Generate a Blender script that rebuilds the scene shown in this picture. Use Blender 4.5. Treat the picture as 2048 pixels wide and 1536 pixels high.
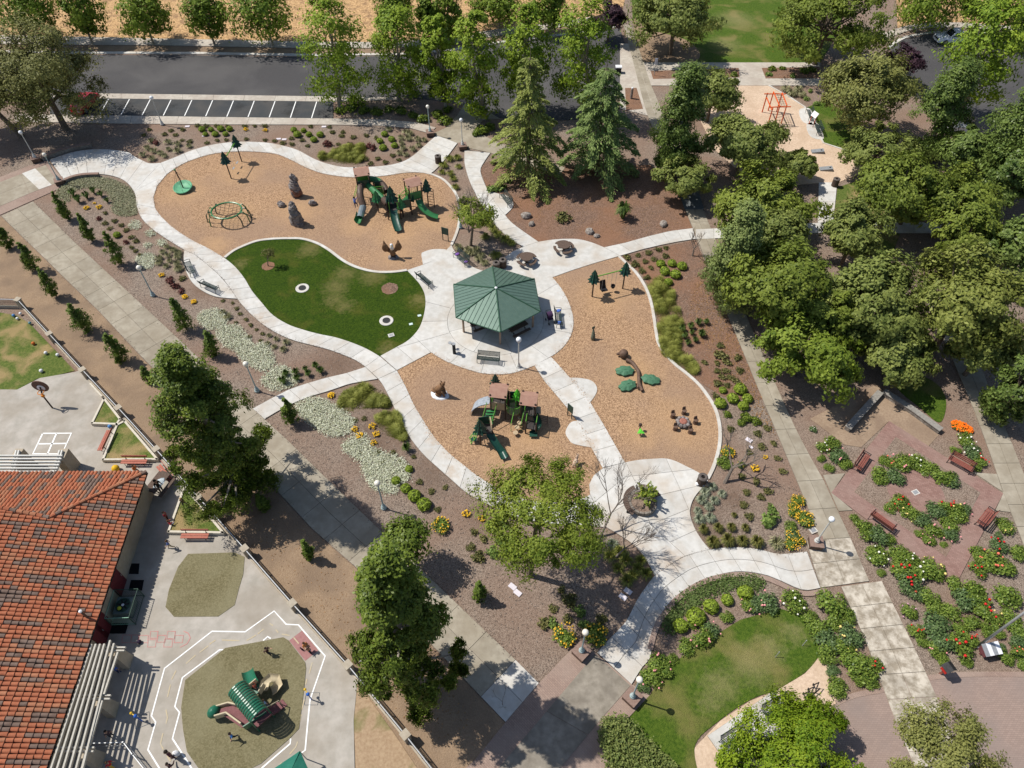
import bpy, bmesh, math, random
import numpy as np
from mathutils import Vector, Matrix
from mathutils.geometry import delaunay_2d_cdt
R = math.radians
sc = bpy.context.scene
for o in list(bpy.data.objects): bpy.data.objects.remove(o)
COL = sc.collection

# ------------------------------------------------------------------ camera, sky, sun
CAM_H, PITCH, FPX = 45.0, R(50), 1430.0        # drone height, tilt below the horizon, focal length (2048 px wide frame)
cam = bpy.data.cameras.new('camera'); cam.sensor_width = 36; cam.lens = 36 * FPX / 2048; cam.clip_end = 3000
camo = bpy.data.objects.new('camera', cam); COL.objects.link(camo)
camo.location = (0, 0, CAM_H); camo.rotation_euler = (R(90) - PITCH, 0, 0)
sc.camera = camo
SUN_EL, SUN_AZ = R(56), R(162)                 # sun stands over the far left; shadows run right and a little towards the camera
sv = Vector((math.cos(SUN_EL) * math.cos(SUN_AZ), math.cos(SUN_EL) * math.sin(SUN_AZ), math.sin(SUN_EL)))
w = bpy.data.worlds.new('World'); sc.world = w; w.use_nodes = True
nt = w.node_tree; bg = nt.nodes['Background']; sky = nt.nodes.new('ShaderNodeTexSky')
sky.sky_type = 'NISHITA'; sky.sun_disc = False; sky.sun_elevation = SUN_EL; sky.sun_rotation = R(90) - SUN_AZ
nt.links.new(sky.outputs[0], bg.inputs[0]); bg.inputs[1].default_value = 0.095
sl = bpy.data.lights.new('sun', 'SUN'); sl.energy = 4.7; sl.angle = R(0.5); sl.color = (1, .955, .88)
so = bpy.data.objects.new('sun', sl); COL.objects.link(so); so.rotation_euler = sv.to_track_quat('Z', 'Y').to_euler()
so.location = sv * 200
sc.view_settings.view_transform = 'Standard'; sc.view_settings.look = 'None'; sc.view_settings.gamma = 1
sc.view_settings.exposure = 0.08
sc.cycles.max_bounces = 5; sc.cycles.transparent_max_bounces = 4

# ------------------------------------------------------------------ surveying: a point of the photograph -> metres on level z
CS, SN = math.cos(PITCH), math.sin(PITCH)
def G(u, v, z=0.0):
    dx = (u - 1024) / FPX; dy = (768 - v) / FPX
    rz = -SN + dy * CS; t = (z - CAM_H) / rz
    return (dx * t, (CS + dy * SN) * t)
def V3(p, z=0.0):
    x, y = G(p[0], p[1], z); return Vector((x, y, z))
def px_per_m(u, v, z=0):
    x, y = G(u, v, z); return FPX / ((y * CS + (CAM_H - z) * SN))
def proj(x, y, z):
    d = y * CS - (z - CAM_H) * SN
    return 1024 + FPX * x / d, 768 - FPX * (y * SN + (z - CAM_H) * CS) / d
def rise(b, t):                                 # height of a plumb thing from its foot and its head
    x, y = G(*b); lo, hi = 0.0, 30.0
    for _ in range(40):
        m = (lo + hi) / 2
        if proj(x, y, m)[1] > t[1]: lo = m
        else: hi = m
    return lo
def smooth(pts, n=6, closed=False):             # Catmull-Rom through the points
    P = [np.array(p, float) for p in pts]; out = []; m = len(P)
    for i in range(m if closed else m - 1):
        a, b, c, d = (P[(i + k) % m] if closed else P[min(max(i + k, 0), m - 1)] for k in (-1, 0, 1, 2))
        for j in range(n):
            t = j / n
            out.append(.5 * (2 * b + (c - a) * t + (2 * a - 5 * b + 4 * c - d) * t * t + (3 * b - a - 3 * c + d) * t ** 3))
    if not closed: out.append(P[-1])
    return [tuple(float(x) for x in q) for q in out]
def W(pts, z=0): return [G(p[0], p[1], z) for p in pts]

# ------------------------------------------------------------------ materials
MATS = {}
def M(name, c1, c2=None, s=6.0, c3=None, s3=.25, rough=.85, bump=0, bs=None, metal=0, var=0, lo=.35, hi=.65, det=6, w3=.6, spec=.15, cell=False, spread=(.4, .65)):
    """two colours mixed by fine noise (or chips), a third by broad noise, optional relief and object-to-object variation"""
    if name in MATS: return MATS[name]
    m = bpy.data.materials.new(name); m.use_nodes = True; n = m.node_tree.nodes; L = m.node_tree.links
    b = n['Principled BSDF']; b.inputs['Roughness'].default_value = rough; b.inputs['Metallic'].default_value = metal
    b.inputs['Specular IOR Level'].default_value = spec
    b.inputs['Base Color'].default_value = (*c1, 1)
    pos = n.new('ShaderNodeNewGeometry').outputs['Position']
    col = None
    if c2:
        if cell:
            t = n.new('ShaderNodeTexVoronoi'); t.inputs['Scale'].default_value = s; sep = n.new('ShaderNodeSeparateColor')
            L.new(t.outputs['Color'], sep.inputs[0]); fac = sep.outputs[0]
        else:
            t = n.new('ShaderNodeTexNoise'); t.inputs['Scale'].default_value = s; t.inputs['Detail'].default_value = det
            t.inputs['Roughness'].default_value = .65; fac = t.outputs[0]
        L.new(pos, t.inputs['Vector'])
        r = n.new('ShaderNodeValToRGB'); r.color_ramp.elements[0].position = lo; r.color_ramp.elements[1].position = hi
        r.color_ramp.elements[0].color = (*c1, 1); r.color_ramp.elements[1].color = (*c2, 1)
        L.new(fac, r.inputs[0]); col = r.outputs[0]
    if c3:
        t = n.new('ShaderNodeTexNoise'); t.inputs['Scale'].default_value = s3; t.inputs['Detail'].default_value = 5
        t.inputs['Distortion'].default_value = .4
        L.new(pos, t.inputs['Vector'])
        mr = n.new('ShaderNodeMapRange'); mr.inputs[1].default_value = spread[0]; mr.inputs[2].default_value = spread[1]; mr.inputs[4].default_value = w3
        L.new(t.outputs[0], mr.inputs[0])
        mx = n.new('ShaderNodeMix'); mx.data_type = 'RGBA'; L.new(mr.outputs[0], mx.inputs[0])
        if col: L.new(col, mx.inputs[6])
        else: mx.inputs[6].default_value = (*c1, 1)
        mx.inputs[7].default_value = (*c3, 1); col = mx.outputs[2]
    if var:
        oi = n.new('ShaderNodeObjectInfo'); mr = n.new('ShaderNodeMapRange'); mr.inputs[3].default_value = 1 - var; mr.inputs[4].default_value = 1 + var
        L.new(oi.outputs['Random'], mr.inputs[0])
        mx = n.new('ShaderNodeMix'); mx.data_type = 'RGBA'; mx.blend_type = 'MULTIPLY'; mx.inputs[0].default_value = 1
        if col: L.new(col, mx.inputs[6])
        else: mx.inputs[6].default_value = (*c1, 1)
        L.new(mr.outputs[0], mx.inputs[7]); col = mx.outputs[2]
    if col: L.new(col, b.inputs['Base Color'])
    if bump:
        t = n.new('ShaderNodeTexNoise'); t.inputs['Scale'].default_value = bs or s; t.inputs['Detail'].default_value = 4
        L.new(pos, t.inputs['Vector']); bp = n.new('ShaderNodeBump'); bp.inputs['Strength'].default_value = bump; bp.inputs['Distance'].default_value = .1
        L.new(t.outputs[0], bp.inputs['Height']); L.new(bp.outputs[0], b.inputs['Normal'])
    MATS[name] = m; return m
def wear(m, spots, col, sharp=.55, scale=1.3):
    """worn patches with a place and ragged outline of their own: (x, y, radius)"""
    n = m.node_tree.nodes; L = m.node_tree.links; b = n['Principled BSDF']; src = b.inputs['Base Color'].links[0].from_socket; pos = n.new('ShaderNodeNewGeometry').outputs['Position']
    no = n.new('ShaderNodeTexNoise'); no.inputs['Scale'].default_value = scale; no.inputs['Detail'].default_value = 6; L.new(pos, no.inputs[0])
    sv_ = n.new('ShaderNodeVectorMath'); sv_.operation = 'SCALE'; sv_.inputs[3].default_value = 2.2; sb_ = n.new('ShaderNodeVectorMath'); sb_.operation = 'SUBTRACT'; sb_.inputs[1].default_value = (.5, .5, .5)
    L.new(no.outputs['Color'], sb_.inputs[0]); L.new(sb_.outputs[0], sv_.inputs[0]); ad = n.new('ShaderNodeVectorMath'); L.new(pos, ad.inputs[0]); L.new(sv_.outputs[0], ad.inputs[1]); acc = None
    for x, y, r in spots:
        d = n.new('ShaderNodeVectorMath'); d.operation = 'DISTANCE'; L.new(ad.outputs[0], d.inputs[0]); d.inputs[1].default_value = (x, y, 0)
        mr = n.new('ShaderNodeMapRange'); mr.inputs[1].default_value = r * 1.25; mr.inputs[2].default_value = r * .2; L.new(d.outputs['Value'], mr.inputs[0])
        if acc is None: acc = mr.outputs[0]
        else: mx = n.new('ShaderNodeMath'); mx.operation = 'MAXIMUM'; L.new(acc, mx.inputs[0]); L.new(mr.outputs[0], mx.inputs[1]); acc = mx.outputs[0]
    fm = n.new('ShaderNodeMath'); fm.operation = 'MULTIPLY'; fm.inputs[1].default_value = sharp; L.new(acc, fm.inputs[0])
    mx = n.new('ShaderNodeMix'); mx.data_type = 'RGBA'; L.new(fm.outputs[0], mx.inputs[0]); L.new(src, mx.inputs[6]); mx.inputs[7].default_value = (*col, 1); L.new(mx.outputs[2], b.inputs['Base Color'])
def leafmat(name, dark, light, tr=.25, rough=.55, warm=None):
    """foliage: colour follows each leaf's own tint, some light passes through"""
    if name in MATS: return MATS[name]
    m = bpy.data.materials.new(name); m.use_nodes = True; n = m.node_tree.nodes; L = m.node_tree.links
    b = n['Principled BSDF']; b.inputs['Roughness'].default_value = rough; b.inputs['Specular IOR Level'].default_value = .18
    a = n.new('ShaderNodeAttribute'); a.attribute_name = 'tint'
    r = n.new('ShaderNodeValToRGB'); e = r.color_ramp.elements
    e[0].position = 0; e[0].color = (*dark, 1); e[1].position = .85; e[1].color = (*light, 1)
    if warm: k = e.new(1.0); k.color = (*warm, 1)
    L.new(a.outputs['Fac'], r.inputs[0]); L.new(r.outputs[0], b.inputs['Base Color'])
    t = n.new('ShaderNodeBsdfTranslucent'); L.new(r.outputs[0], t.inputs[0])
    mx = n.new('ShaderNodeMixShader'); mx.inputs[0].default_value = tr
    L.new(b.outputs[0], mx.inputs[1]); L.new(t.outputs[0], mx.inputs[2]); L.new(mx.outputs[0], n['Material Output'].inputs[0])
    MATS[name] = m; return m
def brickmat(name, c1, c2, mortar, bw=.2, bh=.1, rot=0, c3=None):
    if name in MATS: return MATS[name]
    m = M(name, c1, c2, rough=.9); n = m.node_tree.nodes; L = m.node_tree.links; b = n['Principled BSDF']
    pos = n.new('ShaderNodeNewGeometry').outputs['Position']
    mp = n.new('ShaderNodeMapping'); mp.inputs['Rotation'].default_value = (0, 0, rot); L.new(pos, mp.inputs[0])
    t = n.new('ShaderNodeTexBrick'); t.inputs['Scale'].default_value = 1; t.inputs['Brick Width'].default_value = bw; t.inputs['Row Height'].default_value = bh
    t.inputs['Mortar Size'].default_value = .008; t.inputs['Color1'].default_value = (*c1, 1); t.inputs['Color2'].default_value = (*c2, 1); t.inputs['Mortar'].default_value = (*mortar, 1)
    L.new(mp.outputs[0], t.inputs[0])
    no = n.new('ShaderNodeTexNoise'); no.inputs['Scale'].default_value = .35; no.inputs['Detail'].default_value = 7; L.new(pos, no.inputs[0])
    mr = n.new('ShaderNodeMapRange'); mr.inputs[1].default_value = .42; mr.inputs[2].default_value = .68; mr.inputs[4].default_value = .7; L.new(no.outputs[0], mr.inputs[0])
    mx = n.new('ShaderNodeMix'); mx.data_type = 'RGBA'; L.new(mr.outputs[0], mx.inputs[0]); L.new(t.outputs[0], mx.inputs[6]); mx.inputs[7].default_value = (*(c3 or mortar), 1)
    L.new(mx.outputs[2], b.inputs['Base Color'])
    return m

# ------------------------------------------------------------------ objects
def prop(o, label=None, cat=None, group=None, kind=None):
    if label: o['label'] = label
    if cat: o['category'] = cat
    if group: o['group'] = group
    if kind: o['kind'] = kind
    return o
def link(name, me, parent=None, loc=None, rot=None, scale=None):
    o = bpy.data.objects.new(name, me); COL.objects.link(o)
    if parent: o.parent = parent
    if loc is not None: o.location = loc
    if rot is not None: o.rotation_euler = rot if hasattr(rot, '__len__') else (0, 0, rot)
    if scale is not None: o.scale = (scale,) * 3 if not hasattr(scale, '__len__') else scale
    return o
def thing(name, label, cat, loc=(0, 0, 0), rot=0, group=None, scale=None):
    return prop(link(name, None, None, loc, rot, scale), label, cat, group)
def copy_tree(o, parent=None):
    c = o.copy(); COL.objects.link(c); c.parent = parent
    for ch in o.children: copy_tree(ch, c)
    return c
def place(proto, first, loc, rot=0, label=None, scale=None, group=None):
    """the prototype itself the first time, a copy with its parts afterwards"""
    o = proto if first else copy_tree(proto)
    o.location = loc; o.rotation_euler = (0, 0, rot)
    if scale: o.scale = (scale,) * 3
    if label: o['label'] = label
    if group: o['group'] = group
    return o
class B:                                         # collects faces, becomes one mesh
    def __init__(s): s.v = []; s.f = []; s.m = []; s.T = Matrix()
    def add(s, vs, fs, mi=0):
        k = len(s.v); s.v += [tuple(s.T @ Vector(p)) for p in vs]; s.f += [tuple(i + k for i in q) for q in fs]; s.m += [mi] * len(fs); return s
    def box(s, x0, y0, z0, x1, y1, z1, mi=0):
        return s.add([(x0, y0, z0), (x1, y0, z0), (x1, y1, z0), (x0, y1, z0), (x0, y0, z1), (x1, y0, z1), (x1, y1, z1), (x0, y1, z1)],
                     [(3, 2, 1, 0), (4, 5, 6, 7), (0, 1, 5, 4), (1, 2, 6, 5), (2, 3, 7, 6), (3, 0, 4, 7)], mi)
    def cb(s, c, d, mi=0):                       # box by centre and size
        return s.box(c[0] - d[0] / 2, c[1] - d[1] / 2, c[2] - d[2] / 2, c[0] + d[0] / 2, c[1] + d[1] / 2, c[2] + d[2] / 2, mi)
    def tube(s, pts, r, n=6, mi=0, cap=True):    # round bar through points, r number or list
        P = [Vector(p) for p in pts]; rr = r if hasattr(r, '__len__') else [r] * len(P); vs = []; fs = []
        up = Vector((0, 0, 1))
        for i, p in enumerate(P):
            d = (P[min(i + 1, len(P) - 1)] - P[max(i - 1, 0)]).normalized()
            a = d.cross(up if abs(d.z) < .95 else Vector((1, 0, 0))).normalized(); b = d.cross(a)
            vs += [p + (a * math.cos(t) + b * math.sin(t)) * rr[i] for t in (2 * math.pi * k / n for k in range(n))]
        for i in range(len(P) - 1):
            fs += [(i * n + k, i * n + (k + 1) % n, (i + 1) * n + (k + 1) % n, (i + 1) * n + k) for k in range(n)]
        if cap: fs += [tuple(range(n))[::-1], tuple(range((len(P) - 1) * n, len(P) * n))]
        return s.add(vs, fs, mi)
    def lathe(s, prof, n=12, c=(0, 0, 0), mi=0):
        vs = []; fs = []
        for r, z in prof: vs += [(c[0] + r * math.cos(2 * math.pi * k / n), c[1] + r * math.sin(2 * math.pi * k / n), c[2] + z) for k in range(n)]
        for i in range(len(prof) - 1): fs += [(i * n + k, i * n + (k + 1) % n, (i + 1) * n + (k + 1) % n, (i + 1) * n + k) for k in range(n)]
        fs += [tuple(range(n))[::-1], tuple(range((len(prof) - 1) * n, len(prof) * n))]
        return s.add(vs, fs, mi)
    def ball(s, c, r, n=8, m=6, mi=0, sc=(1, 1, 1), bumpy=0, seed=0):
        rg = random.Random(seed); vs = []; fs = []
        for i in range(m + 1):
            a = math.pi * i / m
            for k in range(n):
                b = 2 * math.pi * k / n; q = r * (1 + bumpy * (rg.random() - .5) * 2)
                vs.append((c[0] + q * sc[0] * math.sin(a) * math.cos(b), c[1] + q * sc[1] * math.sin(a) * math.sin(b), c[2] + q * sc[2] * math.cos(a)))
        for i in range(m): fs += [(i * n + k, (i + 1) * n + k, (i + 1) * n + (k + 1) % n, i * n + (k + 1) % n) for k in range(n)]
        return s.add(vs, fs, mi)
    def prism(s, poly, z0, z1, mi=0):            # convex-ish outline in xy
        n = len(poly); vs = [(x, y, z0) for x, y in poly] + [(x, y, z1) for x, y in poly]
        return s.add(vs, [tuple(range(n))[::-1], tuple(range(n, 2 * n))] + [(k, (k + 1) % n, n + (k + 1) % n, n + k) for k in range(n)], mi)
    def slabq(s, q, th, mi=0):                   # quad in space given thickness along its normal
        a, b, c, d = (Vector(p) for p in q); nn = (b - a).cross(d - a).normalized() * th
        return s.add([a, b, c, d, a + nn, b + nn, c + nn, d + nn], [(3, 2, 1, 0), (4, 5, 6, 7), (0, 1, 5, 4), (1, 2, 6, 5), (2, 3, 7, 6), (3, 0, 4, 7)], mi)
    def mesh(s, name, mats, shade=False):
        me = bpy.data.meshes.new(name); me.from_pydata(s.v, [], s.f)
        for m in (mats if isinstance(mats, (list, tuple)) else [mats]): me.materials.append(m)
        if len(me.materials) > 1: me.polygons.foreach_set('material_index', s.m)
        if shade: me.polygons.foreach_set('use_smooth', [True] * len(me.polygons))
        me.update(); return me
    def obj(s, name, mats, parent=None, loc=None, rot=None, shade=False):
        return link(name, s.mesh(name, mats, shade), parent, loc, rot)
def area2(p): return sum(p[i][0] * p[(i + 1) % len(p)][1] - p[(i + 1) % len(p)][0] * p[i][1] for i in range(len(p)))
def poly_mesh(name, poly, z, m, depth=.12, base=None):
    """flat sheet of any outline (metres) with a skirt"""
    if area2(poly) < 0: poly = poly[::-1]
    n = len(poly); vo, _, fo, _, _, _ = delaunay_2d_cdt([Vector(p) for p in poly], [(i, (i + 1) % n) for i in range(n)], [list(range(n))], 1, 1e-5)
    vs = [(p.x, p.y, z) for p in vo]; fs = [tuple(f) for f in fo]
    k = len(vs); vs += [(x, y, z) for x, y in poly] + [(x, y, z - depth) for x, y in poly]
    fs += [(k + i, k + n + i, k + n + (i + 1) % n, k + (i + 1) % n) for i in range(n)]
    me = bpy.data.meshes.new(name); me.from_pydata(vs, [], fs); me.materials.append(m); me.update()
    return me
def sheet(name, px, z, m, parent=None, kind='structure', depth=.12, label=None, cat=None):
    return prop(link(name, poly_mesh(name, W(px), z, m, depth), parent), label, cat, None, kind)
def inset(poly, g):
    """shrink an outline by g"""
    if area2(poly) < 0: poly = poly[::-1]
    n = len(poly); out = []
    for i in range(n):
        a, b, c = (np.array(poly[(i + k) % n]) for k in (-1, 0, 1))
        d1 = b - a; d2 = c - b; l1 = np.hypot(*d1); l2 = np.hypot(*d2)
        if l1 < 1e-6 or l2 < 1e-6: continue
        n1 = np.array([-d1[1], d1[0]]) / l1; n2 = np.array([-d2[1], d2[0]]) / l2
        k = 1 + n1 @ n2
        out.append(tuple(b + (n1 + n2) * g / max(k, .5)))
    return out
GAP = .014
def slab(poly, z, m, parent, th=.1, name='slab', gap=GAP):
    q = inset(poly, gap)
    if len(q) < 3: return
    return link(name, poly_mesh(name, q, z, m, th), parent)
def resample(pts, ts):
    P = np.array(pts); d = np.r_[0, np.cumsum(np.hypot(*np.diff(P, axis=0).T))]; d /= d[-1]
    return [(float(np.interp(t, d, P[:, 0])), float(np.interp(t, d, P[:, 1]))) for t in ts]
def strip_slabs(L_, R_, n, z, m, parent, cols=1, sub=3, name='slab', jit=0):
    """paving between two edge lines (metres), cut across n times and into cols lanes"""
    for i in range(n):
        ts = [(i + j / sub) / n for j in range(sub + 1)]; a = resample(L_, ts); b = resample(R_, ts)
        for c in range(cols):
            f0, f1 = c / cols, (c + 1) / cols
            e0 = [tuple(np.array(p) * (1 - f0) + np.array(q) * f0) for p, q in zip(a, b)]
            e1 = [tuple(np.array(p) * (1 - f1) + np.array(q) * f1) for p, q in zip(a, b)]
            slab(e0 + e1[::-1], z, m, parent, name=name)
def region_slabs(px, joints, z, m, parent, name='slab'):
    """paving of any outline cut by joint lines: each piece between joints is a slab"""
    P = [Vector(p) for p in W(px)]; n = len(P); E_ = [(i, (i + 1) % n) for i in range(n)]
    inside = [tuple(p) for p in P]
    for j in joints:
        k = len(P); q = W(j); P += [Vector(p) for p in q]; E_ += [(k + i, k + i + 1) for i in range(len(q) - 1)]
    vo, eo, fo, _, eorig, _ = delaunay_2d_cdt(P, E_, [], 0, 1e-4)
    cons = {tuple(sorted(e)) for e, og in zip(eo, eorig) if og}
    poly = np.array(inside)
    def inp(x, y):
        a = poly; b = np.roll(poly, -1, 0); c = (a[:, 1] > y) != (b[:, 1] > y)
        with np.errstate(divide='ignore', invalid='ignore'): xx = (b[:, 0] - a[:, 0]) * (y - a[:, 1]) / (b[:, 1] - a[:, 1]) + a[:, 0]
        return (c & (x < xx)).sum() % 2 == 1
    tri = [f for f in fo if inp(*(sum((vo[i] for i in f), Vector((0, 0))) / len(f)))]
    em = {}
    for ti, f in enumerate(tri):
        for i in range(len(f)): em.setdefault(tuple(sorted((f[i], f[(i + 1) % len(f)]))), []).append(ti)
    seen = [0] * len(tri); out = []
    for t0 in range(len(tri)):
        if seen[t0]: continue
        st = [t0]; seen[t0] = 1; comp = []
        while st:
            t = st.pop(); comp.append(t); f = tri[t]
            for i in range(len(f)):
                e = tuple(sorted((f[i], f[(i + 1) % len(f)])))
                if e in cons: continue
                for u in em[e]:
                    if not seen[u]: seen[u] = 1; st.append(u)
        cs = set(comp); nx = {}
        for t in comp:
            f = tri[t]
            for i in range(len(f)):
                e = (f[i], f[(i + 1) % len(f)])
                if sum(1 for u in em[tuple(sorted(e))] if u in cs) == 1: nx[e[0]] = e[1]
        s0 = next(iter(nx)); loop = [s0]; c = nx[s0]
        while c != s0 and len(loop) < 2000 and c in nx: loop.append(c); c = nx[c]
        pl = [tuple(vo[i]) for i in loop]
        if len(pl) > 2 and abs(area2(pl)) > .05: out.append(slab(pl, z, m, parent, name=name))
    return out
def ribbon(L_, w, z, m, name, parent=None, h=.12, kind='structure', closed=False):
    """kerb or painted line of width w along a line (metres)"""
    P = [np.array(p) for p in L_]; a = []; b = []; n = len(P)
    for i in range(n):
        d = (P[(i + 1) % n] - P[i - 1]) if closed else (P[min(i + 1, n - 1)] - P[max(i - 1, 0)])
        d = d / max(np.hypot(*d), 1e-9); nn = np.array([-d[1], d[0]]) * w / 2; a.append(P[i] + nn); b.append(P[i] - nn)
    vs = [(*p, z) for p in a] + [(*p, z) for p in b] + [(*p, z - h) for p in a] + [(*p, z - h) for p in b]; fs = []
    for i in range(n if closed else n - 1):
        j = (i + 1) % n
        fs += [(i, n + i, n + j, j)[::-1], (i, j, 2 * n + j, 2 * n + i)[::-1], (n + i, 3 * n + i, 3 * n + j, n + j)[::-1]]
    if not closed: fs += [(0, n, 3 * n, 2 * n), (n - 1, 3 * n - 1, 4 * n - 1, 2 * n - 1)]
    me = bpy.data.meshes.new(name); me.from_pydata(vs, [], fs); me.materials.append(m); me.update()
    return prop(link(name, me, parent), kind=kind if parent is None else None)
# ------------------------------------------------------------------ surface materials
mulch = M('mulch', (.125, .094, .073), (.375, .298, .238), 18, (.25, .16, .115), .16, rough=.95, bump=.8, bs=18, cell=True, lo=.0, hi=1, w3=.75, spread=(.38, .66))
bark = M('bark_mulch', (.10, .062, .045), (.31, .20, .145), 17, (.27, .14, .08), .25, rough=.95, bump=.8, bs=18, cell=True, lo=.0, hi=1, w3=.7)
dirt = M('dry_dirt', (0.244, 0.164, 0.102), (0.344, 0.248, 0.164), 9, (0.202, 0.143, 0.098), .45, rough=.95, bump=.5, bs=16, w3=.8, lo=.3, hi=.7)
chips = M('wood_chips', (0.200, 0.115, 0.063), (0.602, 0.391, 0.234), 16, (0.337, 0.226, 0.156), .11, rough=.9, bump=.9, bs=18, cell=True, lo=.0, hi=1, w3=.65, spread=(.42, .62))
field = M('dry_grass_field', (.27, .155, .07), (.70, .46, .235), 3.4, (.20, .12, .07), .9, rough=.95, bump=1, bs=4, w3=.6, spread=(.5, .62))
asphalt = M('asphalt', (0.057, 0.055, 0.056), (0.087, 0.084, 0.086), 22, (0.110, 0.105, 0.103), .16, rough=.9, bump=.3, bs=30, w3=.75)
asphalt2 = M('parking_asphalt', (0.044, 0.048, 0.051), (0.072, 0.076, 0.079), 22, (0.100, 0.092, 0.084), .35, rough=.9, bump=.3, bs=30, w3=.6)
white_conc = M('pale_concrete', (0.499, 0.484, 0.450), (0.598, 0.584, 0.551), 2.2, (0.450, 0.383, 0.307), .5, rough=.9, var=.07, w3=.7, bump=.1, bs=25, spread=(.46, .72))
tan_conc = M('tan_concrete', (0.295, 0.258, 0.200), (0.389, 0.348, 0.275), 1.6, (0.246, 0.206, 0.151), .55, rough=.9, var=.06, w3=.6, bump=.1, bs=20)
old_conc = M('weathered_concrete', (.30, .255, .195), (.56, .505, .42), 1.9, (.20, .17, .13), .8, rough=.92, var=.05, w3=.55, bump=.1, bs=20, spread=(.48, .66), lo=.4, hi=.6)
yard_conc = M('yard_concrete', (.33, .305, .265), (.43, .395, .35), 1.2, (.27, .23, .18), .33, rough=.9, var=.04, w3=.6)
walk_conc = M('sidewalk_concrete', (.40, .36, .305), (.52, .475, .41), 2, (.36, .30, .25), .4, rough=.9, var=.05)
joint = M('joint_sand', (.16, .14, .12), (.24, .21, .18), 9)
kerbm = M('kerb_concrete', (.52, .50, .46), (.64, .62, .575), 3, (.46, .40, .33), .6, rough=.9)
lawn_m = M('lawn_grass', (0.018, 0.044, 0.002), (0.058, 0.099, 0.006), 7, (0.132, 0.119, 0.022), .42, rough=.9, bump=1, bs=22, w3=.6, spread=(.53, .76), det=8)
lawn_d = M('yard_grass', (.07, .115, .02), (.16, .19, .045), 6, (.38, .27, .13), .45, rough=.9, bump=1, bs=18, w3=.85, spread=(.47, .62), det=8)
lawn_f = M('worn_lawn', (0.043, 0.089, 0.008), (0.106, 0.162, 0.019), 6, (0.230, 0.196, 0.068), .35, rough=.9, bump=1, bs=20, w3=.75, spread=(.48, .68), det=8)
granite = M('decomposed_granite', (.50, .37, .265), (.66, .51, .38), 5, (.43, .31, .21), .4, rough=.95, bump=.2, w3=.5)
turf = M('olive_safety_turf', (.135, .118, .058), (.235, .205, .115), 14, (.26, .235, .14), .35, rough=.95, bump=.6, bs=30, cell=True, lo=0, hi=1)
brick1 = brickmat('red_brick_paving', (.235, .135, .112), (.31, .19, .16), (.165, .11, .095), .26, .13, R(32), (.30, .215, .18))
brick2 = brickmat('brown_brick_paving', (.27, .19, .155), (.33, .235, .19), (.19, .14, .115), .22, .11, R(45), (.36, .28, .23))
brickr = brickmat('round_plaza_brick', (.285, .21, .175), (.325, .24, .20), (.22, .165, .14), .22, .11, 0, (.235, .19, .17))
paintw = M('white_paint', (.78, .78, .76), (.88, .88, .86), 5, rough=.7)
painty = M('yellow_paint', (.50, .40, .24), (.46, .41, .31), 5, rough=.8)
paintp = M('pink_paint', (.52, .20, .19), (.46, .30, .27), 5, rough=.8)

# ------------------------------------------------------------------ the ground
prop(link('ground', poly_mesh('ground', [(-600, -150), (600, -150), (600, 900), (-600, 900)], 0, mulch, .5)), kind='structure')
sheet('field', [(-900, 74), (72, 73), (300, 78), (620, 86), (760, 88), (870, 82), (1000, 62), (1100, 50), (1200, 34), (1245, 20), (1262, -60), (1790, -60), (1795, 56), (1840, 48), (1925, 46), (2060, 56), (2500, 60), (2900, -300), (-1800, -300)], .02, field)
sheet('road', [(-300, 108), (142, 110), (394, 111), (620, 115), (800, 112), (900, 104), (1000, 88), (1100, 76), (1180, 66), (1240, 56), (1250, 90), (1243, 160), (1232, 200), (1200, 228), (1150, 240), (1060, 243), (1000, 236), (960, 222), (923, 210), (863, 200), (790, 195), (667, 193.5), (215, 188), (-300, 180)], .03, asphalt)
sheet('road_bend', [(1781, 94), (1809, 79), (1842, 72), (1880, 68), (1950, 68), (2100, 76), (2300, 90), (2300, 250), (1965, 236), (1885, 218), (1831, 195), (1790, 140)], .03, asphalt)
def band(name, up, lo, n, m, z=.08, cols=1, sub=3):
    """a walk with its bed and its slabs, from its two edge lines in the photograph"""
    U, L_ = W(up), W(lo)
    base = prop(link(name, poly_mesh(name, U + L_[::-1], z - .045, joint, .06)), kind='structure')
    strip_slabs(U, L_, n, z, m[0], base, cols, sub) if isinstance(m, tuple) else strip_slabs(U, L_, n, z, m, base, cols, sub)
    return base
band('far_sidewalk', [(-120, 69), (72, 72.5), (300, 77.5), (620, 84), (760, 85), (870, 80), (1000, 58), (1100, 47), (1200, 32), (1235, 20)],
     [(-120, 86), (72, 90), (300, 91), (620, 97), (760, 97), (880, 92), (1010, 70), (1105, 58), (1203, 42), (1242, 30)], 30, walk_conc)
ribbon(W([(-120, 102), (142, 106), (394, 107), (620, 111), (800, 109), (900, 101), (1000, 85), (1100, 73), (1180, 63), (1235, 53)]), .55, .1, kerbm, 'kerb_far_side')
ribbon(W(smooth([(1776, 100), (1783, 91), (1809, 76), (1842, 69), (1880, 65), (1950, 65), (2060, 71)])), .45, .1, kerbm, 'kerb_bend')
band('sidewalk_bend', smooth([(1745, 75), (1800, 56), (1840, 48), (1925, 46), (2060, 56)]), smooth([(1760, 84), (1806, 66), (1842, 58), (1925, 56), (2060, 66)]), 12, walk_conc)
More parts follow.
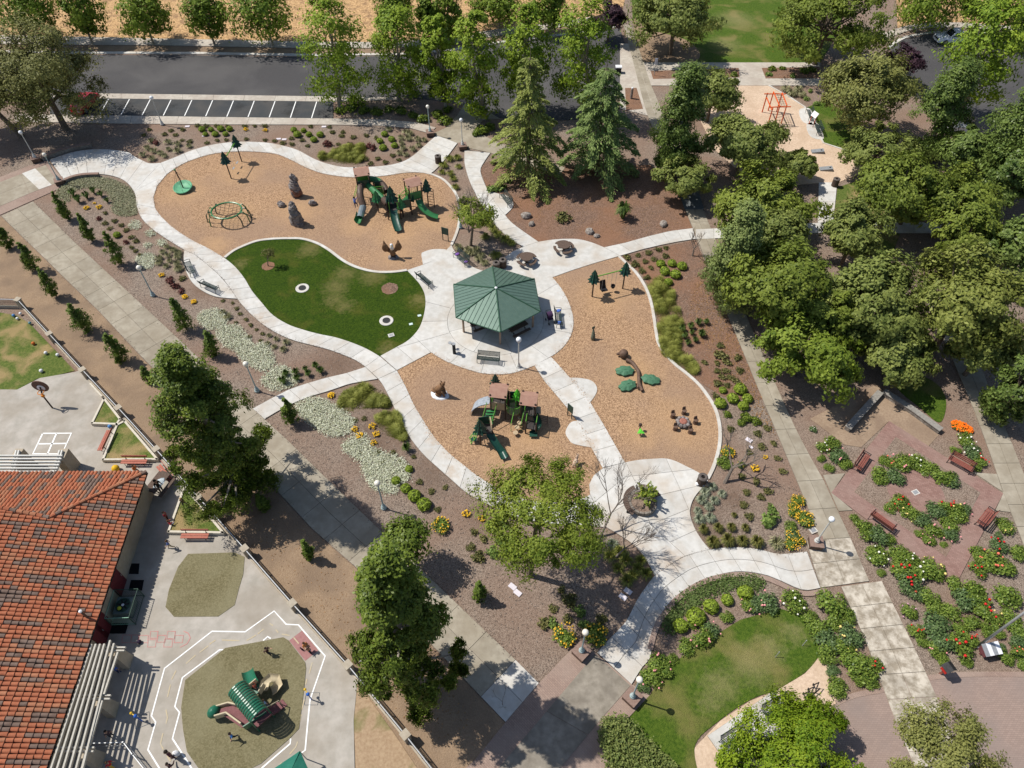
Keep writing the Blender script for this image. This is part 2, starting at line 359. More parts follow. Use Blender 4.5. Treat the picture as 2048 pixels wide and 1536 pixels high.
# parking bays: gutter strip, stalls, painted lines, walk behind
sheet('parking_bay', [(100, 194), (215, 197), (667, 204), (667, 237), (430, 235), (100, 229)], .034, asphalt2)
band('gutter', [(60, 184), (215, 187.5), (450, 190.5), (667, 193.5), (800, 195.5)], [(60, 194.5), (215, 197.5), (450, 201), (667, 204), (797, 200)], 12, walk_conc, z=.05)
for i in range(11):
    a = (199.8 + i * 42.35, 229.5 + i * .72); b = (217.5 + i * 41.6, 198.5 + i * .55)
    prop(ribbon(W([a, b]), .11, .047, paintw, 'stall_line', h=.004), kind='structure')
band('parking_sidewalk', [(30, 229), (200, 231.5), (430, 235), (667, 238), (760, 240), (830, 245), (872, 256)], [(30, 244), (200, 247.5), (430, 250), (667, 250.5), (760, 252), (820, 257), (860, 268)], 18, walk_conc)
sheet('crossing', [(866, 268), (892, 256), (917, 228), (930, 206), (966, 218), (1000, 238), (966, 240), (950, 262), (984, 280), (1060, 312), (1130, 336), (1120, 350), (1050, 330), (980, 306), (934, 296), (915, 287), (873, 272)], .055, tan_conc)
# ------------------------------------------------------------------ play areas, lawns, beds
A_in = [(915, 287.5), (886, 325), (862, 348), (846, 347), (827, 346), (802, 348), (773, 352.5), (744, 355), (713, 356), (681, 354), (645, 348), (613, 336.5), (582, 321), (551, 309), (505, 304.6), (467.5, 304.6), (426, 309), (388, 320), (359, 333), (334, 350)]
A_left = [(334, 350), (315, 373), (307.5, 396), (311, 417)]
C_in = [(311, 417), (322, 433), (349, 458), (384, 481), (417.5, 498), (449, 517), (471, 535), (490, 558.4), (504, 582), (525, 607.6), (546, 631), (576.7, 650), (609.5, 661.5), (642, 670), (670, 675.6), (703, 686), (734, 699), (760, 714)]
lawnkerb = [(450, 516), (467, 503), (488, 492.7), (515, 483), (545, 479), (576, 478), (605, 479), (634, 487.5), (658, 501), (682, 519), (702.5, 531), (727.5, 540), (755, 545), (786, 545), (814, 541.5)]
A_east = [(814, 541.5), (840, 533), (867, 523), (886, 508), (902.5, 489.6), (913, 466.7), (918, 448), (919, 427), (917, 404), (911, 387.5), (900, 373), (886, 360), (867, 351), (852, 347)]
sheet('play_area_upper', smooth(A_in[3:] + A_left[1:] + C_in[1:6]) + smooth(lawnkerb)[1:] + smooth(A_east)[1:], .05, chips)
lawn_r = [(814, 541.7), (831.5, 560), (841, 572), (849, 589), (851, 609), (847, 634), (839, 656), (826, 673), (812, 685), (794, 695), (761, 713)]
sheet('lawn', smooth(lawnkerb) + smooth(lawn_r)[1:] + smooth(C_in[5:])[::-1][1:], .06, lawn_m)
ribbon(W(smooth(lawnkerb)), .28, .12, kerbm, 'kerb_lawn', h=.15)
ribbon(W(smooth([(903, 491), (913, 467), (918, 448), (919, 427), (917, 404), (911, 387.5), (900, 373), (886, 360), (867, 351), (852, 347)])), .26, .12, kerbm, 'kerb_play_upper', h=.15)
E_l = [(1068.5, 732), (1088, 762.5), (1113, 792), (1134, 817), (1161, 852), (1182, 896), (1205, 937)]
E_r = [(1102, 715), (1121, 735), (1140, 757), (1162.5, 782), (1180, 805), (1200, 838), (1225, 882), (1250, 926)]
P_in = [(794, 742), (811, 773), (825, 804), (842.5, 835), (867.5, 873), (897, 906), (930, 933), (957, 954), (1000, 980), (1050, 1000), (1100, 1006), (1150, 1003), (1180, 990)]
pav_low = [(862, 706), (878, 716), (897, 726), (926, 737), (957, 746.5), (988, 750), (1020, 748.5), (1047, 741), (1068, 733)]
pav_right = [(1103, 714), (1117.5, 704), (1132, 689), (1143.5, 668), (1147, 647.5), (1144.6, 627), (1136, 602), (1122, 577), (1105, 556)]
sheet('play_area_lower', smooth(P_in) + [(1178, 970), (1187, 952)] + E_l[::-1] + smooth(pav_low)[::-1], .05, chips)
C_curb = [(1238, 514), (1256.6, 531.5), (1273, 548), (1287, 569), (1296, 588), (1303, 611), (1308, 639), (1312, 667), (1317, 688), (1329, 707), (1350, 730), (1375, 750), (1398, 771), (1417, 796), (1429, 817), (1436.5, 840), (1439.6, 865), (1438.5, 890), (1433, 915), (1425, 938), (1415, 958)]
I_low = [(1105, 556), (1144, 542), (1191, 527), (1240, 513)]
D_top = [(1205, 938), (1250, 926), (1277, 921), (1300, 919), (1329, 918), (1350, 923), (1375, 935), (1398, 947), (1416, 962)]
sheet('play_area_east', E_r + smooth(D_top[1:]) + smooth(C_curb)[::-1] + I_low[::-1][1:] + smooth(pav_right)[::-1][1:], .05, chips)
ribbon(W(smooth(C_curb)), .26, .12, kerbm, 'kerb_play_east', h=.15)
# bark under the cedars and along the east walk, dirt along the school fence
sheet('bark_bed', [(1000, 330), (1080, 335), (1300, 330), (1352, 374), (1385, 458), (1296, 474), (1208, 496), (1184, 486), (1130, 479), (1077, 485), (1050, 468), (1010, 431), (1026, 412), (1000, 388), (975, 380), (961, 342), (964, 330), (978, 322)], .02, bark)
sheet('bark_bed_east', [(1240, 513), (1391, 480), (1440, 595), (1525, 800), (1470, 800), (1440, 790), (1400, 765), (1350, 722), (1320, 680), (1310, 600), (1285, 550)], .02, bark)
sheet('dirt_strip', [(-60, 440), (3, 434), (85, 514), (142, 570), (200, 626), (287, 720), (527, 955), (625, 1060), (749, 1170), (962, 1396), (1011, 1446), (950, 1520), (880, 1600), (830, 1560), (695, 1330), (583, 1206), (395, 994), (235, 816), (97, 668), (34, 598), (-60, 590)], .02, dirt)
sheet('verge_far', [(-200, 88), (72, 91), (300, 92), (620, 98), (760, 98), (880, 92), (1010, 71), (1105, 58), (1235, 33), (1240, 50), (1100, 70), (1000, 82), (900, 98), (800, 106), (620, 108), (394, 104), (142, 103), (-200, 99)], .022, dirt)
# ------------------------------------------------------------------ pale concrete walks
band('play_walk', smooth([(873, 272), (850, 292), (827, 312), (807, 324), (782, 331), (757, 334), (727, 336), (702, 336), (680, 334.5), (649, 327), (624, 316.7), (599, 303), (572, 294), (540, 287.5), (505, 285), (467.5, 285.4), (426, 290.6), (384, 302), (353, 315), (322, 327)]), smooth(A_in), 26, white_conc, z=.1)
def region(name, px, joints, m, z=.1):
    base = prop(link(name, poly_mesh(name, W(px), z - .05, joint, .05)), kind='structure'); region_slabs(px, joints, z, m, base); return base
arc_o = [(322, 327), (300, 328), (283, 321), (266, 312), (257, 306), (224, 301), (188, 300), (145, 306), (100, 321)]
arc_i = [(129, 362), (145, 355.7), (170, 351), (200, 349.7), (224, 352.7), (245, 360), (260, 372), (271, 390), (273, 410)]
oo, ii = smooth(arc_o), smooth(arc_i); jt = []
for k in range(1, 9):
    a = resample(oo, [1 - k / 9.5])[0]; b = resample(ii, [k / 11])[0]; jt.append([a, b])
for a, b in (((322, 327), (268, 385)), ((334, 350), (268, 385)), ((307, 396), (268, 385))): jt.append([a, b])
region('fan_plaza', oo + [(117, 345)] + ii + [(311, 417), (307.5, 396), (315, 373), (334, 350)], jt, white_conc)
c_out = smooth([(273, 410), (281.6, 434), (298, 453), (323, 472), (369, 501), (389, 510), (412.6, 528), (438.4, 551), (457, 572.5), (475, 599), (490, 617), (509, 636), (527.5, 651), (556, 668.6), (586, 681.5), (621, 691), (656, 700), (687, 711), (713, 722.5), (731, 735)])
band('lawn_walk', c_out, smooth(C_in), 21, white_conc, z=.1)
region('bench_bay', [(369, 501), (389, 510), (412.6, 528), (438.4, 551), (457, 572.5), (475, 599)] + smooth([(475, 599), (434, 595), (405.6, 583), (384.5, 565.5), (372.8, 544), (368, 521), (369, 501)])[1:-1], [[(412, 528), (384, 565)]], white_conc)
band('walk_junction', [(760, 714), (793, 742)], [(731, 735), (757, 759)], 2, white_conc, z=.1)
band('south_walk', smooth([(757, 759), (767, 773), (780.7, 800), (795, 830), (806, 850), (822, 879), (847, 910), (874, 935), (905, 962.5), (926, 981), (946, 994.5), (995, 1019), (1040, 1037), (1100, 1048), (1160, 1052), (1213, 1056)]), smooth(P_in), 15, white_conc, z=.1)
band('branch_walk', [(756, 759), (699, 769), (659, 783), (621, 794), (588, 807), (559, 822), (529.6, 839.5)], [(731, 735.4), (691.5, 748), (654, 756.5), (614, 768), (579, 780), (544, 797.5), (506, 818.5)], 6, white_conc, z=.1)
pav_poly = smooth(lawn_r)[:-1] + [(761, 713), (794, 742)] + smooth(pav_low) + smooth(pav_right) + I_low[1:] + smooth([(1208, 496), (1184, 486.5), (1158, 480), (1130, 479), (1102, 481), (1077, 485)]) + [(1046, 495), (1026, 504), (1009, 516), (998, 536), (980, 546)] + smooth([(963, 542), (942.5, 533), (913, 508), (903, 491)]) + [(886, 508), (867, 523), (840, 533)]
cx, cy = G(991, 641); rin = abs(G(895, 639)[0] - cx)
ring = [proj(cx + rin * math.cos(t), cy + rin * math.sin(t), 0) for t in np.linspace(0, 2 * math.pi, 49)]
jt = [ring]
for a in (-158, -126, -100, -72, -45, -14, 12, 40, 68, 128, 160, 182):
    jt.append([proj(cx + r_ * math.cos(R(a)), cy + r_ * math.sin(R(a)), 0) for r_ in (rin * .97, rin + 5.5)])
for a in range(0, 360, 45): jt.append([proj(cx + r_ * math.cos(R(a + 20)), cy + r_ * math.sin(R(a + 20)), 0) for r_ in (0, rin)])
jt += [[(1208, 496), (1144, 516), (1097, 532), (1062, 548)], [(814, 542), (862, 600)], [(845, 533), (905, 560)], [(880, 515), (935, 553)], [(826, 673), (862, 706)], [(794, 695), (828, 724)], [(1102, 481), (1123, 523)], [(1040, 498), (1075, 541)], [(1158, 480), (1172, 507)], [(1130, 525), (1147, 541)], [(1180, 510), (1195, 526)]]
region('pavilion_plaza', pav_poly, jt, white_conc)
band('middle_walk', E_l, E_r, 7, white_conc, z=.1)
sheet('ramp_pad', smooth([(1140, 757), (1156, 757), (1179, 761), (1190, 769), (1194, 780), (1190, 792), (1180, 806)]), .09, white_conc)
sheet('ramp_pad', smooth([(1158, 843), (1141.7, 846), (1131, 865), (1137.5, 880), (1148, 889), (1182, 896)]), .09, white_conc)
sheet('ramp_pad', smooth([(846, 530), (843, 510), (848, 505), (865, 500), (890, 500), (893, 505)]) + [(867, 523)], .09, white_conc)
band('east_walk', [(1208, 496), (1249.5, 487), (1296, 474), (1338.6, 463.6), (1385, 457.7)], [(1240, 513), (1285, 500), (1320, 491.7), (1355, 484.7), (1391, 479)], 6, white_conc, z=.1)
g_l = smooth([(929, 302), (929, 327), (934, 348), (941, 368), (952.5, 392), (971, 423), (990, 450), (1015, 475), (1046, 495)])
g_r = smooth([(981, 307), (968, 326), (961, 342), (967, 363), (977, 384), (993, 410), (1010, 431), (1027, 449.5), (1077, 485)])
band('bed_walk', g_l, g_r, 11, white_conc, z=.1)
sheet('bench_pad', smooth([(977, 384), (998.7, 389), (1015, 393), (1025.7, 405), (1024.5, 417), (1010.5, 431)]) + [(993, 410)], .098, white_conc)
D_poly = [(1180, 990), (1178, 970), (1187, 952)] + smooth(D_top) + smooth([(1404, 977), (1390, 994), (1382, 1011), (1380, 1030), (1388, 1055), (1402, 1079), (1419, 1100)]) + smooth([(1419, 1100), (1374, 1112), (1347, 1126), (1309, 1152)])[1:] + smooth([(1309, 1152), (1288, 1115), (1267, 1091), (1240, 1072), (1213, 1056)])[1:]
region('round_plaza', D_poly, [[(1183, 1010), (1250, 955), (1405, 938)], [(1200, 1040), (1260, 1005), (1410, 970)], [(1240, 1075), (1380, 1018)], [(1285, 1110), (1395, 1060)], [(1250, 924), (1275, 975), (1300, 1050), (1372, 1115)], [(1330, 915), (1360, 980), (1390, 1050)]], white_conc)
f_up = smooth([(1613, 1104), (1559, 1109), (1524, 1101), (1489, 1096), (1454, 1096), (1419, 1100), (1374, 1112), (1347, 1126), (1309, 1152), (1294, 1171), (1275, 1198), (1262, 1224), (1248, 1248), (1214, 1283), (1194, 1306)])
f_lo = smooth([(1640, 1177), (1605, 1181), (1557, 1161), (1526, 1150), (1480, 1144), (1438, 1150), (1401, 1162), (1370, 1182), (1344, 1205), (1324, 1231), (1310, 1259), (1303, 1287), (1301, 1316), (1284, 1336), (1263, 1370)])
band('curved_walk', f_up, f_lo, 13, white_conc, z=.1, cols=2)
ribbon(W(smooth([(1300, 1300), (1305, 1277), (1314, 1251), (1330, 1226), (1350, 1202), (1374, 1183), (1404, 1166), (1438, 1155), (1480, 1150), (1526, 1156), (1556, 1167), (1605, 1188), (1650, 1182)])), .35, .105, brick2, 'brick_edging', h=.15)
# ------------------------------------------------------------------ tan concrete walks, brick paving
K_r = [(67, 404), (147.7, 483), (227, 557), (301, 625.4), (394, 713), (506, 818), (575, 880.5), (627, 932), (758, 1058.6), (884, 1179), (1031, 1320)]
K_l = [(3, 433), (85, 513), (142, 569), (200, 625), (287, 718), (405, 834), (527, 953), (625, 1058.6), (749, 1168), (850, 1276), (962, 1394)]
kw = band('tan_walk', K_l, K_r, 27, tan_conc, z=.08, cols=2, sub=2)
band('new_slab_walk', [(962, 1394), (1011, 1445)], [(1031, 1320), (1078, 1367)], 1, white_conc, z=.082, cols=2)
M_l = [(1245, 51), (1257, 110), (1290, 219), (1352.6, 374.5), (1440.6, 595), (1525, 800), (1594, 964), (1613, 1104), (1640.5, 1176)]
M_l = [(1247, 51), (1290, 219), (1352.6, 374.5), (1440.6, 595), (1525, 800), (1559, 880), (1594, 964), (1625, 1041), (1640, 1080)]
M_r = [(1262, 51), (1300, 165), (1400, 405), (1508, 669), (1571, 815), (1600, 878), (1646, 960), (1676, 1025), (1700, 1076)]
band('long_walk', M_l, M_r, 34, tan_conc, z=.08, cols=2, sub=1)
band('old_walk', [(1612, 1082), (1640.5, 1176.6)], [(1700, 1076), (1738, 1163)], 2, old_conc, z=.08, cols=2)
band('old_walk_south', [(1681.6, 1174), (1733, 1287), (1761, 1366.7), (1800, 1470), (1840, 1560)], [(1762.5, 1163), (1821, 1281.6), (1857.5, 1361), (1905, 1470), (1945, 1560)], 8, old_conc, z=.094, cols=2, sub=1)
sheet('garden_link', [(1646, 951), (1689, 947.5), (1663, 986), (1705, 1021), (1677, 1023)], .07, tan_conc)
sheet('garden_link', [(1947, 946), (1992.6, 949), (2005.5, 988), (1990, 1022), (2020, 1025), (2006, 985)], .07, tan_conc)
L_l = [(1850, 600), (1909, 730), (1949.6, 826), (1972.6, 889), (1992.6, 946), (2007, 990), (2044, 1084), (2090, 1200)]
L_r = [(1905, 600), (1960, 730), (2004, 846), (2022.7, 886), (2048, 952), (2066, 995), (2105, 1090), (2150, 1200)]
band('far_east_walk', L_l, L_r, 16, tan_conc, z=.08, cols=2, sub=1)
gd = [(1777.6, 843), (1661.7, 986.4), (1890, 1158), (1918, 1156), (2005.5, 988)]
gi = [(1790.6, 874.7), (1707.5, 985), (1891, 1115), (1959.7, 986.4)]
sheet('brick_path', gd, .075, brick1)
sheet('rose_bed', gi, .085, mulch)
c0 = G(1830, 985)
prop(link('brick_circle', poly_mesh('brick_circle', [(c0[0] + 2.0 * math.cos(t), c0[1] + 2.3 * math.sin(t)) for t in np.linspace(0, 6.1, 32)], .1, brick1)), kind='structure')
sheet('shade_toned_dirt', [(1620, 838), (1750, 770), (1885, 862), (1850, 900), (1777, 843), (1722, 895), (1690, 890)], .03, M('shade_toned_soil', (.27, .19, .13), (.36, .27, .19), 7, (.2, .14, .1), .5, rough=.95))  # soil with the oak shade mixed into its darker colour
sheet('brick_plaza_round', smooth([(1560, 1600), (1600, 1480), (1671.7, 1406.5), (1710, 1391), (1758, 1382), (1806, 1369), (1855, 1357), (1926, 1350), (2048, 1350), (2140, 1356), (2240, 1390)]) + [(2240, 1640), (1560, 1640)], .07, brickr)
ribbon(W(smooth([(1671.7, 1406.5), (1710, 1391), (1758, 1382), (1806, 1369), (1855, 1357), (1926, 1350), (2048, 1350), (2140, 1356)])), .3, .09, brick2, 'brick_border')
sheet('brick_plaza', [(1078, 1367), (1159, 1282), (1190, 1306), (1264, 1370), (1300, 1390), (1250, 1443), (1230, 1480), (1240, 1600), (860, 1600), (950, 1520), (1011, 1445)], .06, brick2)
band('plaza_band', [(1190, 1308), (1120, 1391), (1060, 1462), (985, 1550)], [(1261, 1372), (1196, 1446), (1142, 1511.7), (1085, 1580)], 2, M('stained_concrete', (.20, .175, .14), (.32, .285, .235), 1.6, (.15, .13, .105), .7, rough=.92, var=.05), z=.085)
# top left end of the walk: brick bands and concrete
sheet('brick_band', [(-60, 376), (0, 355), (60, 332), (95, 322), (130, 363), (117, 379), (0, 431), (-60, 458)], .06, brick2)
band('west_walk', [(-60, 388), (0, 366), (45, 348), (71, 338), (92, 331)], [(-60, 436), (0, 414), (52, 391), (79, 380), (117, 366)], 3, tan_conc, z=.075, cols=2, sub=1)
sheet('new_slab', [(45, 348), (71, 338), (104, 371), (79, 380)], .084, white_conc)
# north-east: lawns, walks, granite court
sheet('north_lawn', [(1262, -60), (1265, 40), (1283, 126), (1640, 126), (1680, 60), (1700, -60)], .05, lawn_f)
sheet('tree_dirt', smooth([(1268, 40), (1300, 60), (1370, 80), (1400, 110), (1375, 128), (1290, 128)], closed=True), .06, dirt)
sheet('cross_walk', [(1240, 88), (1270, 88), (1283, 126), (1640, 126), (1642, 172), (1300, 172), (1320, 225), (1295, 232), (1240, 218)], .075, walk_conc)
sheet('flower_bed', [(1301, 143), (1477, 137), (1479, 156), (1306, 159)], .085, bark)
sheet('flower_bed', [(1523, 137), (1640, 135), (1640, 158), (1531, 158)], .085, bark)
sheet('post_bed', [(1250, 177), (1273, 177), (1286, 219), (1252, 222)], .085, bark)
sheet('fitness_court', [(1430, 172), (1537, 172), (1577, 194), (1609, 215), (1646, 287), (1683, 299), (1724, 320), (1724, 347), (1675, 366), (1637, 367), (1560, 372), (1480, 345), (1430, 300), (1400, 240)], .05, granite)
ribbon(W([(1537, 172), (1577, 194), (1609, 215), (1646, 287), (1683, 299), (1724, 318)]), .2, .12, kerbm, 'kerb_court', h=.15)
sheet('court_grass', [(1612, 216), (1650, 200), (1720, 240), (1730, 300), (1684, 298), (1648, 286)], .04, lawn_f)
for u, v in ((1612, 233), (1627, 262)): sheet('bench_pad', smooth([(u - 14, v - 12), (u - 6, v + 12), (u + 20, v + 16), (u + 8, v - 14)], closed=True), .07, white_conc)
band('court_walk', [(1637, 366), (1635, 447)], [(1674, 366), (1666, 447)], 4, white_conc, z=.1)
band('north_cross_walk', [(1391, 460), (1500, 455), (1635, 447), (1800, 446), (1900, 446)], [(1391, 480), (1500, 475), (1635, 467), (1800, 467), (1900, 467)], 14, white_conc, z=.096)
sheet('court_verge', [(1675, 375), (1720, 360), (1800, 380), (1800, 445), (1666, 445)], .03, lawn_d)
sheet('oak_verge', [(1660, 468), (1800, 468), (1780, 520), (1680, 500)], .03, lawn_d)
sheet('sunlit_lawn_patch', smooth([(1790, 770), (1830, 750), (1875, 770), (1892, 805), (1880, 845), (1845, 820)], closed=True), .04, lawn_f)  # lawn outlined as its sunlit patch; bare ground around stands for shade
sheet('south_lawn', smooth([(1640, 1310), (1610, 1345), (1555, 1378), (1500, 1400), (1440, 1440), (1390, 1490), (1400, 1560)]) + [(1330, 1620), (1240, 1560), (1250, 1445), (1300, 1390), (1340, 1330), (1400, 1290), (1480, 1240), (1560, 1218), (1605, 1230), (1632, 1265)], .05, lawn_f)
sheet('worn_path', [(1640, 1310), (1680, 1345), (1672, 1406), (1600, 1480), (1480, 1600), (1380, 1600), (1385, 1500), (1440, 1442), (1500, 1402), (1555, 1380), (1610, 1347)], .03, granite)
band('bench_walk', [(1414, 1472), (1548, 1381)], [(1465, 1545), (1590, 1440)], 3, white_conc, z=.1)
# ------------------------------------------------------------------ school yard
yard = [(-160, 778), (35, 780), (80, 757), (150, 745), (163, 740), (235, 818), (310, 903), (395, 998), (487, 1102), (583, 1211), (690, 1333), (716, 1360), (708, 1440), (712, 1620), (-160, 1620)]
region('school_yard', yard, [[(0, 850), (52, 822), (35, 910)], [(52, 822), (105, 823), (205, 919)], [(105, 823), (70, 908)], [(130, 848), (184, 846)], [(300, 1000), (640, 1440), (712, 1480)], [(330, 1080), (500, 1120)], [(300, 1260), (470, 1180), (560, 1200)], [(160, 940), (205, 919)], [(500, 1210), (560, 1300), (700, 1290)], [(320, 1338), (365, 1356)], [(300, 1440), (700, 1460)], [(240, 1240), (330, 1340), (330, 1540)], [(600, 1480), (650, 1560)]], yard_conc, z=.07)
sheet('yard_lawn', [(-160, 615), (-20, 622), (35, 632), (60, 648), (100, 690), (150, 742), (110, 752), (75, 758), (35, 780), (-160, 780)], .055, lawn_d)
sheet('corner_grass', [(716, 1360), (708, 1440), (712, 1560), (850, 1560), (790, 1470), (740, 1400)], .05, M('dry_corner_soil', (.30, .205, .125), (.40, .29, .185), 6, (.14, .15, .05), .55, rough=.95, w3=.8, spread=(.52, .66)))
pad2 = [(567, 1275.5), (578, 1282), (611, 1326), (612.6, 1337.6), (609, 1377), (598.7, 1458), (581, 1476.6), (523, 1527.6), (488, 1545), (400, 1540), (375, 1504.5), (367, 1458), (363.4, 1416), (371.5, 1361), (451.5, 1297)]
sheet('turf_pad', [(377, 1109), (470, 1106), (490, 1115), (487, 1150), (478, 1180), (470, 1211), (437, 1234), (349, 1234.5), (332, 1215), (339, 1180), (357, 1135)], .095, turf)
sheet('turf_pad', pad2, .1, turf)
sheet('red_pad', [(604.5, 1262), (637, 1301.7), (611, 1322.5), (579, 1282)], .078, M('dusty_red_paint', (.30, .145, .14), (.36, .19, .18), 6))
LP = lambda pts, w, m, n: ribbon(W(pts), w, .082, m, n, h=.006)
LP([(321.7, 1540), (297, 1500), (312.4, 1445), (304, 1432.6), (330, 1337.6), (425, 1263.4), (491, 1264.6), (549, 1223), (573, 1249.5), (597.5, 1250.7), (650.8, 1313), (620.7, 1400), (616, 1446.5), (611, 1501), (600, 1509)], .085, paintw, 'track_line')
LP([(447, 1300.5), (440, 1300.5), (365.7, 1356), (350.7, 1414), (360, 1425.7), (346, 1477.8), (386, 1540)], .085, paintw, 'track_line')
LP([(542, 1278), (536, 1274), (527, 1282)], .085, paintw, 'track_line')
LP([(582, 1477.8), (581, 1488), (524, 1537)], .085, paintw, 'track_line')
dash = [[(373, 1328), (392, 1311)], [(400, 1306), (418, 1292)], [(420, 1289), (432, 1281)], [(445, 1281), (480, 1282)], [(494, 1282), (513, 1271)], [(516, 1269), (528, 1259)], [(540, 1248), (547, 1252)], [(552, 1260), (557, 1266)], [(564, 1269), (580, 1272)], [(588, 1276), (598, 1288)], [(625, 1326), (619, 1348)], [(614, 1359), (612, 1370)], [(344, 1360), (353, 1342)], [(342, 1370), (336, 1395)], [(333, 1420), (336, 1436), (333, 1448)], [(327, 1467), (322, 1488), (328, 1500)], [(335, 1512), (342, 1523)], [(596, 1484), (592, 1495), (580, 1509)], [(564, 1526), (555, 1536)], [(609, 1400), (604, 1420)], [(603, 1430), (599, 1450)]]
for d in dash: LP(d, .07, painty, 'track_dash')
for a in ([(86.5, 868), (143.7, 867.5), (125, 909), (66.7, 908.7), (86.5, 868)], [(76.6, 889), (134, 888)], [(114, 868), (96, 909)]): LP(a, .12, paintw, 'court_line')
hs = [(1045, 405, 1118, 470), (1122, 405, 1182, 470), (1186, 408, 1262, 470), (1282, 374, 1345, 432), (1262, 445, 1330, 507), (1345, 408, 1412, 466), (1428, 374, 1492, 436), (1400, 440, 1470, 507), (1490, 408, 1560, 470)]
for x0, y0, x1, y1 in hs: ribbon(W([(x / 4.267, 1176 + y / 4.267) for x, y in ((x0, y1), (x0 + 8, y0), (x1 + 8, y0), (x1, y1))]), .06, .082, paintp, 'hopscotch_line', h=.006, closed=True)
ribbon(W([(x / 4.267, 1176 + y / 4.267) for x, y in ((1570, 372), (1610, 390), (1628, 430), (1600, 480), (1540, 510))]), .06, .082, paintp, 'hopscotch_line', h=.006)
wear(chips, [(*G(u, v), r_) for u, v, r_ in ((478, 345, 2.6), (372, 385, 2.4), (470, 430, 2.2), (596, 420, 2.6), (720, 450, 2.0), (798, 470, 2.4), (870, 440, 2.2), (1215, 590, 2.8), (1265, 745, 2.6), (1365, 850, 2.8), (1282, 870, 1.6), (1008, 915, 2.2), (1065, 870, 2.2), (790, 512, 2.0), (430, 490, 1.6))], (.55, .345, .18), .5)
wear(lawn_m, [(*G(u, v), r_) for u, v, r_ in ((690, 548, 1.2), (672, 575, 1.3), (668, 600, 1.0), (690, 612, .9), (745, 552, 1.4), (620, 500, 1.2), (840, 600, .9), (480, 528, .8), (775, 700, .8))], (.25, .205, .08), .5, 2.8)
wear(lawn_f, [(*G(u, v), r_) for u, v, r_ in ((1500, 1330, 1.4), (1440, 1370, 1.2), (1540, 1300, 1.0), (1590, 1265, .9), (1420, 1400, .8), (1450, 90, 2.4), (1470, 40, 3))], (.33, .28, .13), .45, 2.6)
rgW = random.Random(21); rs = lambda n, u0, v0, u1, v1, a, b: [(*G(rgW.uniform(u0, u1), rgW.uniform(v0, v1)), rgW.uniform(a, b)) for _ in range(n)]
wear(mulch, rs(7, 300, 450, 760, 1000, 1.2, 3.2) + rs(6, 640, 880, 1250, 1330, 1.0, 2.6) + rs(3, 300, 255, 840, 320, 1, 2.5) + rs(4, 1380, 950, 1600, 1090, .8, 2), (.15, .095, .065), .6, 1.8)
wear(dirt, rs(9, 330, 760, 620, 1130, 1, 2.4) + rs(6, 620, 1130, 900, 1450, .8, 2), (.20, .13, .085), .6, 2.2)
wear(asphalt2, rs(9, 220, 200, 650, 232, .5, 1.1), (.025, .024, .023), .6, 2.5)
wear(white_conc, [(*G(u, v), r_) for u, v, r_ in ((1262, 1098, 1.6), (1245, 1062, 1.4), (1300, 1280, 1.2), (1312, 1240, .9), (280, 425, .9), (300, 452, .8), (378, 503, .8), (515, 640, .9), (872, 880, .7), (905, 945, .7), (1340, 1120, 1.0), (560, 290, .8), (1180, 890, .8))], (.42, .31, .21), .55, 2.4)
# ------------------------------------------------------------------ foliage
def leaf_mesh(name, C, N, size, tint, mat, aspect=.55, long_=None, rng=None):
    """one small diamond face per leaf spray"""
    n = len(C); rng = rng or np.random.default_rng(1)
    N = N / np.maximum(np.linalg.norm(N, axis=1, keepdims=True), 1e-6)
    t = rng.normal(size=(n, 3)) if long_ is None else long_ + rng.normal(size=(n, 3)) * .25
    a = t - (t * N).sum(1, keepdims=True) * N; a /= np.maximum(np.linalg.norm(a, axis=1, keepdims=True), 1e-6); b = np.cross(N, a)
    s = np.asarray(size).reshape(-1, 1) * np.ones((n, 1))
    v = np.stack([C + a * s, C + b * s * aspect + a * s * .1, C - a * s, C - b * s * aspect + a * s * .1], 1).reshape(-1, 3)
    me = bpy.data.meshes.new(name); me.vertices.add(4 * n); me.vertices.foreach_set('co', v.ravel().astype(np.float32))
    me.loops.add(4 * n); me.loops.foreach_set('vertex_index', np.arange(4 * n, dtype=np.int32))
    me.polygons.add(n); me.polygons.foreach_set('loop_start', np.arange(0, 4 * n, 4, dtype=np.int32))
    at = me.attributes.new('tint', 'FLOAT', 'POINT'); at.data.foreach_set('value', np.repeat(np.clip(tint, 0, 1), 4).astype(np.float32))
    me.materials.append(mat); me.update(calc_edges=True); return me
def dirs(rng, n, zmin=-1):
    z = rng.uniform(zmin, 1, n); p = rng.uniform(0, 2 * np.pi, n); r = np.sqrt(1 - z * z)
    return np.stack([r * np.cos(p), r * np.sin(p), z], 1)
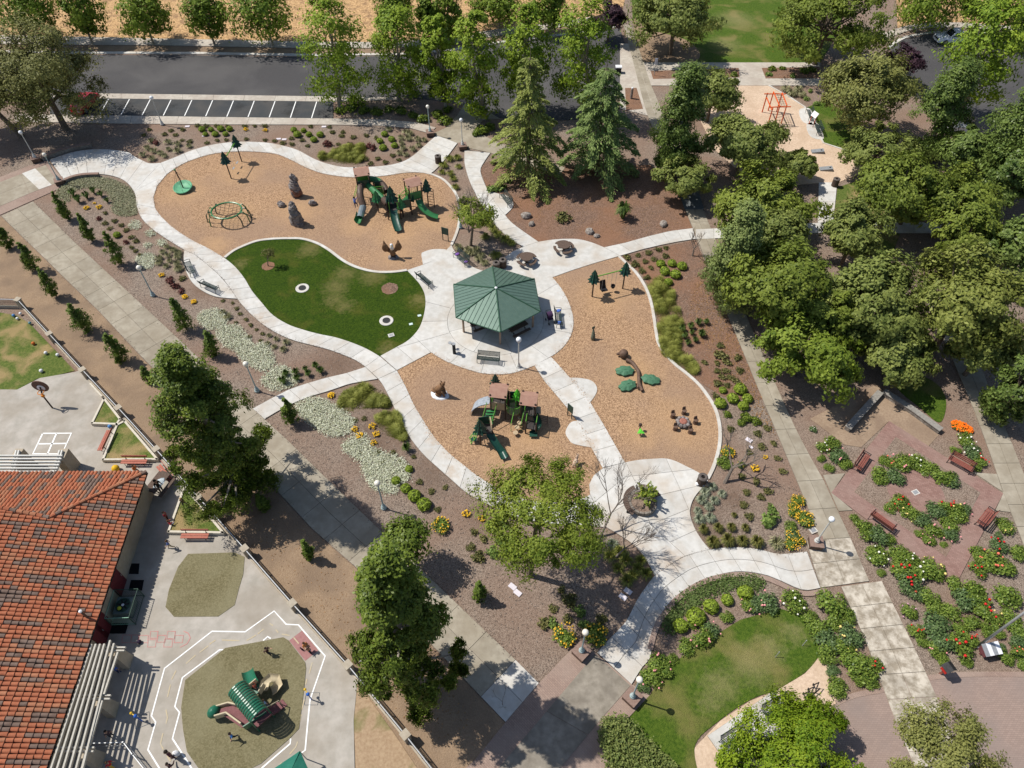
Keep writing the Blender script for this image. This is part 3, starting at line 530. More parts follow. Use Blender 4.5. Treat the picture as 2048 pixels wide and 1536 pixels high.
def crown_cloud(rng, rh, rv, kind):
    """clump centres and clump radii of a crown centred at the origin"""
    if kind == 'oak':
        nl = int(36 + rh * 3.2); d = dirs(rng, nl, -.6); f = rng.uniform(.35, .9, (nl, 1)); Lc = d * f * [rh, rh, rv]; Lr = rng.uniform(.12, .33, nl) * min(rh, rv * 1.3)
        nc = 15
    elif kind == 'street':
        nl = 19; z = np.linspace(-.88, .9, nl) + rng.normal(0, .05, nl); w_ = np.sqrt(np.clip(1 - (np.abs(z + .12)) ** 2.2, .06, 1)); p = np.arange(nl) * 2.4 + rng.uniform(0, .6, nl)
        Lc = np.stack([np.cos(p) * w_ * .6 * rh, np.sin(p) * w_ * .6 * rh, z * rv], 1); Lr = rng.uniform(.34, .56, nl) * rh * (.55 + .45 * w_); nc = 15
    elif kind == 'column':
        nl = 24; z = np.linspace(-.95, .97, nl); w_ = np.clip(np.minimum((z + 1.15) * 2.2, 1.1 - ((z + 1) / 2) ** 1.6), .12, 1); p = rng.uniform(0, 6.28, nl)
        Lc = np.stack([np.cos(p) * .35 * rh * w_, np.sin(p) * .35 * rh * w_, z * rv], 1); Lr = np.maximum(rng.uniform(.42, .62, nl) * rh * w_, .1); nc = 7
    elif kind == 'big':
        nl = 40; z = rng.uniform(-.92, .95, nl); w_ = np.sqrt(np.clip(1 - np.abs(z + .2) ** 1.7, .05, 1)); p = np.arange(nl) * 2.4
        Lc = np.stack([np.cos(p) * w_ * .66 * rh, np.sin(p) * w_ * .66 * rh, z * rv], 1); Lr = rng.uniform(.24, .4, nl) * rh; nc = 15
    elif kind[:4] == 'tall':
        nl = 66 if kind == 'tallfull' else 125; z = rng.uniform(-.92, .98, nl); w_ = np.clip(1.02 - ((z + 1) / 2) ** 1.9, .12, 1) * np.where(z < -.7, .72, 1); p = np.arange(nl) * 2.4; f = rng.uniform(.2, 1.1, nl)
        Lc = np.stack([np.cos(p) * w_ * f * rh, np.sin(p) * w_ * f * rh, z * rv], 1); Lr = rng.uniform(.15, .34, nl) * rh * (1.5 if kind == 'tallfull' else .72); nc = 16
    elif kind == 'airy':
        nl = 26; d = dirs(rng, nl, -.35); Lc = d * rng.uniform(.45, .9, (nl, 1)) * [rh, rh, rv]; Lr = rng.uniform(.17, .3, nl) * rh; nc = 12
    else:
        nl = 8; d = dirs(rng, nl, -.3); Lc = d * rng.uniform(.3, .62, (nl, 1)) * [rh, rh, rv]; Lr = rng.uniform(.35, .5, nl) * rh; nc = 10
    C = []; Rr = []; T = []
    for c, r in zip(Lc, Lr):
        d = dirs(rng, nc, -.75); C.append(c + d * r * rng.uniform(.55, 1.0, (nc, 1)) * [1, 1, .85]); Rr.append(np.full(nc, r * .36)); T.append(np.full(nc, rng.uniform(0, .3)) + rng.uniform(0, .2, nc))
    return Lc, Lr, np.concatenate(C), np.concatenate(Rr), np.concatenate(T)
def crown_mesh(name, rng, rh, rv, kind, mat, leaf, per, aspect=.55):
    Lc, Lr, C, Rr, T = crown_cloud(rng, rh, rv, kind); leaf *= .64; per = int(per * (.84 if kind == 'oak' else 1.08))
    n = len(C); d = dirs(rng, n * per, -1); c = np.repeat(C, per, 0); r = np.repeat(Rr, per).reshape(-1, 1)
    P = c + d * r * rng.uniform(.15, 1.75, (n * per, 1)) * [1, 1, .8]
    out = P / np.array([rh, rh, rv]); N = 1.15 * out + .35 * d + rng.normal(0, .42, P.shape) + [0, 0, .3]
    tint = np.repeat(T, per) + rng.uniform(0, .45, n * per) + rng.normal(0, .05, n * per)
    k = P[:, 2] > -rv * 1.05
    me = leaf_mesh(name, P[k], N[k], leaf * rng.uniform(.65, 1.25, k.sum()), tint[k], mat, aspect, None, rng)
    return me, Lc
barkm = M('tree_bark', (.10, .075, .055), (.22, .175, .135), 9, rough=.95, bump=.5)
paleb = M('pale_bark', (.24, .20, .16), (.42, .37, .31), 6, rough=.95, bump=.3)
def branchy(b, p, d, ln, r, depth, rg, tips=None, up=.25, spread=.7):
    q = Vector(p) + Vector(d) * ln * .5 + Vector((rg.uniform(-.1, .1), rg.uniform(-.1, .1), rg.uniform(-.03, .08))) * ln; e = q + (Vector(d) + Vector((0, 0, up * .4))).normalized() * ln * .5
    b.tube([p, q, e], [r, r * .8, r * .58], 5, cap=False)
    if depth <= 0:
        if tips is not None: tips.append(e)
        return
    for k in range(rg.choice((2, 3, 3, 4))):
        nd = (Vector(d) + Vector((rg.uniform(-1, 1), rg.uniform(-1, 1), rg.uniform(-.4, .7))) * spread + Vector((0, 0, up * .3))).normalized()
        branchy(b, e if k < 2 else q, nd, ln * rg.uniform(.6, .82), r * .66, depth - 1, rg, tips, up, spread)
def crown_fit(base, box):
    cu, cv = (box[0] + box[2]) / 2, (box[1] + box[3]) / 2; zc = rise(base, (cu, cv)); x, y = G(cu, cv, zc); pm = px_per_m(cu, cv, zc)
    rh = (box[2] - box[0]) / 2 / pm; hh = (box[3] - box[1]) / 2 / pm; ph = math.atan2(CAM_H - zc, y)
    rv = math.sqrt(max(hh * hh - (rh * math.sin(ph)) ** 2, (.4 * rh * math.cos(ph)) ** 2)) / math.cos(ph)
    return x, y, zc, rh, rv
def crown_auto(box, clear, rvk):
    """a crown whose foot is hidden: stand it so that its skirt hangs `clear` above the ground"""
    cu, cv = (box[0] + box[2]) / 2, (box[1] + box[3]) / 2; zc = 4.0
    for _ in range(30):
        x, y = G(cu, cv, zc); pm = px_per_m(cu, cv, zc); rh = (box[2] - box[0]) / 2 / pm; hh = (box[3] - box[1]) / 2 / pm; ph = math.atan2(CAM_H - zc, y)
        rv = min(math.sqrt(max(hh * hh - (rh * math.sin(ph)) ** 2, (.5 * rh * math.cos(ph)) ** 2)) / math.cos(ph), rvk * rh); zc = .5 * zc + .5 * (rv + clear)
    return x, y, zc, rh, rv
TREES = []
def tree(kind, base, box, label, mat, seed, name='tree', leaf=.26, per=22, bark=barkm, tr=.05, cat='tree', group=None, fill=1.0, rvk=None, fit=False, clear=.9):
    rng = np.random.default_rng(seed); rg = random.Random(seed); bx, by = G(*base); x, y, zc, rh, rv = crown_fit(base, box)
    if kind in ('oak', 'big') and not fit:
        x, y, zc, rh, rv = crown_auto(box, clear, rvk or (1.0 if kind == 'oak' else 2.2)); bx, by = x, y
    elif rvk: rv = min(rv, rvk * rh)
    TREES.append((label, round(bx, 1), round(by, 1), round(y - by, 2), 'zc', round(zc, 1), 'rh', round(rh, 1), 'rv', round(rv, 1)))
    root = thing(name, label, cat, (bx, by, 0), 0, group); oc = Vector((x - bx, y - by, zc))
    me, Lc = crown_mesh('crown', rng, rh * fill, rv * fill, kind, mat, leaf, per)
    link('crown', me, root, oc)
    b = B(); r0 = max(.05, min(tr, .032) * (zc + rv)); top = oc + Vector((0, 0, rv * .55))
    mid = Vector((oc.x * .3 + rg.uniform(-.1, .1), oc.y * .3, oc.z * .5))
    b.tube([(0, 0, -.1), (0, 0, .25), mid, oc, top], [r0 * 1.35, r0, r0 * .8, r0 * .5, r0 * .12], 7, cap=False)
    for c in Lc[::2]:
        e = oc + Vector(c); s0 = Vector(mid).lerp(oc, rg.uniform(0, .9)) if e.z > mid.z else mid
        b.tube([s0, s0.lerp(e, .5) + Vector((0, 0, -.06 * (e - s0).length)), e], [r0 * .4, r0 * .25, r0 * .07], 5, cap=False)
    b.obj('trunk', bark, root); return root
def cedar(base, top, half, label, mat, seed):
    rng = np.random.default_rng(seed); bx, by = G(*base); H = rise(base, top); Rm = 1.3 * half / px_per_m(*base); root = thing('cedar_tree', label, 'tree', (bx, by, 0))
    b = B(); b.tube([(0, 0, -.1), (0, 0, H * .5), (0, 0, H)], [.26, .16, .02], 7, cap=False); P = []; N = []; T = []; Lg = []
    nl = 14
    for i in range(nl):
        h = H * (.14 + .84 * i / nl); ln = Rm * (1 - (h / H)) ** .62 * 1.08
        for k in range(5):
            a = k * 1.257 + i * .9 + rng.uniform(-.3, .3); l = ln * rng.uniform(.5, 1.15); d = np.array([math.cos(a), math.sin(a), 0]); sd = np.array([-math.sin(a), math.cos(a), 0])
            tk = rng.uniform(0, .35)
            f = lambda t: np.array([0, 0, h]) + d * l * t + np.array([0, 0, l * (.12 * t - .5 * t * t)])
            b.tube([f(0), f(.5), f(1)], [.05, .035, .012], 4, cap=False)
            m = int(75 + 85 * l); t = rng.uniform(.12, 1.05, m) ** .75; wv = rng.normal(0, 1, m) * .3 * l * (1.08 - t) * .8 + rng.normal(0, .06, m)
            q = np.array([f(x) for x in t]) + sd * wv[:, None] + np.array([0, 0, -1]) * rng.exponential(.11, m)[:, None]
            P.append(q); N.append(np.array([0, 0, 1.0]) + d * .35 + rng.normal(0, .4, (m, 3))); T.append(tk + rng.uniform(0, .5, m)); Lg.append(np.tile(d * .8 + [0, 0, -.55], (m, 1)) + sd * wv[:, None])
    P = np.concatenate(P); me = leaf_mesh('crown', P, np.concatenate(N), rng.uniform(.1, .24, len(P)), np.concatenate(T), mat, .34, np.concatenate(Lg), rng)
    link('crown', me, root); b.obj('trunk', barkm, root); return root
def tall(base, top, wpx, label, mat, seed, leaf=.15, per=46, clear=.3, lr=1.0):
    rng = np.random.default_rng(seed); rg = random.Random(seed); bx, by = G(*base); H = rise(base, top); rv = (H - clear) / 2; zc = clear + rv; rh = wpx / 2 / px_per_m(*proj(bx, by, zc), zc)
    TREES.append((label, 'H', round(H, 1), 'rh', round(rh, 1))); root = thing('evergreen_tree', label, 'tree', (bx, by, 0))
    me, Lc = crown_mesh('crown', rng, rh, rv, 'tall' if lr == 1 else 'tallfull', mat, leaf, per); link('crown', me, root, (0, 0, zc)); b = B(); r0 = .02 * H
    b.tube([(0, 0, -.1), (0, 0, zc), (0, 0, H * .9)], [r0 * 1.3, r0 * .7, r0 * .1], 7, cap=False)
    for c in Lc[::2]: e = Vector(c) + Vector((0, 0, zc)); s0 = Vector((0, 0, max(.4, e.z - .6))); b.tube([s0, s0.lerp(e, .6), e], [r0 * .4, r0 * .22, r0 * .06], 5, cap=False)
    b.obj('trunk', paleb, root)
oakm = leafmat('oak_leaf', (0.081, 0.121, 0.016), (0.260, 0.312, 0.053), .25)
oakg = leafmat('grey_oak_leaf', (0.101, 0.140, 0.031), (0.302, 0.340, 0.088), .25)
oliv = leafmat('olive_leaf', (0.113, 0.133, 0.029), (0.324, 0.324, 0.099), .25)
dark = leafmat('dark_leaf', (0.036, 0.071, 0.013), (0.209, 0.271, 0.038), .25, .4)
mag = leafmat('blue_green_leaf', (0.048, 0.091, 0.019), (0.228, 0.299, 0.073), .25, .4)
syc = leafmat('sycamore_leaf', (0.086, 0.170, 0.014), (0.325, 0.419, 0.042), .25)
sycd = leafmat('sycamore_far_leaf', (0.074, 0.144, 0.014), (0.254, 0.328, 0.040), .25)
plum = leafmat('plum_leaf', (0.027, 0.013, 0.019), (0.098, 0.051, 0.068), .15)
pinem = leafmat('pine_needle', (0.102, 0.111, 0.030), (0.262, 0.258, 0.077), .1)
cedm = leafmat('cedar_needle', (0.119, 0.172, 0.038), (0.404, 0.437, 0.116), .25)
cedb = leafmat('blue_cedar_needle', (0.093, 0.163, 0.047), (0.330, 0.420, 0.133), .25)
brig = leafmat('bright_leaf', (0.062, 0.150, 0.010), (0.300, 0.387, 0.027), .3, warm=(.30, .31, .03))
feath = leafmat('feathery_leaf', (0.093, 0.158, 0.019), (0.316, 0.365, 0.052), .3)
colm = leafmat('hornbeam_leaf', (0.043, 0.080, 0.014), (0.184, 0.250, 0.037), .15)
# trees: foot and crown box as seen in the photograph
S = 'young broadleaf street tree on the far sidewalk, '
for i, (b_, x_, l_) in enumerate([((45, 90), (-25, -40, 118, 58), 'in the far corner behind the pine'), ((185, 87), (120, -30, 203, 66), 'first to the right of the pine'), ((307, 88), (231, -22, 341, 67), 'second from the pine'), ((430, 91), (364, -18, 456, 66), 'third from the pine'), ((546.5, 92), (452, -22, 582, 70), 'broad crown just before the road trees'), ((790, 90), (748, -28, 826, 44), 'peeping out above the second road tree'), ((845, 85), (828, -8, 880, 66), 'slim, between two road trees'), ((899, 82), (862, -28, 928, 70), 'behind the third road tree'), ((1000, 58), (930, -30, 1046, 44), 'by the curve of the sidewalk'), ((1111, 68), (1056, -30, 1136, 50), 'last before the plum tree')]):
    tree('street', b_, x_, S + l_, sycd, 40 + i, 'street_tree', .33, 17, paleb, .022)
S = 'tall bright green sycamore between road and planted bed, '
for i, (b_, x_, l_) in enumerate([((681, 214), (596, 0, 740, 212), 'at the end of the parking bays'), ((798, 201), (736, 22, 856, 192), 'second from the parking bays'), ((893, 219), (838, 40, 915, 196), 'slender third from the parking bays'), ((969, 238), (892, 32, 1003, 232), 'beside the lamp posts'), ((1056, 226), (994, 22, 1104, 200), 'behind the green cedar'), ((1180, 232), (1096, 6, 1238, 214), 'behind the blue cedar')]):
    tree('street', b_, x_, S + l_, syc, 60 + i, 'sycamore_tree', .27, 30, paleb, .024)
tree('oak', (1225, 108), (1186, -20, 1254, 90), 'dark purple plum tree by the top of the long walk', plum, 70, 'plum_tree', .24, 22)
tree('oak', (1815, 168), (1770, 90, 1850, 158), 'purple plum shrub tree at the road bend', plum, 71, 'plum_tree', .24, 20)
tree('oak', (1368, 118), (1248, -40, 1458, 104), 'wide oak at the edge of the far lawn, left of two', oakg, 72, 'oak_tree', .3, 26)
tree('oak', (1655, 128), (1524, -45, 1792, 128), 'wide dark oak beyond the fitness court on the lawn', oakm, 73, 'oak_tree', .3, 30)
tree('oak', (1700, 262), (1634, 104, 1834, 262), 'pale olive tree right of the orange fitness frame', oliv, 74, 'olive_tree', .27, 32, rvk=1.1)
tree('street', (1915, 242), (1888, 12, 2046, 205), 'sycamore in front of the white pickup', syc, 75, 'sycamore_tree', .29, 34, paleb, .024)
tree('street', (1832, 64), (1792, -40, 1922, 52), 'street tree left of the white pickup', sycd, 76, 'street_tree', .32, 20, paleb, .022)
tree('street', (1985, 75), (1925, -45, 2022, 42), 'street tree beyond the white pickup', sycd, 77, 'street_tree', .32, 20, paleb, .022)
tree('street', (2052, 96), (2018, -20, 2110, 84), 'street tree at the far right edge', sycd, 78, 'street_tree', .32, 18, paleb, .022)
tall((1845, 318), (1868, 135), 108, 'blue-green conifer-like tree left of the bend sycamore', mag, 79, .2, 32, lr=2)
tall((1985, 372), (2020, 150), 135, 'dark evergreen below the road bend', mag, 80, .22, 32, lr=2)
tree('oak', (2040, 420), (1950, 275, 2110, 430), 'dark leafy evergreen at the right edge', mag, 81, 'evergreen_tree', .27, 26)
tree('oak', (1738, 332), (1678, 248, 1842, 348), 'small yellow-green oak by the granite court', oakg, 82, 'oak_tree', .24, 24)
tree('oak', (1780, 516), (1694, 290, 1900, 470), 'oak with bare lower trunk behind the large oaks', oakm, 83, 'oak_tree', .26, 30)
tree('oak', (1925, 500), (1830, 330, 2000, 480), 'dense dark oak right of the bare trunked oak', oakm, 84, 'oak_tree', .26, 28)
tree('oak', (2050, 600), (1960, 400, 2100, 590), 'blue-green evergreen at the right edge above the walk', mag, 85, 'evergreen_tree', .26, 28)
tall((1446, 606), (1420, 418), 112, 'grey-green juniper beside the long walk', leafmat('juniper_leaf', (0.101, 0.151, 0.042), (0.324, 0.382, 0.125), .25), 86, .18, 40, lr=2)
tree('oak', (1560, 492), (1414, 330, 1658, 480), 'bright oak between long walk and fitness court', leafmat('spring_oak_leaf', (0.091, 0.135, 0.016), (0.265, 0.309, 0.052), .15), 87, 'oak_tree', .26, 36)
tree('oak', (1560, 722), (1448, 465, 1680, 690), 'large oak beside the long walk, upper of the group', oakm, 88, 'oak_tree', .26, 42, rvk=.9)
tree('oak', (1625, 800), (1482, 590, 1740, 796), 'large oak overhanging the stone seat wall', leafmat('fresh_oak_leaf', (0.081, 0.139, 0.015), (0.273, 0.342, 0.047), .25), 89, 'oak_tree', .25, 42, rvk=.9)
tree('oak', (1745, 735), (1630, 460, 1850, 745), 'large grey-green oak in the middle of the oak group', oakg, 90, 'oak_tree', .26, 40, rvk=.9)
tree('oak', (1915, 765), (1800, 462, 2050, 760), 'large pale oak at the right of the oak group', leafmat('pale_oak_leaf', (0.102, 0.135, 0.020), (0.306, 0.329, 0.083), .25), 91, 'oak_tree', .26, 44, rvk=.95)
for i, (x_, l_, m_) in enumerate([((1716, 640, 1880, 778), 'added oak casting shade on the lawn by the seat wall', oakg), ((1560, 560, 1720, 720), 'oak filling the middle of the group beside the long walk', oakm), ((1700, 560, 1860, 730), 'oak between the grey-green and the pale oak', oakg), ((1640, 400, 1780, 540), 'oak behind the grey-green oak', oakg), ((1860, 400, 2010, 540), 'oak behind the large pale oak', oakm), ((1480, 400, 1620, 540), 'oak behind the upper oak of the group', oakg), ((1900, 620, 2040, 770), 'oak at the lower right of the pale oak', oakg), ((1760, 330, 1900, 450), 'evergreen filling below the bend sycamore', oakm), ((1880, 250, 2000, 360), 'evergreen above the dark oaks', mag), ((1560, 300, 1640, 360), 'small oak overhanging the granite court', oakg)]):  # the first oak is a filler added to shade the lawn
    tree('oak', (x_[0], x_[3]), x_, l_, m_, 400 + i, 'oak_tree', .25, 34, rvk=.9)
tree('big', (2062, 850), (1988, 700, 2100, 842), 'blue-green tree at the right edge by the walk', mag, 92, 'evergreen_tree', .22, 26)
tall((1342, 352), (1322, 142), 104, 'dark glossy evergreen right of the blue cedar', mag, 93, .2, 40, lr=2)
tree('oak', (1420, 256), (1366, 134, 1488, 236), 'grey-green oak behind the dark evergreen', oakg, 94, 'oak_tree', .26, 24)
tree('oak', (1480, 372), (1392, 215, 1588, 355), 'oak in front of the orange fitness frame', oakg, 95, 'oak_tree', .25, 36)
tree('oak', (1390, 405), (1300, 322, 1432, 382), 'low spreading oak limb over the grey slabs', oakg, 96, 'oak_tree', .24, 20)
tree('oak', (112, 270), (-50, 48, 206, 262), 'broad olive-brown pine over the parked red car', pinem, 97, 'pine_tree', .2, 60, rvk=1.0, clear=.7)
tree('oak', (42, 273), (-190, 90, -5, 235), 'pine with leaning dark trunk at the left edge', pinem, 98, 'pine_tree', .26, 30, fit=True, rvk=.6)
cedar((1056, 358), (1046, 94), 66, 'green deodar cedar with drooping branches above the bark bed', cedm, 101)
cedar((1192, 343), (1180, 120), 76, 'blue-green deodar cedar right of the other cedar', cedb, 102)
tall((490, 990), (338, 708), 220, 'tall dark tree between school fence and tan walk, upper one', dark, 103)
tall((838, 1368), (768, 1118), 238, 'tall dark tree between school fence and tan walk, lower one', dark, 104)
tree('street', (832, 1128), (756, 1032, 862, 1126), 'young glossy tree on the tan walk\'s right side', dark, 105, 'evergreen_tree', .17, 22, paleb, .02)
tree('airy', (1060, 1150), (936, 912, 1216, 1142), 'feathery multi-trunk tree over the south walk', feath, 106, 'feathery_tree', .13, 100, barkm, .022, rvk=.8)
tree('oak', (1600, 1570), (1432, 1416, 1776, 1660), 'bright yellow-green tree at the bottom edge beside the brick plaza', brig, 107, 'broadleaf_tree', .125, 130, rvk=.5, clear=.4)
tree('airy', (1895, 1575), (1772, 1400, 2012, 1640), 'olive small-leaved tree at the bottom edge on the brick plaza', oliv, 108, 'broadleaf_tree', .11, 75, paleb, .02)
# small columnar trees either side of the tan walk
def column(base, top, wpx, label, seed, group):
    bx, by = G(*base); H = rise(base, top); pm = px_per_m(*base); rng = np.random.default_rng(seed); root = thing('columnar_tree', label, 'tree', (bx, by, 0), 0, group)
    me, _ = crown_mesh('crown', rng, .66 * wpx / pm, H * .48, 'column', colm, .13, 22); link('crown', me, root, (0, 0, H * .54))
    B().tube([(0, 0, -.05), (0, 0, H * .6)], [.05, .03], 6, cap=False).obj('trunk', barkm, root)
cl = 'narrow young tree left of the tan walk, '; cr = 'narrow young tree right of the tan walk, '
for i, (b_, t_, w_, l_) in enumerate([((23, 497), (0, 447), 27, cl + 'nearest the upper left corner'), ((73, 541), (36, 486), 30, cl + 'second from the top'), ((115, 595), (89, 538), 28, cl + 'third from the top'), ((175, 665), (142, 608), 42, cl + 'broad fourth from the top'), ((245, 724), (206, 668), 36, cl + 'fifth from the top'), ((302, 765), (273, 735), 24, cl + 'stunted one beside the upper dark tree'), ((137, 440), (105, 385), 27, cr + 'nearest the brick piers'), ((187, 483), (158, 428), 24, cr + 'second from the brick piers'), ((242, 529), (205, 464), 32, cr + 'third from the brick piers'), ((374, 660), (342, 597), 36, cr + 'beside the yellow flower clumps'), ((432, 712), (410, 663), 34, cr + 'above the silver ground cover'), ((586, 846), (562, 799), 32, cr + 'below the branch walk'), ((960, 1198), (951, 1166), 30, 'small round-headed sapling alone in the lower mulch bed'), ((622, 1118), (611, 1082), 24, 'thin sapling in the shade strip by the school fence'), ((530, 1018), (524, 990), 26, 'little sapling in the shade of the upper dark tree')]):
    column(b_, t_, w_, l_, 200 + i, 'narrow young trees along the tan walk')
# bare trees
barewood = M('bare_wood', (.13, .105, .085), (.25, .21, .18), 12, rough=.95)
def bare(base, h, label, seed, lean=(0, 0), r=.09, depth=4, spread=.8, name='bare_tree', ln=.4):
    rg = random.Random(seed); bx, by = G(*base); root = thing(name, label, 'tree', (bx, by, 0)); b = B(); p = Vector((lean[0] * .4, lean[1] * .4, h * .33))
    b.tube([(0, 0, -.05), p * .5, p], [r * 1.3, r, r * .85], 6, cap=False); t = B()
    for k in range(3):
        a = k * 2.1 + rg.uniform(0, 1); branchy(t, p, Vector((math.cos(a) * .7 + lean[0] * .3, math.sin(a) * .7 + lean[1] * .3, .8)).normalized(), h * ln * .75, r * .6, depth, rg, None, .3, spread)
    b.obj('trunk', barewood, root); t.obj('branches', barewood, root); return root
bare((1450, 965), 3.6, 'leafless small tree in the bed right of the round plaza', 3, (.9, 1.2), .12, 3, .75)
bare((1200, 1075), 5.2, 'leafless twiggy tree beside the feathery tree', 7, (1.6, 2.2), .075, 5, .62)
bare((1225, 1120), 3.2, 'leafless twiggy shrub tree over the edge of the round plaza', 21, (1.8, .8), .07, 5, .55)
bare((1385, 512), 2.6, 'small dark leafless tree at the end of the east walk', 9, (0, .2), .07, 3, .8)
bare((870, 1405), 2.2, 'small bare twig tree by the lower dark tree', 12, (.2, .3), .04, 3, .6)
bare((1005, 1410), 2.0, 'thin leafless sapling by the new slab', 15, (0, 0), .02, 2, .5)
t_ = tree('airy', (942, 491), (896, 392, 1000, 462), 'sparse leaning tree in the triangular bed by the pavilion', feath, 110, 'sparse_tree', .17, 12, barkm, .03)
rg = random.Random(5); b = B()
for d in ((-.6, .5, 1), (.1, .9, 1), (.5, .7, 1), (-.2, .2, 1.1), (.6, .2, .9)): branchy(b, (-.15, .3, 1.3), Vector(d).normalized(), 1.5, .05, 4, rg, None, .3, .5)
b.obj('branches', barewood, t_)
# ------------------------------------------------------------------ shrubs, tufts, flowers
def q(ox, oy, s, pts): return [(ox + p[0] / s, oy + p[1] / s) + tuple(p[2:]) for p in pts]
def blades(name, n, r, h, mat, seed, w=.018, droop=.5):
    rg = np.random.default_rng(seed); vs = []; fs = []; tn = []
    for i in range(n):
        a = rg.uniform(0, 6.28); l = r * rg.uniform(.5, 1.1); hh = h * rg.uniform(.6, 1.1); d = np.array([math.cos(a), math.sin(a), 0]); s = np.array([-math.sin(a), math.cos(a), 0]) * w; o = d * r * .12
        k = len(vs); vs += [tuple(o - s), tuple(o + s), tuple(o + d * l * .5 + s + [0, 0, hh]), tuple(o + d * l * .5 - s + [0, 0, hh]), tuple(o + d * l + [0, 0, hh * (1 - droop)])]
        fs += [(k, k + 1, k + 2, k + 3), (k + 3, k + 2, k + 4)]; tn += [rg.uniform(0, 1)] * 5
    me = bpy.data.meshes.new(name); me.from_pydata(vs, [], fs); me.materials.append(mat); at = me.attributes.new('tint', 'FLOAT', 'POINT'); at.data.foreach_set('value', tn); me.update(); return me
def bush(name, rng, r, n, leaf, mat, flat=.75, ball=False):
    d = dirs(rng, n, -.1 if ball else -.25)
    if ball: P = d * r * rng.uniform(.86, 1.02, (n, 1)); N = d + rng.normal(0, .35, (n, 3))
    else:
        lob = dirs(rng, 7, -.2) * r * .5; li = rng.integers(0, 7, n); P = lob[li] * [1, 1, .7] + d * r * .52 * rng.uniform(.4, 1.1, (n, 1)); N = P / r + rng.normal(0, .5, (n, 3)) + [0, 0, .3]
    P[:, 2] = np.abs(P[:, 2]) * flat + (.25 * r if not ball else .5 * r * flat) * (P[:, 2] > -9)
    return leaf_mesh(name, P, N, leaf * rng.uniform(.6, 1.2, n), rng.uniform(0, 1, n), mat, .6, None, rng)
def flowers(name, rng, r, n, size, mat, flat=.75, z=.3):
    d = dirs(rng, n, .0); P = d * r * rng.uniform(.75, 1.02, (n, 1)) * [1, 1, flat]; P[:, 2] += z * r
    b = B()
    for p in P: b.ball(tuple(p), size * rng.uniform(.7, 1.3), 5, 3)
    return b.mesh(name, mat)
rngP = np.random.default_rng(77); rgP = random.Random(77)
tuft_pale = leafmat('pale_tuft', (0.160, 0.165, 0.070), (0.420, 0.400, 0.220), .2); tuft_ol = leafmat('olive_tuft', (.11, .135, .022), (.36, .37, .085), .25)
tuft_gn = leafmat('green_tuft', (0.039, 0.078, 0.016), (0.143, 0.208, 0.046), .2); tuft_bl = leafmat('silver_tuft', (0.160, 0.190, 0.120), (0.400, 0.430, 0.300), .15)
ballm = leafmat('clipped_leaf', (.12, .18, .018), (.30, .39, .045), .15); lowm = leafmat('low_shrub_leaf', (0.060, 0.072, 0.022), (0.192, 0.180, 0.060), .15)
redm = leafmat('red_shrub_leaf', (0.060, 0.022, 0.019), (0.180, 0.066, 0.054), .15); yelm = M('yellow_flower', (.72, .40, .02), (.80, .52, .05), 20)
rosel = leafmat('rose_leaf', (0.068, 0.126, 0.019), (0.255, 0.337, 0.061), .25, .4); roseb = leafmat('bluish_rose_leaf', (0.051, 0.094, 0.032), (0.153, 0.221, 0.079), .15, .4)
hedgem = leafmat('hedge_leaf', (0.064, 0.120, 0.022), (0.224, 0.304, 0.072), .15)
PM = {'pale': [blades('tuft', 90, .5, .42, tuft_pale, i, .022) for i in range(2)], 'olive': [blades('tuft', 120, .55, .45, tuft_ol, i, .02) for i in range(2)],
      'green': [blades('tuft', 80, .3, .5, tuft_gn, i, .02, .25) for i in range(2)], 'silver': [blades('tuft', 130, .5, .45, tuft_bl, i, .022) for i in range(2)],
      'ball': [bush('shrub', rngP, .4, 420, .07, ballm, .85, True) for i in range(2)], 'low': [bush('shrub', rngP, .4, 150, .085, lowm, .6) for i in range(3)],
      'green_low': [bush('shrub', rngP, .45, 220, .09, hedgem, .7) for i in range(2)], 'red': [bush('shrub', rngP, .35, 130, .085, redm, .8) for i in range(2)],
      'grasball': [blades('tuft', 200, .36, .42, leafmat('moss_tuft', (0.072, 0.084, 0.019), (0.228, 0.216, 0.060), .2), i, .018, .35) for i in range(2)], 'hedge': [bush('shrub', rngP, .8, 520, .13, dark, .8) for i in range(2)]}
PNAME = {'pale': 'grass_tuft', 'olive': 'grass_tuft', 'green': 'grass_tuft', 'silver': 'grass_tuft', 'grasball': 'grass_tuft', 'ball': 'round_shrub', 'low': 'low_shrub', 'green_low': 'low_shrub', 'red': 'low_shrub', 'hedge': 'shrub'}
corem = M('shrub_shade_core', (.035, .045, .012), (.06, .07, .02), 9)
CORE = B().ball((0, 0, .19), .33, 10, 6, sc=(1, 1, .9)).mesh('shade_core', corem)  # dark ball inside the leaves, painted as the shaded interior
def plants(kind, pts, label, scale=1.0, z=.0):
    for p in pts:
        x, y = G(p[0], p[1]); s = scale * (p[2] if len(p) > 2 else 1) * rgP.uniform(.85, 1.15)
        o = prop(link(PNAME[kind], rgP.choice(PM[kind]), None, (x, y, z), rgP.uniform(0, 6.3), s), label, 'shrub' if 'shrub' in PNAME[kind] else 'grass', label)
        if kind == 'ball': link('shade_core', CORE, o)
Z5 = lambda *p: q(280, 250, 4.8, p); Z6 = lambda *p: q(640, 250, 4.8, p); Z0 = lambda *p: q(0, 300, 3.657, p); Z2 = lambda *p: q(340, 460, 4.267, p); Z4 = lambda *p: q(980, 330, 4.267, p)
ZS = lambda *p: q(560, 740, 5.12, p); ZB = lambda *p: q(920, 880, 3.746, p); ZR = lambda *p: q(1360, 800, 4.2675, p); ZE = lambda *p: q(1100, 640, 4.8, p); ZC = lambda *p: q(1060, 1100, 3.522, p)
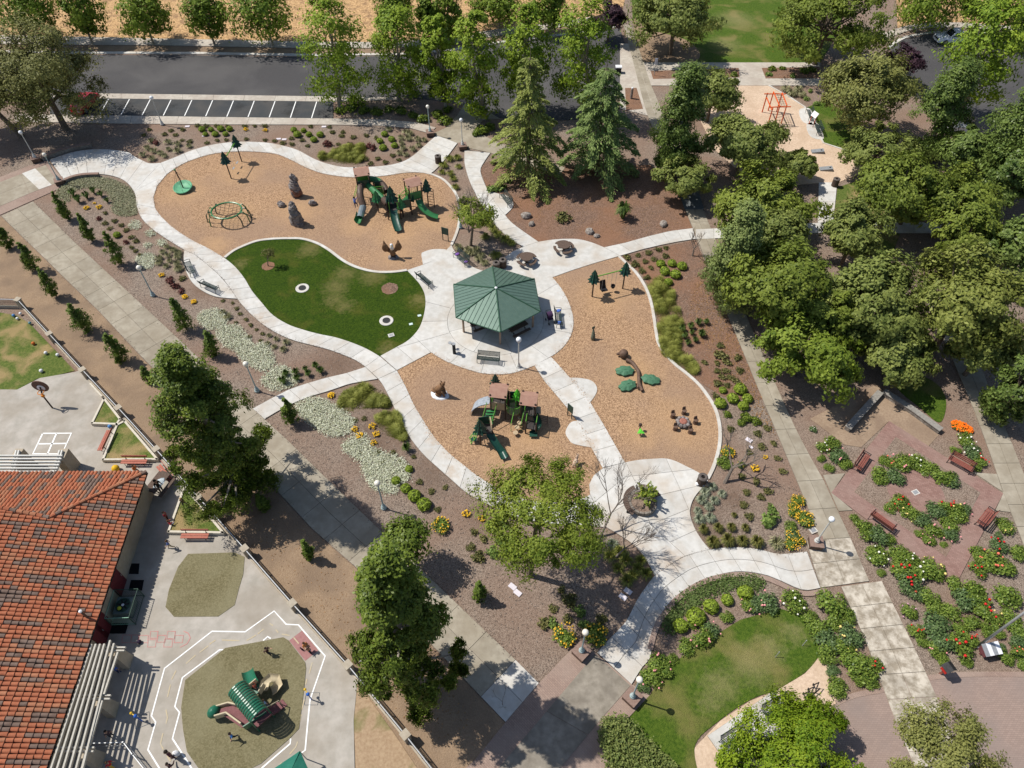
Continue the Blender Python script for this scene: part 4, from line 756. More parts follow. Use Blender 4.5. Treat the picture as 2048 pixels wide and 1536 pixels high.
ZG = lambda *p: q(1580, 740, 3.49, p); ZL = lambda *p: q(1500, 1100, 3.524, p); ZT = lambda *p: q(560, 0, 3.303, p); ZN = lambda *p: q(1080, 0, 3.303, p)
plants('ball', Z5((600, 55), (685, 55), (782, 50), (865, 52), (632, 100), (728, 102), (825, 99), (1480, 60, 1.1), (1573, 65), (1515, 108, 1.2), (1625, 105), (1733, 108), (1672, 155)) + Z6((622, 102), (577, 168), (690, 152, 1.1), (608, 235, 1.1), (718, 212, 1.1)), 'clipped round green shrub in the bed above the upper play area', .95)
plants('low', Z5((40, 105), (555, 14), (640, 17), (737, 14), (835, 17), (1010, 19), (1105, 17), (1195, 19), (410, 152), (480, 167), (645, 177), (748, 155), (832, 150), (1023, 142), (1202, 152), (1295, 159), (1375, 180), (1455, 192), (1560, 152), (1455, 137), (1850, 77), (1640, 22), (1820, 27), (1610, 207), (240, 97), (410, 52), (345, 102), (300, 62), (90, 52)) + Z6((220, 75), (320, 125), (120, 75), (440, 110), (540, 130), (210, 110), (700, 300), (760, 340), (630, 365), (490, 378), (555, 330), (440, 335), (290, 190), (180, 190)), 'low brownish shrub in the bed above the upper play area', .95)
plants('pale', Z5((115, 165), (75, 235), (140, 262), (275, 178), (365, 198), (475, 215), (280, 245), (365, 262), (35, 300), (120, 338), (245, 308), (205, 283)) + Z6((780, 185), (850, 145), (935, 150), (1000, 155), (950, 205), (800, 235), (890, 245), (825, 295), (765, 280), (825, 85), (780, 135), (860, 95), (660, 55)), 'pale ornamental grass tuft in the bed above the upper play area')
plants('red', Z5((160, 180, 1.3), (1800, 180, 1.2)) + Z6((75, 200, 1.5), (495, 215, 1.6), (500, 240, 1.3)), 'dark red upright shrub in the bed above the upper play area')
plants('green', Z0((540, 335, 1.3), (580, 385, 1.6), (640, 355, 1.2), (690, 318, 1.1), (745, 340, 1.2), (790, 385)), 'dark grass tuft inside the silver ring by the fan plaza', 1.2)
plants('low', Z0((775, 467), (770, 542), (842, 524), (885, 557), (808, 577), (925, 592), (968, 642), (1000, 672), (962, 717), (992, 742), (1025, 772), (1335, 945, 1.2)), 'low shrub in the mulch left of the lawn walk', .85)
plants('red', Z0((727, 508), (925, 682), (1245, 965, 1.2), (1285, 1005, 1.3), (1325, 1040, 1.2), (1255, 945)), 'reddish shrub in the mulch left of the lawn walk')
plants('ball', Z0((862, 632)), 'single round green shrub in the mulch left of the lawn walk')
plants('pale', Z0((1225, 715), (1265, 738), (1310, 758), (1195, 753), (1235, 778), (1305, 793), (1170, 798), (1245, 818), (1170, 833), (1300, 840, 1.1), (1220, 858), (1310, 880, 1.2)) + Z2((70, 220), (85, 340, 1.2), (40, 180)), 'pale tuft beside the two benches of the lawn walk', .85)
plants('low', Z2((455, 610), (535, 625), (570, 675), (605, 720), (655, 770), (565, 795), (693, 818), (740, 855), (795, 890), (680, 915, 1.2), (775, 945)), 'small shrub between silver ground cover and lawn walk', .6)
plants('pale', Z2((850, 908), (910, 938), (835, 973), (895, 1003), (995, 968), (970, 1028), (455, 708), (500, 748, 1.2)), 'small pale tuft between silver ground cover and lawn walk', .7)
plants('green', Z2((1080, 1230), (1160, 1200), (1185, 1245), (1250, 1180), (1290, 1220), (1090, 1280), (995, 1245), (975, 1310, 1.5)), 'dark green tuft above the branch walk', 1.1)
plants('green', ZS((1300, 825, 1.4)), 'dark tuft beside the south walk')
plants('low', ZS((770, 518), (865, 503), (1020, 850), (1155, 848), (1370, 893), (1230, 933), (1060, 950), (1430, 1150), (1695, 1203), (1550, 1248), (1615, 1433)), 'low shrub between silver ground cover and south walk', .7)
plants('ball', ZS((1325, 1025, .85), (1190, 1145, .9), (1290, 1225, 1.1), (1380, 1305, 1.2), (1480, 1395, 1.3)), 'round green shrub in the row beside the lower lamp post', .92)
plants('green_low', ZB((240, 650, 1.4), (355, 775, 1.6), (250, 850, 1.3), (680, 1375), (900, 1290, 1.1), (940, 1380, 1.2), (340, 655), (300, 600)), 'green shrub under the feathery tree', .95)
plants('low', ZB((140, 885, 1.4), (80, 805, 1.2), (180, 750), (100, 692), (1060, 1350), (810, 1345), (700, 1265), (640, 1370, 1.4), (820, 1210, 1.6), (760, 1120)), 'brownish shrub around the feathery tree', .95)
plants('olive', ZB((1330, 970), (1390, 1010), (1290, 1020), (1240, 910), (1350, 910), (1180, 970), (1250, 1060), (1120, 880), (1200, 850)), 'olive grass tuft under the leafless twiggy tree', .95)
plants('silver', ZR((270, 750), (210, 800), (355, 812), (180, 865), (290, 865), (150, 955), (245, 922), (160, 1028, 1.1), (255, 1015)) + ZB((1140, 790, 1.3)), 'silvery spiky tuft right of the round plaza', .82)
plants('grasball', ZR((195, 1118), (320, 1105, 1.15), (432, 1098), (552, 1103, .9), (270, 1232, 1.25), (398, 1218, 1.25), (522, 1220, 1.4), (645, 1230, 1.4), (458, 990, .6)), 'mounded mossy grass above the curved walk', 1.1)
plants('pale', ZR((820, 1235, 1.3)), 'wide pale tuft above the curved walk')
plants('green_low', ZR((745, 1010, 1.9), (760, 940, 1.3)), 'tall yellow-green shrub above the curved walk')
plants('low', ZR((745, 245), (430, 255), (800, 378), (835, 503), (590, 455), (700, 405), (525, 658), (650, 708), (755, 785), (565, 793), (690, 835), (880, 615), (660, 295), (540, 900), (590, 1000)), 'low shrub in the bed right of the east play area', .9)
plants('hedge', ZR((400, 130, .7), (560, 160, .9), (640, 190, .8), (520, 200, .7)), 'grey scrubby bush beside the east play area kerb', .7)
plants('ball', Z4((1455, 857), (1550, 853, 1.1), (1635, 880, 1.3), (1488, 922, 1.1), (1580, 952, 1.2)) + Z4((1520, 1012)), 'round bright shrub near the swing with two bucket seats', 1.0)
plants('low', Z4((1175, 800, 1.3), (1265, 777), (1350, 755), (1430, 730), (1500, 715), (1400, 810), (1325, 830), (1495, 785), (1235, 857, 1.2), (1290, 907, 1.2), (1375, 885), (1335, 970)), 'olive low shrub at the end of the east walk', .95)
plants('green', ZE((1265, 110, 1.2), (1345, 85, 1.3), (1420, 45, 1.2), (1450, 160, 1.4), (1355, 140), (1290, 175, 1.2), (1390, 210), (1320, 240, 1.1), (1495, 40)), 'spiky dark tuft beside the grass sweep', .95)
plants('low', ZE((1635, 255, 1.2), (1640, 350, 1.7), (1800, 375, 1.1), (1605, 425), (1700, 415, 1.1), (1485, 415), (1605, 495), (1690, 495), (1820, 495), (1655, 555), (1730, 555), (1790, 595), (1605, 615), (1700, 635), (1580, 735)), 'low shrub in the bark right of the east play area', .95)
plants('ball', ZE((1820, 682, 1.2), (1630, 818, 1.2), (1748, 770, 1.2), (1890, 770, 1.1), (1850, 842), (1655, 685, .8)), 'round bright shrub between east play area and long walk', 1.08)
plants('ball', ZC((1058, 545), (1165, 485, 1.15), (1270, 410, 1.1), (1385, 360, .95), (1510, 315, 1.1)), 'large lime green clipped shrub in the curved bed', 1.25)
plants('hedge', ZT((400, 745), (480, 725), (560, 745), (640, 755), (720, 735), (800, 750), (880, 775), (950, 800), (1040, 770), (1090, 815), (1110, 735), (1340, 875), (1390, 850), (1310, 890, .8)), 'dark shrub under the sycamores by the road', 1.05)
plants('hedge', ZN((1280, 500, .8), (900, 510, .7), (960, 505, .7), (1530, 465, .8), (1600, 460, .8), (1740, 480), (1790, 470)), 'shrub in the flower bed by the far lawn', .9)
plants('green_low', ZN((1510, 500, 1.2), (1660, 508, 1.2), (1780, 605), (1760, 660), (1830, 690)), 'small green shrub near the fitness court', 1.1)
plants('pale', ZN((1620, 605, 1.2), (1700, 605, 1.2), (1660, 630, 1.2), (1730, 640)), 'pale grass tuft near the fitness court', 1.2)
plants('olive', Z6((1190, 405), (1240, 340), (1320, 330), (1250, 475), (1280, 530), (1330, 410), (1170, 465), (1300, 610)), 'olive grass tuft in the triangular bed near the lamps', 1.0)
plants('pale', Z6((1460, 1240), (1520, 1300), (1420, 1210), (1580, 1335), (1500, 1210), (1400, 1250), (1330, 1190), (1550, 1260)), 'pale grass tuft in the triangular bed behind the pavilion', 1.0)
plants('olive', Z6((1700, 1070), (1780, 1120), (1840, 1150), (1660, 1010), (1590, 1090), (1690, 1270), (1620, 960), (1530, 940)), 'yellow-green tuft along the bed walk', 1.1)
plants('green_low', Z4((155, 140, 1.5), (90, 200, 1.8), (20, 220, 1.6)), 'green bush by the bench of the bed walk', 1.1)
plants('green', Z4((1130, 455, 2.2)), 'small dark cypress in the bark bed', 1.3)
plants('low', Z4((630, 465, 2.2)), 'dry tan bush in the bark bed', 1.0)
# yellow daisies, yellow-flowered bushes, roses
YF = [flowers('blossoms', rngP, .32, 34, .05, yelm, .5, .3) for _ in range(2)]; YG = bush('daisy_clump', rngP, .26, 60, .07, lowm, .5)
for p in Z5((1018, 50), (1205, 60)) + Z0((635, 430, 1.2), (728, 425), (693, 394, .6), (1183, 920), (1357, 1078), (1420, 1116)) + Z2((130, 575), (205, 618), (1380, 1418)) + ZS((528, 268), (768, 615), (950, 582), (985, 662), (815, 682), (962, 750)) + ZB((45, 558, 1.1), (160, 592)) + ZR((725, 492, .7), (635, 588), (520, 560)):
    x, y = G(p[0], p[1]); s = (p[2] if len(p) > 2 else 1) * rgP.uniform(.85, 1.1); o = prop(link('daisy_clump', YG, None, (x, y, 0), rgP.uniform(0, 6), s), 'flat clump of yellow daisies in the mulch', 'flowers', 'yellow daisy clumps in the mulch beds'); link('blossoms', rgP.choice(YF), o)
FC = {'white': (.80, .76, .66), 'pink': (.72, .30, .30), 'red': (.55, .02, .02), 'yellow': (.75, .58, .20), 'orange': (.80, .17, .01), 'coral': (.76, .17, .11), 'magenta': (.35, .02, .07), 'mauve': (.55, .30, .38), 'gold': (.72, .42, .04)}
FM = {k: M(k + '_petal', v, tuple(min(1, c * 1.25) for c in v), 25, rough=.6) for k, v in FC.items()}
RB = [bush('rose_bush', rngP, .6, 1000, .06, rosel, .8) for _ in range(3)] + [bush('rose_bush', rngP, .6, 1000, .06, roseb, .8) for _ in range(1)]
RF = {k: flowers('blossoms', rngP, .58, 46 if k == 'gold' else 6, .045 if k == 'gold' else .05, FM[k], .8, .28) for k in FC}
RF['orange'] = flowers('blossoms', rngP, .58, 120, .075, FM['orange'], .7, .35)
def roses(pts, where):
    for p in pts:
        x, y = G(p[0], p[1]); s = 1.28 * p[2] / px_per_m(p[0], p[1]) / .62; c = p[3] if len(p) > 3 else None
        lb = ('leafy rose bush with %s blossoms %s' % (c, where)) if c else 'plain green rose bush %s' % where
        if c == 'gold': lb = 'bush covered in golden yellow flowers ' + where
        o = prop(link('rose_bush', RB[rgP.randrange(4)], None, (x, y, .02), rgP.uniform(0, 6.3), (s, s, s * .9)), lb, 'bush', lb)
        if c: link('blossoms', RF[c], o)
def sz(s, pts): return [(p[0], p[1], p[2] / s) + tuple(p[3:]) for p in pts]
g1 = [(230, 540, 50, 'white'), (330, 610, 60, 'pink'), (290, 520, 50), (380, 665, 45), (270, 690, 35), (160, 420, 25, 'white'), (210, 620, 30)]
roses(ZG(*sz(3.49, g1)), 'between long walk and brick path')
g2 = [(620, 750, 65), (720, 760, 65), (780, 660, 70, 'pink'), (670, 650, 50, 'orange'), (880, 660, 60, 'white'), (960, 710, 65), (1060, 755, 70), (1110, 775, 60), (760, 935, 60, 'red'), (830, 1015, 60, 'yellow'), (700, 970, 45, 'magenta'), (920, 1065, 60), (1000, 995, 65), (1090, 965, 60, 'red'), (1150, 1015, 70, 'yellow'), (1200, 985, 50, 'pink'), (1100, 1095, 60), (990, 1145, 60, 'pink'), (1110, 1160, 55, 'pink'), (900, 1150, 35), (960, 1195, 45, 'pink'), (1070, 1225, 25)]
roses(ZG(*sz(3.49, [(p[0], p[1], p[2] if 0 else p[2]) + tuple(p[3:]) if p[3:] != ('orange',) else (p[0], p[1], p[2], 'coral') for p in g2])), 'inside the brick diamond')
g3 = [(440, 1055, 40), (500, 1135, 70), (600, 1165, 70), (680, 1190, 45), (600, 1305, 70, 'white'), (750, 1290, 65), (830, 1340, 60, 'white'), (780, 1415, 80, 'red'), (880, 1415, 80, 'white'), (980, 1400, 80, 'yellow')]
roses(ZG(*sz(3.49, g3)), 'below the brick diamond')
g4 = [(1150, 565, 35), (1230, 505, 60, 'white'), (1260, 585, 60, 'white'), (1320, 640, 50, 'red'), (1290, 685, 35), (1160, 395, 35, 'orange'), (1195, 410, 38, 'orange'), (1235, 425, 30, 'orange'), (1490, 1100, 60, 'yellow'), (1450, 1155, 25), (1440, 1230, 60, 'red'), (1310, 1300, 60, 'coral'), (1400, 1350, 80, 'coral'), (1290, 1410, 60, 'red'), (1480, 1390, 70), (1590, 1290, 60)]
roses(ZG(*sz(3.49, g4)), 'right of the brick diamond')
g5 = [(880, 50, 65), (1050, 165, 70), (1100, 245, 80, 'red'), (1160, 315, 60), (920, 165, 30), (1440, 260, 65), (1250, 345, 70), (1280, 405, 60), (1390, 455, 70), (1290, 540, 90), (1110, 440, 55, 'mauve'), (1160, 580, 55, 'red'), (1210, 650, 40), (1540, 320, 90), (1640, 425, 80, 'red'), (1560, 535, 60), (1700, 480, 60, 'yellow'), (1640, 570, 50), (1800, 345, 85), (1820, 480, 65), (1870, 570, 70), (1880, 650, 60), (1340, 655, 80), (1450, 695, 90, 'red'), (1530, 630, 60, 'red'), (1300, 710, 60, 'pink'), (1520, 795, 40), (1360, 785, 40), (1790, 760, 55), (1880, 730, 50, 'orange'), (1920, 815, 40), (1770, 695, 30), (1500, 370, 80), (1470, 560, 50), (1740, 580, 50)]
roses(ZL(*sz(3.524, [(p if p[3:] != ('orange',) else (p[0], p[1], p[2], 'coral')) for p in g5])), 'above the round brick plaza')
g6 = [(560, 390, 100), (300, 375, 80, 'white'), (120, 385, 75, 'pink'), (40, 400, 60, 'pink'), (420, 490, 55), (590, 520, 60), (670, 480, 60), (480, 570, 70), (530, 650, 80), (690, 620, 85, 'yellow'), (540, 735, 75), (640, 690, 70), (720, 785, 85), (780, 865, 95), (860, 830, 65, 'red'), (575, 855, 45), (740, 925, 45), (605, 980, 70), (855, 965, 45)]
roses(ZL(*sz(3.524, g6)), 'beside the weathered walk')
g7 = [(1200, 620, 75, 'pink'), (1100, 690, 60), (1270, 580, 60, 'pink'), (1380, 480, 45), (1540, 400, 55, 'pink'), (900, 815, 75, 'pink'), (850, 915, 70, 'pink'), (960, 845, 60), (800, 970, 45), (1130, 545, 35, 'pink'), (1000, 775, 40)]
roses(ZC(*sz(3.522, g7)), 'above the south lawn')
g8 = [(1000, 870, 55, 'gold'), (955, 905, 40, 'gold'), (980, 980, 55, 'gold'), (1060, 1030, 70, 'gold'), (940, 1095, 55), (960, 1170, 60, 'gold'), (950, 1245, 60, 'gold'), (1005, 1215, 50, 'gold'), (400, 455, 55, 'gold'), (375, 550, 60), (520, 560, 35)]
roses(ZR(*sz(4.2675, g8)), 'beside the long walk')
roses(ZB(*sz(3.746, [(785, 1470, 80, 'gold'), (1020, 1470, 80, 'gold'), (620, 190 + 500, 1)][:2])), 'by the brick plaza lamp')
roses([(882, 1055, 17, 'gold')], 'in the mulch right of the tan walk')
# ------------------------------------------------------------------ ground covers that read as one mass
def inpoly(P, poly):
    x, y = P[:, 0], P[:, 1]; c = np.zeros(len(P), bool); n = len(poly)
    for i in range(n):
        (x0, y0), (x1, y1) = poly[i], poly[(i + 1) % n]
        if y0 != y1: c ^= ((y0 > y) != (y1 > y)) & (x < (x1 - x0) * (y - y0) / (y1 - y0) + x0)
    return c
def carpet(name, px, label, mat, dens, leaf, h, cat='ground cover', aspect=.6, up=.8, clump=0, long_up=0, thin=.0):
    poly = W(smooth(px, 5, True)); A_ = np.array(poly); lo, hi = A_.min(0), A_.max(0); rng = np.random.default_rng(len(label) * 7 + int(px[0][0]))
    n = int((hi - lo).prod() * dens); P = rng.uniform(lo, hi, (n, 2))
    if clump:
        k = max(4, int((hi - lo).prod() * clump)); C = rng.uniform(lo, hi, (k, 2)); C = C[inpoly(C, poly)]; ci = rng.integers(0, len(C), n); off = rng.normal(0, .38, (n, 2)); P = C[ci] + off; hz = h * np.exp(-(off ** 2).sum(1) / .22) * rng.uniform(.4, 1.1, n); tb = rng.uniform(0, .5, len(C))[ci]
    else: hz = rng.uniform(.02, h, n); tb = rng.uniform(0, .3, n)
    k = inpoly(P, poly); P, hz, tb = P[k], hz[k], tb[k]; n = len(P)
    if clump: L_ = np.concatenate([off[k] * 1.5, np.full((n, 1), long_up)], 1); N = np.concatenate([-off[k][:, ::-1] * [1, -1], rng.normal(0, .3, (n, 1)) + .4], 1)
    else: L_ = None; N = rng.normal(0, .5, (n, 3)) + [0, 0, up]
    if not clump: P = P + rng.normal(0, .13, P.shape)
    me = leaf_mesh(name, np.c_[P, hz + .02], N, leaf * rng.uniform(.6, 1.3, n), tb + rng.uniform(0, .6, n), mat, aspect, L_, rng)
    return prop(link(name, me), label, cat, None, 'stuff')
silv = leafmat('silver_leaf', (.34, .36, .20), (.80, .81, .66), .1, warm=(.66, .50, .10)); sage = leafmat('sage_leaf', (0.200, 0.200, 0.100), (0.420, 0.420, 0.270), .1); ivy = leafmat('ivy_leaf', (0.039, 0.078, 0.016), (0.169, 0.221, 0.065), .15)
sp = 'silvery ground cover dotted with yellow, '
carpet('ground_cover', Z0((410, 320), (500, 240), (640, 202), (800, 212), (920, 262), (982, 325), (1000, 470), (880, 482), (820, 440), (820, 380), (760, 300), (690, 280), (600, 285), (520, 320), (510, 380), (440, 360)), 'sage green ground cover around the fan plaza', sage, 480, .06, .12)
for i, (c, r_) in enumerate((((990, 550), 42), ((1100, 612), 32), ((1180, 682), 32), ((1085, 702), 26), ((1075, 815), 72))):
    carpet('ground_cover', Z0(*[(c[0] + r_ * math.cos(t) * (1 + .2 * math.sin(3 * t + i)), c[1] + r_ * .8 * math.sin(t)) for t in np.linspace(0, 5.6, 9)]), sp + 'small patch left of the lawn walk', silv, 520, .055, .16)
carpet('ground_cover', Z2((240, 740), (330, 680), (430, 690), (490, 760), (480, 800), (340, 860), (260, 800)), sp + 'patch beside the narrow trees', silv, 560, .055, .18)
carpet('ground_cover', Z2((400, 870), (480, 810), (600, 830), (660, 900), (720, 980), (820, 970), (880, 1080), (890, 1150), (820, 1210), (700, 1170), (620, 1110), (560, 1040), (450, 980)), sp + 'long patch above the branch walk', silv, 560, .055, .18)
carpet('ground_cover', Z2((780, 1290), (880, 1190), (960, 1160), (1040, 1200), (1080, 1260), (1090, 1310), (960, 1370), (860, 1360)), sp + 'patch at the branch walk with dark tufts', silv, 560, .055, .18)
carpet('ground_cover', ZS((180, 350), (310, 290), (400, 290), (500, 330), (600, 390), (720, 480), (770, 540), (720, 650), (560, 690), (430, 640), (360, 580), (240, 500), (180, 430)), sp + 'patch below the branch walk', silv, 620, .055, .18)
carpet('ground_cover', ZS((640, 800), (700, 720), (810, 660), (880, 690), (950, 790), (1060, 850), (1180, 880), (1270, 930), (1320, 1010), (1310, 1130), (1200, 1180), (1210, 1250), (1100, 1270), (950, 1220), (900, 1150), (860, 1060), (830, 950), (740, 890)), sp + 'large patch by the lower lamp post', silv, 620, .055, .18)
gs = 'soft yellow-green grass sweep, '
KW = dict(cat='grass', aspect=.05, clump=2.2, long_up=.8)
carpet('grass_sweep', ZS((600, 320), (680, 230), (850, 150), (960, 180), (1060, 240), (1140, 380), (1000, 390), (800, 410), (680, 440), (610, 420)), gs + 'at the corner below the branch walk', tuft_ol, 1000, .24, .42, **KW)
carpet('grass_sweep', ZS((970, 500), (1050, 450), (1200, 440), (1260, 540), (1300, 650), (1280, 740), (1150, 690), (1050, 640)), gs + 'along the south walk', tuft_ol, 1000, .24, .42, **KW)
carpet('grass_sweep', Z6((150, 220), (300, 200), (430, 200), (430, 330), (340, 380), (180, 370), (0, 340), (0, 270), (100, 280)), gs + 'in the bed above the play tower', tuft_ol, 1000, .24, .42, **KW)
carpet('grass_sweep', Z4((1330, 1000), (1450, 970), (1550, 1050), (1590, 1200), (1640, 1300), (1640, 1500), (1600, 1640), (1480, 1640), (1440, 1500), (1410, 1320), (1390, 1150)), gs + 'inside the kerb of the east play area', tuft_ol, 1000, .24, .45, **KW)
carpet('grass_sweep', ZE((1180, 330), (1280, 290), (1340, 350), (1420, 480), (1380, 540), (1230, 440), (1150, 380)), gs + 'lower end beside the east kerb', tuft_ol, 1000, .24, .45, **KW)
carpet('ivy', ZC((930, 520), (960, 440), (1050, 330), (1150, 260), (1280, 205), (1450, 180), (1600, 185), (1650, 230), (1600, 290), (1500, 260), (1380, 300), (1250, 340), (1160, 420), (1060, 480), (1020, 580), (960, 590)), 'dark green ivy in the curved bed', ivy, 420, .075, .14)
carpet('hedge', [(1202, 1458), (1215, 1440), (1250, 1442), (1275, 1470), (1310, 1505), (1350, 1545), (1370, 1600), (1270, 1600), (1220, 1540), (1203, 1490)], 'clipped hedge with pink tinge at the bottom edge', leafmat('photinia_leaf', (0.065, 0.105, 0.024), (0.245, 0.275, 0.079), .15, warm=(.30, .17, .10)), 900, .08, 1.0, cat='hedge')
litter = leafmat('fallen_leaf', (.14, .08, .04), (.42, .24, .11), .1)
carpet('leaf_litter', [(1400, 560), (1445, 610), (1525, 800), (1560, 880), (1500, 830), (1440, 740), (1380, 640)], 'fallen tan leaves along the long walk bed', litter, 34, .07, .03, 'leaves', .6, 2)
carpet('leaf_litter', [(1010, 345), (1180, 345), (1330, 360), (1375, 440), (1260, 470), (1120, 460), (1040, 430)], 'fallen needles and leaves under the cedars', litter, 12, .06, .03, 'leaves', .5, 2)
carpet('leaf_litter', [(330, 760), (520, 960), (700, 1150), (930, 1400), (860, 1480), (700, 1310), (500, 1080), (330, 880)], 'dry leaves scattered along the school fence', litter, 7, .06, .03, 'leaves', .5, 2)
def spill(px, label, m_, per_m, sd):
    """chips kicked over the edge of a walk"""
    P0 = np.array(W(px)); L0 = np.r_[0, np.cumsum(np.hypot(*np.diff(P0, axis=0).T))]; rng = np.random.default_rng(int(px[0][0])); n = int(L0[-1] * per_m); t = rng.uniform(0, L0[-1], n)
    P = np.stack([np.interp(t, L0, P0[:, 0]), np.interp(t, L0, P0[:, 1])], 1) + rng.normal(0, sd, (n, 2)) * rng.uniform(.2, 1, (n, 1))
    me = leaf_mesh('wood_chip_spill', np.c_[P, np.full(n, .108) + rng.uniform(0, .015, n)], rng.normal(0, .25, (n, 3)) + [0, 0, 1], rng.uniform(.025, .06, n), rng.uniform(0, 1, n), m_, .45, None, rng)
    prop(link('wood_chip_spill', me), label, 'wood chips', None, 'stuff')
chipl = leafmat('loose_chip', (.20, .12, .07), (.60, .40, .25), .0); mull = leafmat('loose_mulch', (.10, .075, .06), (.32, .25, .20), .0)
spill(smooth(A_in[3:] + A_left[1:] + C_in[1:6]), 'loose chips on the walk round the upper play area', chipl, 26, .3)
spill(smooth(P_in), 'loose chips on the south walk', chipl, 22, .28); spill(smooth(pav_low), 'loose chips on the plaza edge above the lower play area', chipl, 26, .3); spill(smooth(pav_right), 'loose chips on the plaza edge by the east play area', chipl, 26, .3)
spill(E_l, 'loose chips on the left edge of the middle walk', chipl, 22, .25); spill(E_r, 'loose chips on the right edge of the middle walk', chipl, 22, .25)
spill(c_out, 'loose mulch on the left edge of the lawn walk', mull, 14, .2); spill(K_r, 'loose mulch on the right edge of the tan walk', mull, 12, .25); spill(K_l, 'loose soil on the left edge of the tan walk', mull, 12, .3); spill(f_up, 'loose mulch on the curved walk', mull, 10, .2)
carpet('mulch_litter', [(110, 400), (260, 430), (380, 600), (560, 680), (720, 735), (520, 810), (400, 700), (240, 560)], 'scattered chips and dead leaves in the long left bed', mull, 14, .055, .03, 'litter', .5, 2)
carpet('mulch_litter', [(540, 850), (740, 790), (860, 930), (1000, 1040), (1260, 1100), (1290, 1160), (1180, 1280), (1070, 1350), (880, 1170), (640, 930)], 'scattered chips and dead leaves in the lower mulch bed', mull, 14, .055, .03, 'litter', .5, 2)
carpet('mulch_litter', [(1330, 500), (1400, 520), (1520, 800), (1600, 980), (1600, 1080), (1420, 1080), (1400, 1000), (1450, 850), (1340, 700)], 'scattered chips and dead leaves in the bed along the long walk', mull, 14, .055, .03, 'litter', .5, 2)
# ------------------------------------------------------------------ park furniture
gmet = M('dark_green_metal', (.025, .042, .040), (.045, .065, .062), 6, rough=.45, metal=.2)
bmet = M('black_metal', (.018, .018, .020), (.035, .035, .038), 6, rough=.5, metal=.2)
teal = M('verdigris_metal', (.30, .40, .40), (.42, .50, .50), 5, rough=.5)
globe = M('milky_globe', (.80, .76, .66), rough=.15, spec=.6)
globew = M('white_globe', (.82, .84, .87), rough=.12, spec=.6)
brown = M('brown_slats', (.085, .058, .045), (.14, .10, .08), 9, rough=.8)
redwood = M('red_stained_wood', (.20, .065, .050), (.28, .105, .08), 9, rough=.6)
redwood2 = M('school_bench_red', (.34, .10, .07), (.42, .16, .11), 9, rough=.6)  # plain red colour of the school bench boards
pierb = brickmat('pier_brick', (.13, .075, .055), (.19, .115, .085), (.10, .075, .06), .2, .075, 0)
pierc = M('pier_cap_stone', (.22, .145, .115), (.28, .195, .16), 7, rough=.9)
greym = M('grey_metal', (.30, .31, .32), (.40, .41, .42), 8, rough=.5, metal=.3)
whitep = M('white_enamel', (.74, .74, .76), (.82, .82, .84), 3, rough=.4)
woodtan = M('tan_plastic', (.40, .30, .19), (.50, .39, .26), 6, rough=.6)
def ang(a, b): return math.atan2(b[1] - a[1], b[0] - a[0])
def frame2(pa, pb, front, z=0):
    """midpoint and turn of a thing lying between two ground points, its front (-y) towards a third"""
    a, b, f = G(*pa, z), G(*pb, z), G(*front, z); m = ((a[0] + b[0]) / 2, (a[1] + b[1]) / 2); t = ang(a, b)
    if (f[0] - m[0]) * math.sin(t) - (f[1] - m[1]) * math.cos(t) < 0: t += math.pi
    return (m[0], m[1], z), t, math.hypot(b[0] - a[0], b[1] - a[1])
# lamp posts
def make_lamp(mat, gm):
    r = thing('lamp_post', 'x', 'lamp'); b = B()
    b.lathe([(.2, 0), (.2, .12), (.15, .18), (.16, .3), (.1, .42), (.075, .55), (.06, .6)], 12).obj('base', mat, r, shade=False)
    B().lathe([(.055, .6), (.045, 2.85), (.07, 2.88), (.07, 2.94), (.11, 2.98), (.13, 3.05), (.10, 3.08)], 10).obj('pole', mat, r)
    B().ball((0, 0, 3.26), .22, 16, 10).obj('globe', gm, r, shade=True); return r
lampA = make_lamp(teal, globe); lampB = make_lamp(M('pale_grey_metal', (.52, .52, .49), (.60, .60, .57), 5, rough=.5), globew); fa = fb = True
pier = thing('brick_pier', 'x', 'pier'); B().box(-.42, -.42, 0, .42, .42, .42).obj('brick_body', pierb, pier); B().box(-.46, -.46, .42, .46, .46, .5).obj('cap', pierc, pier); fp = True
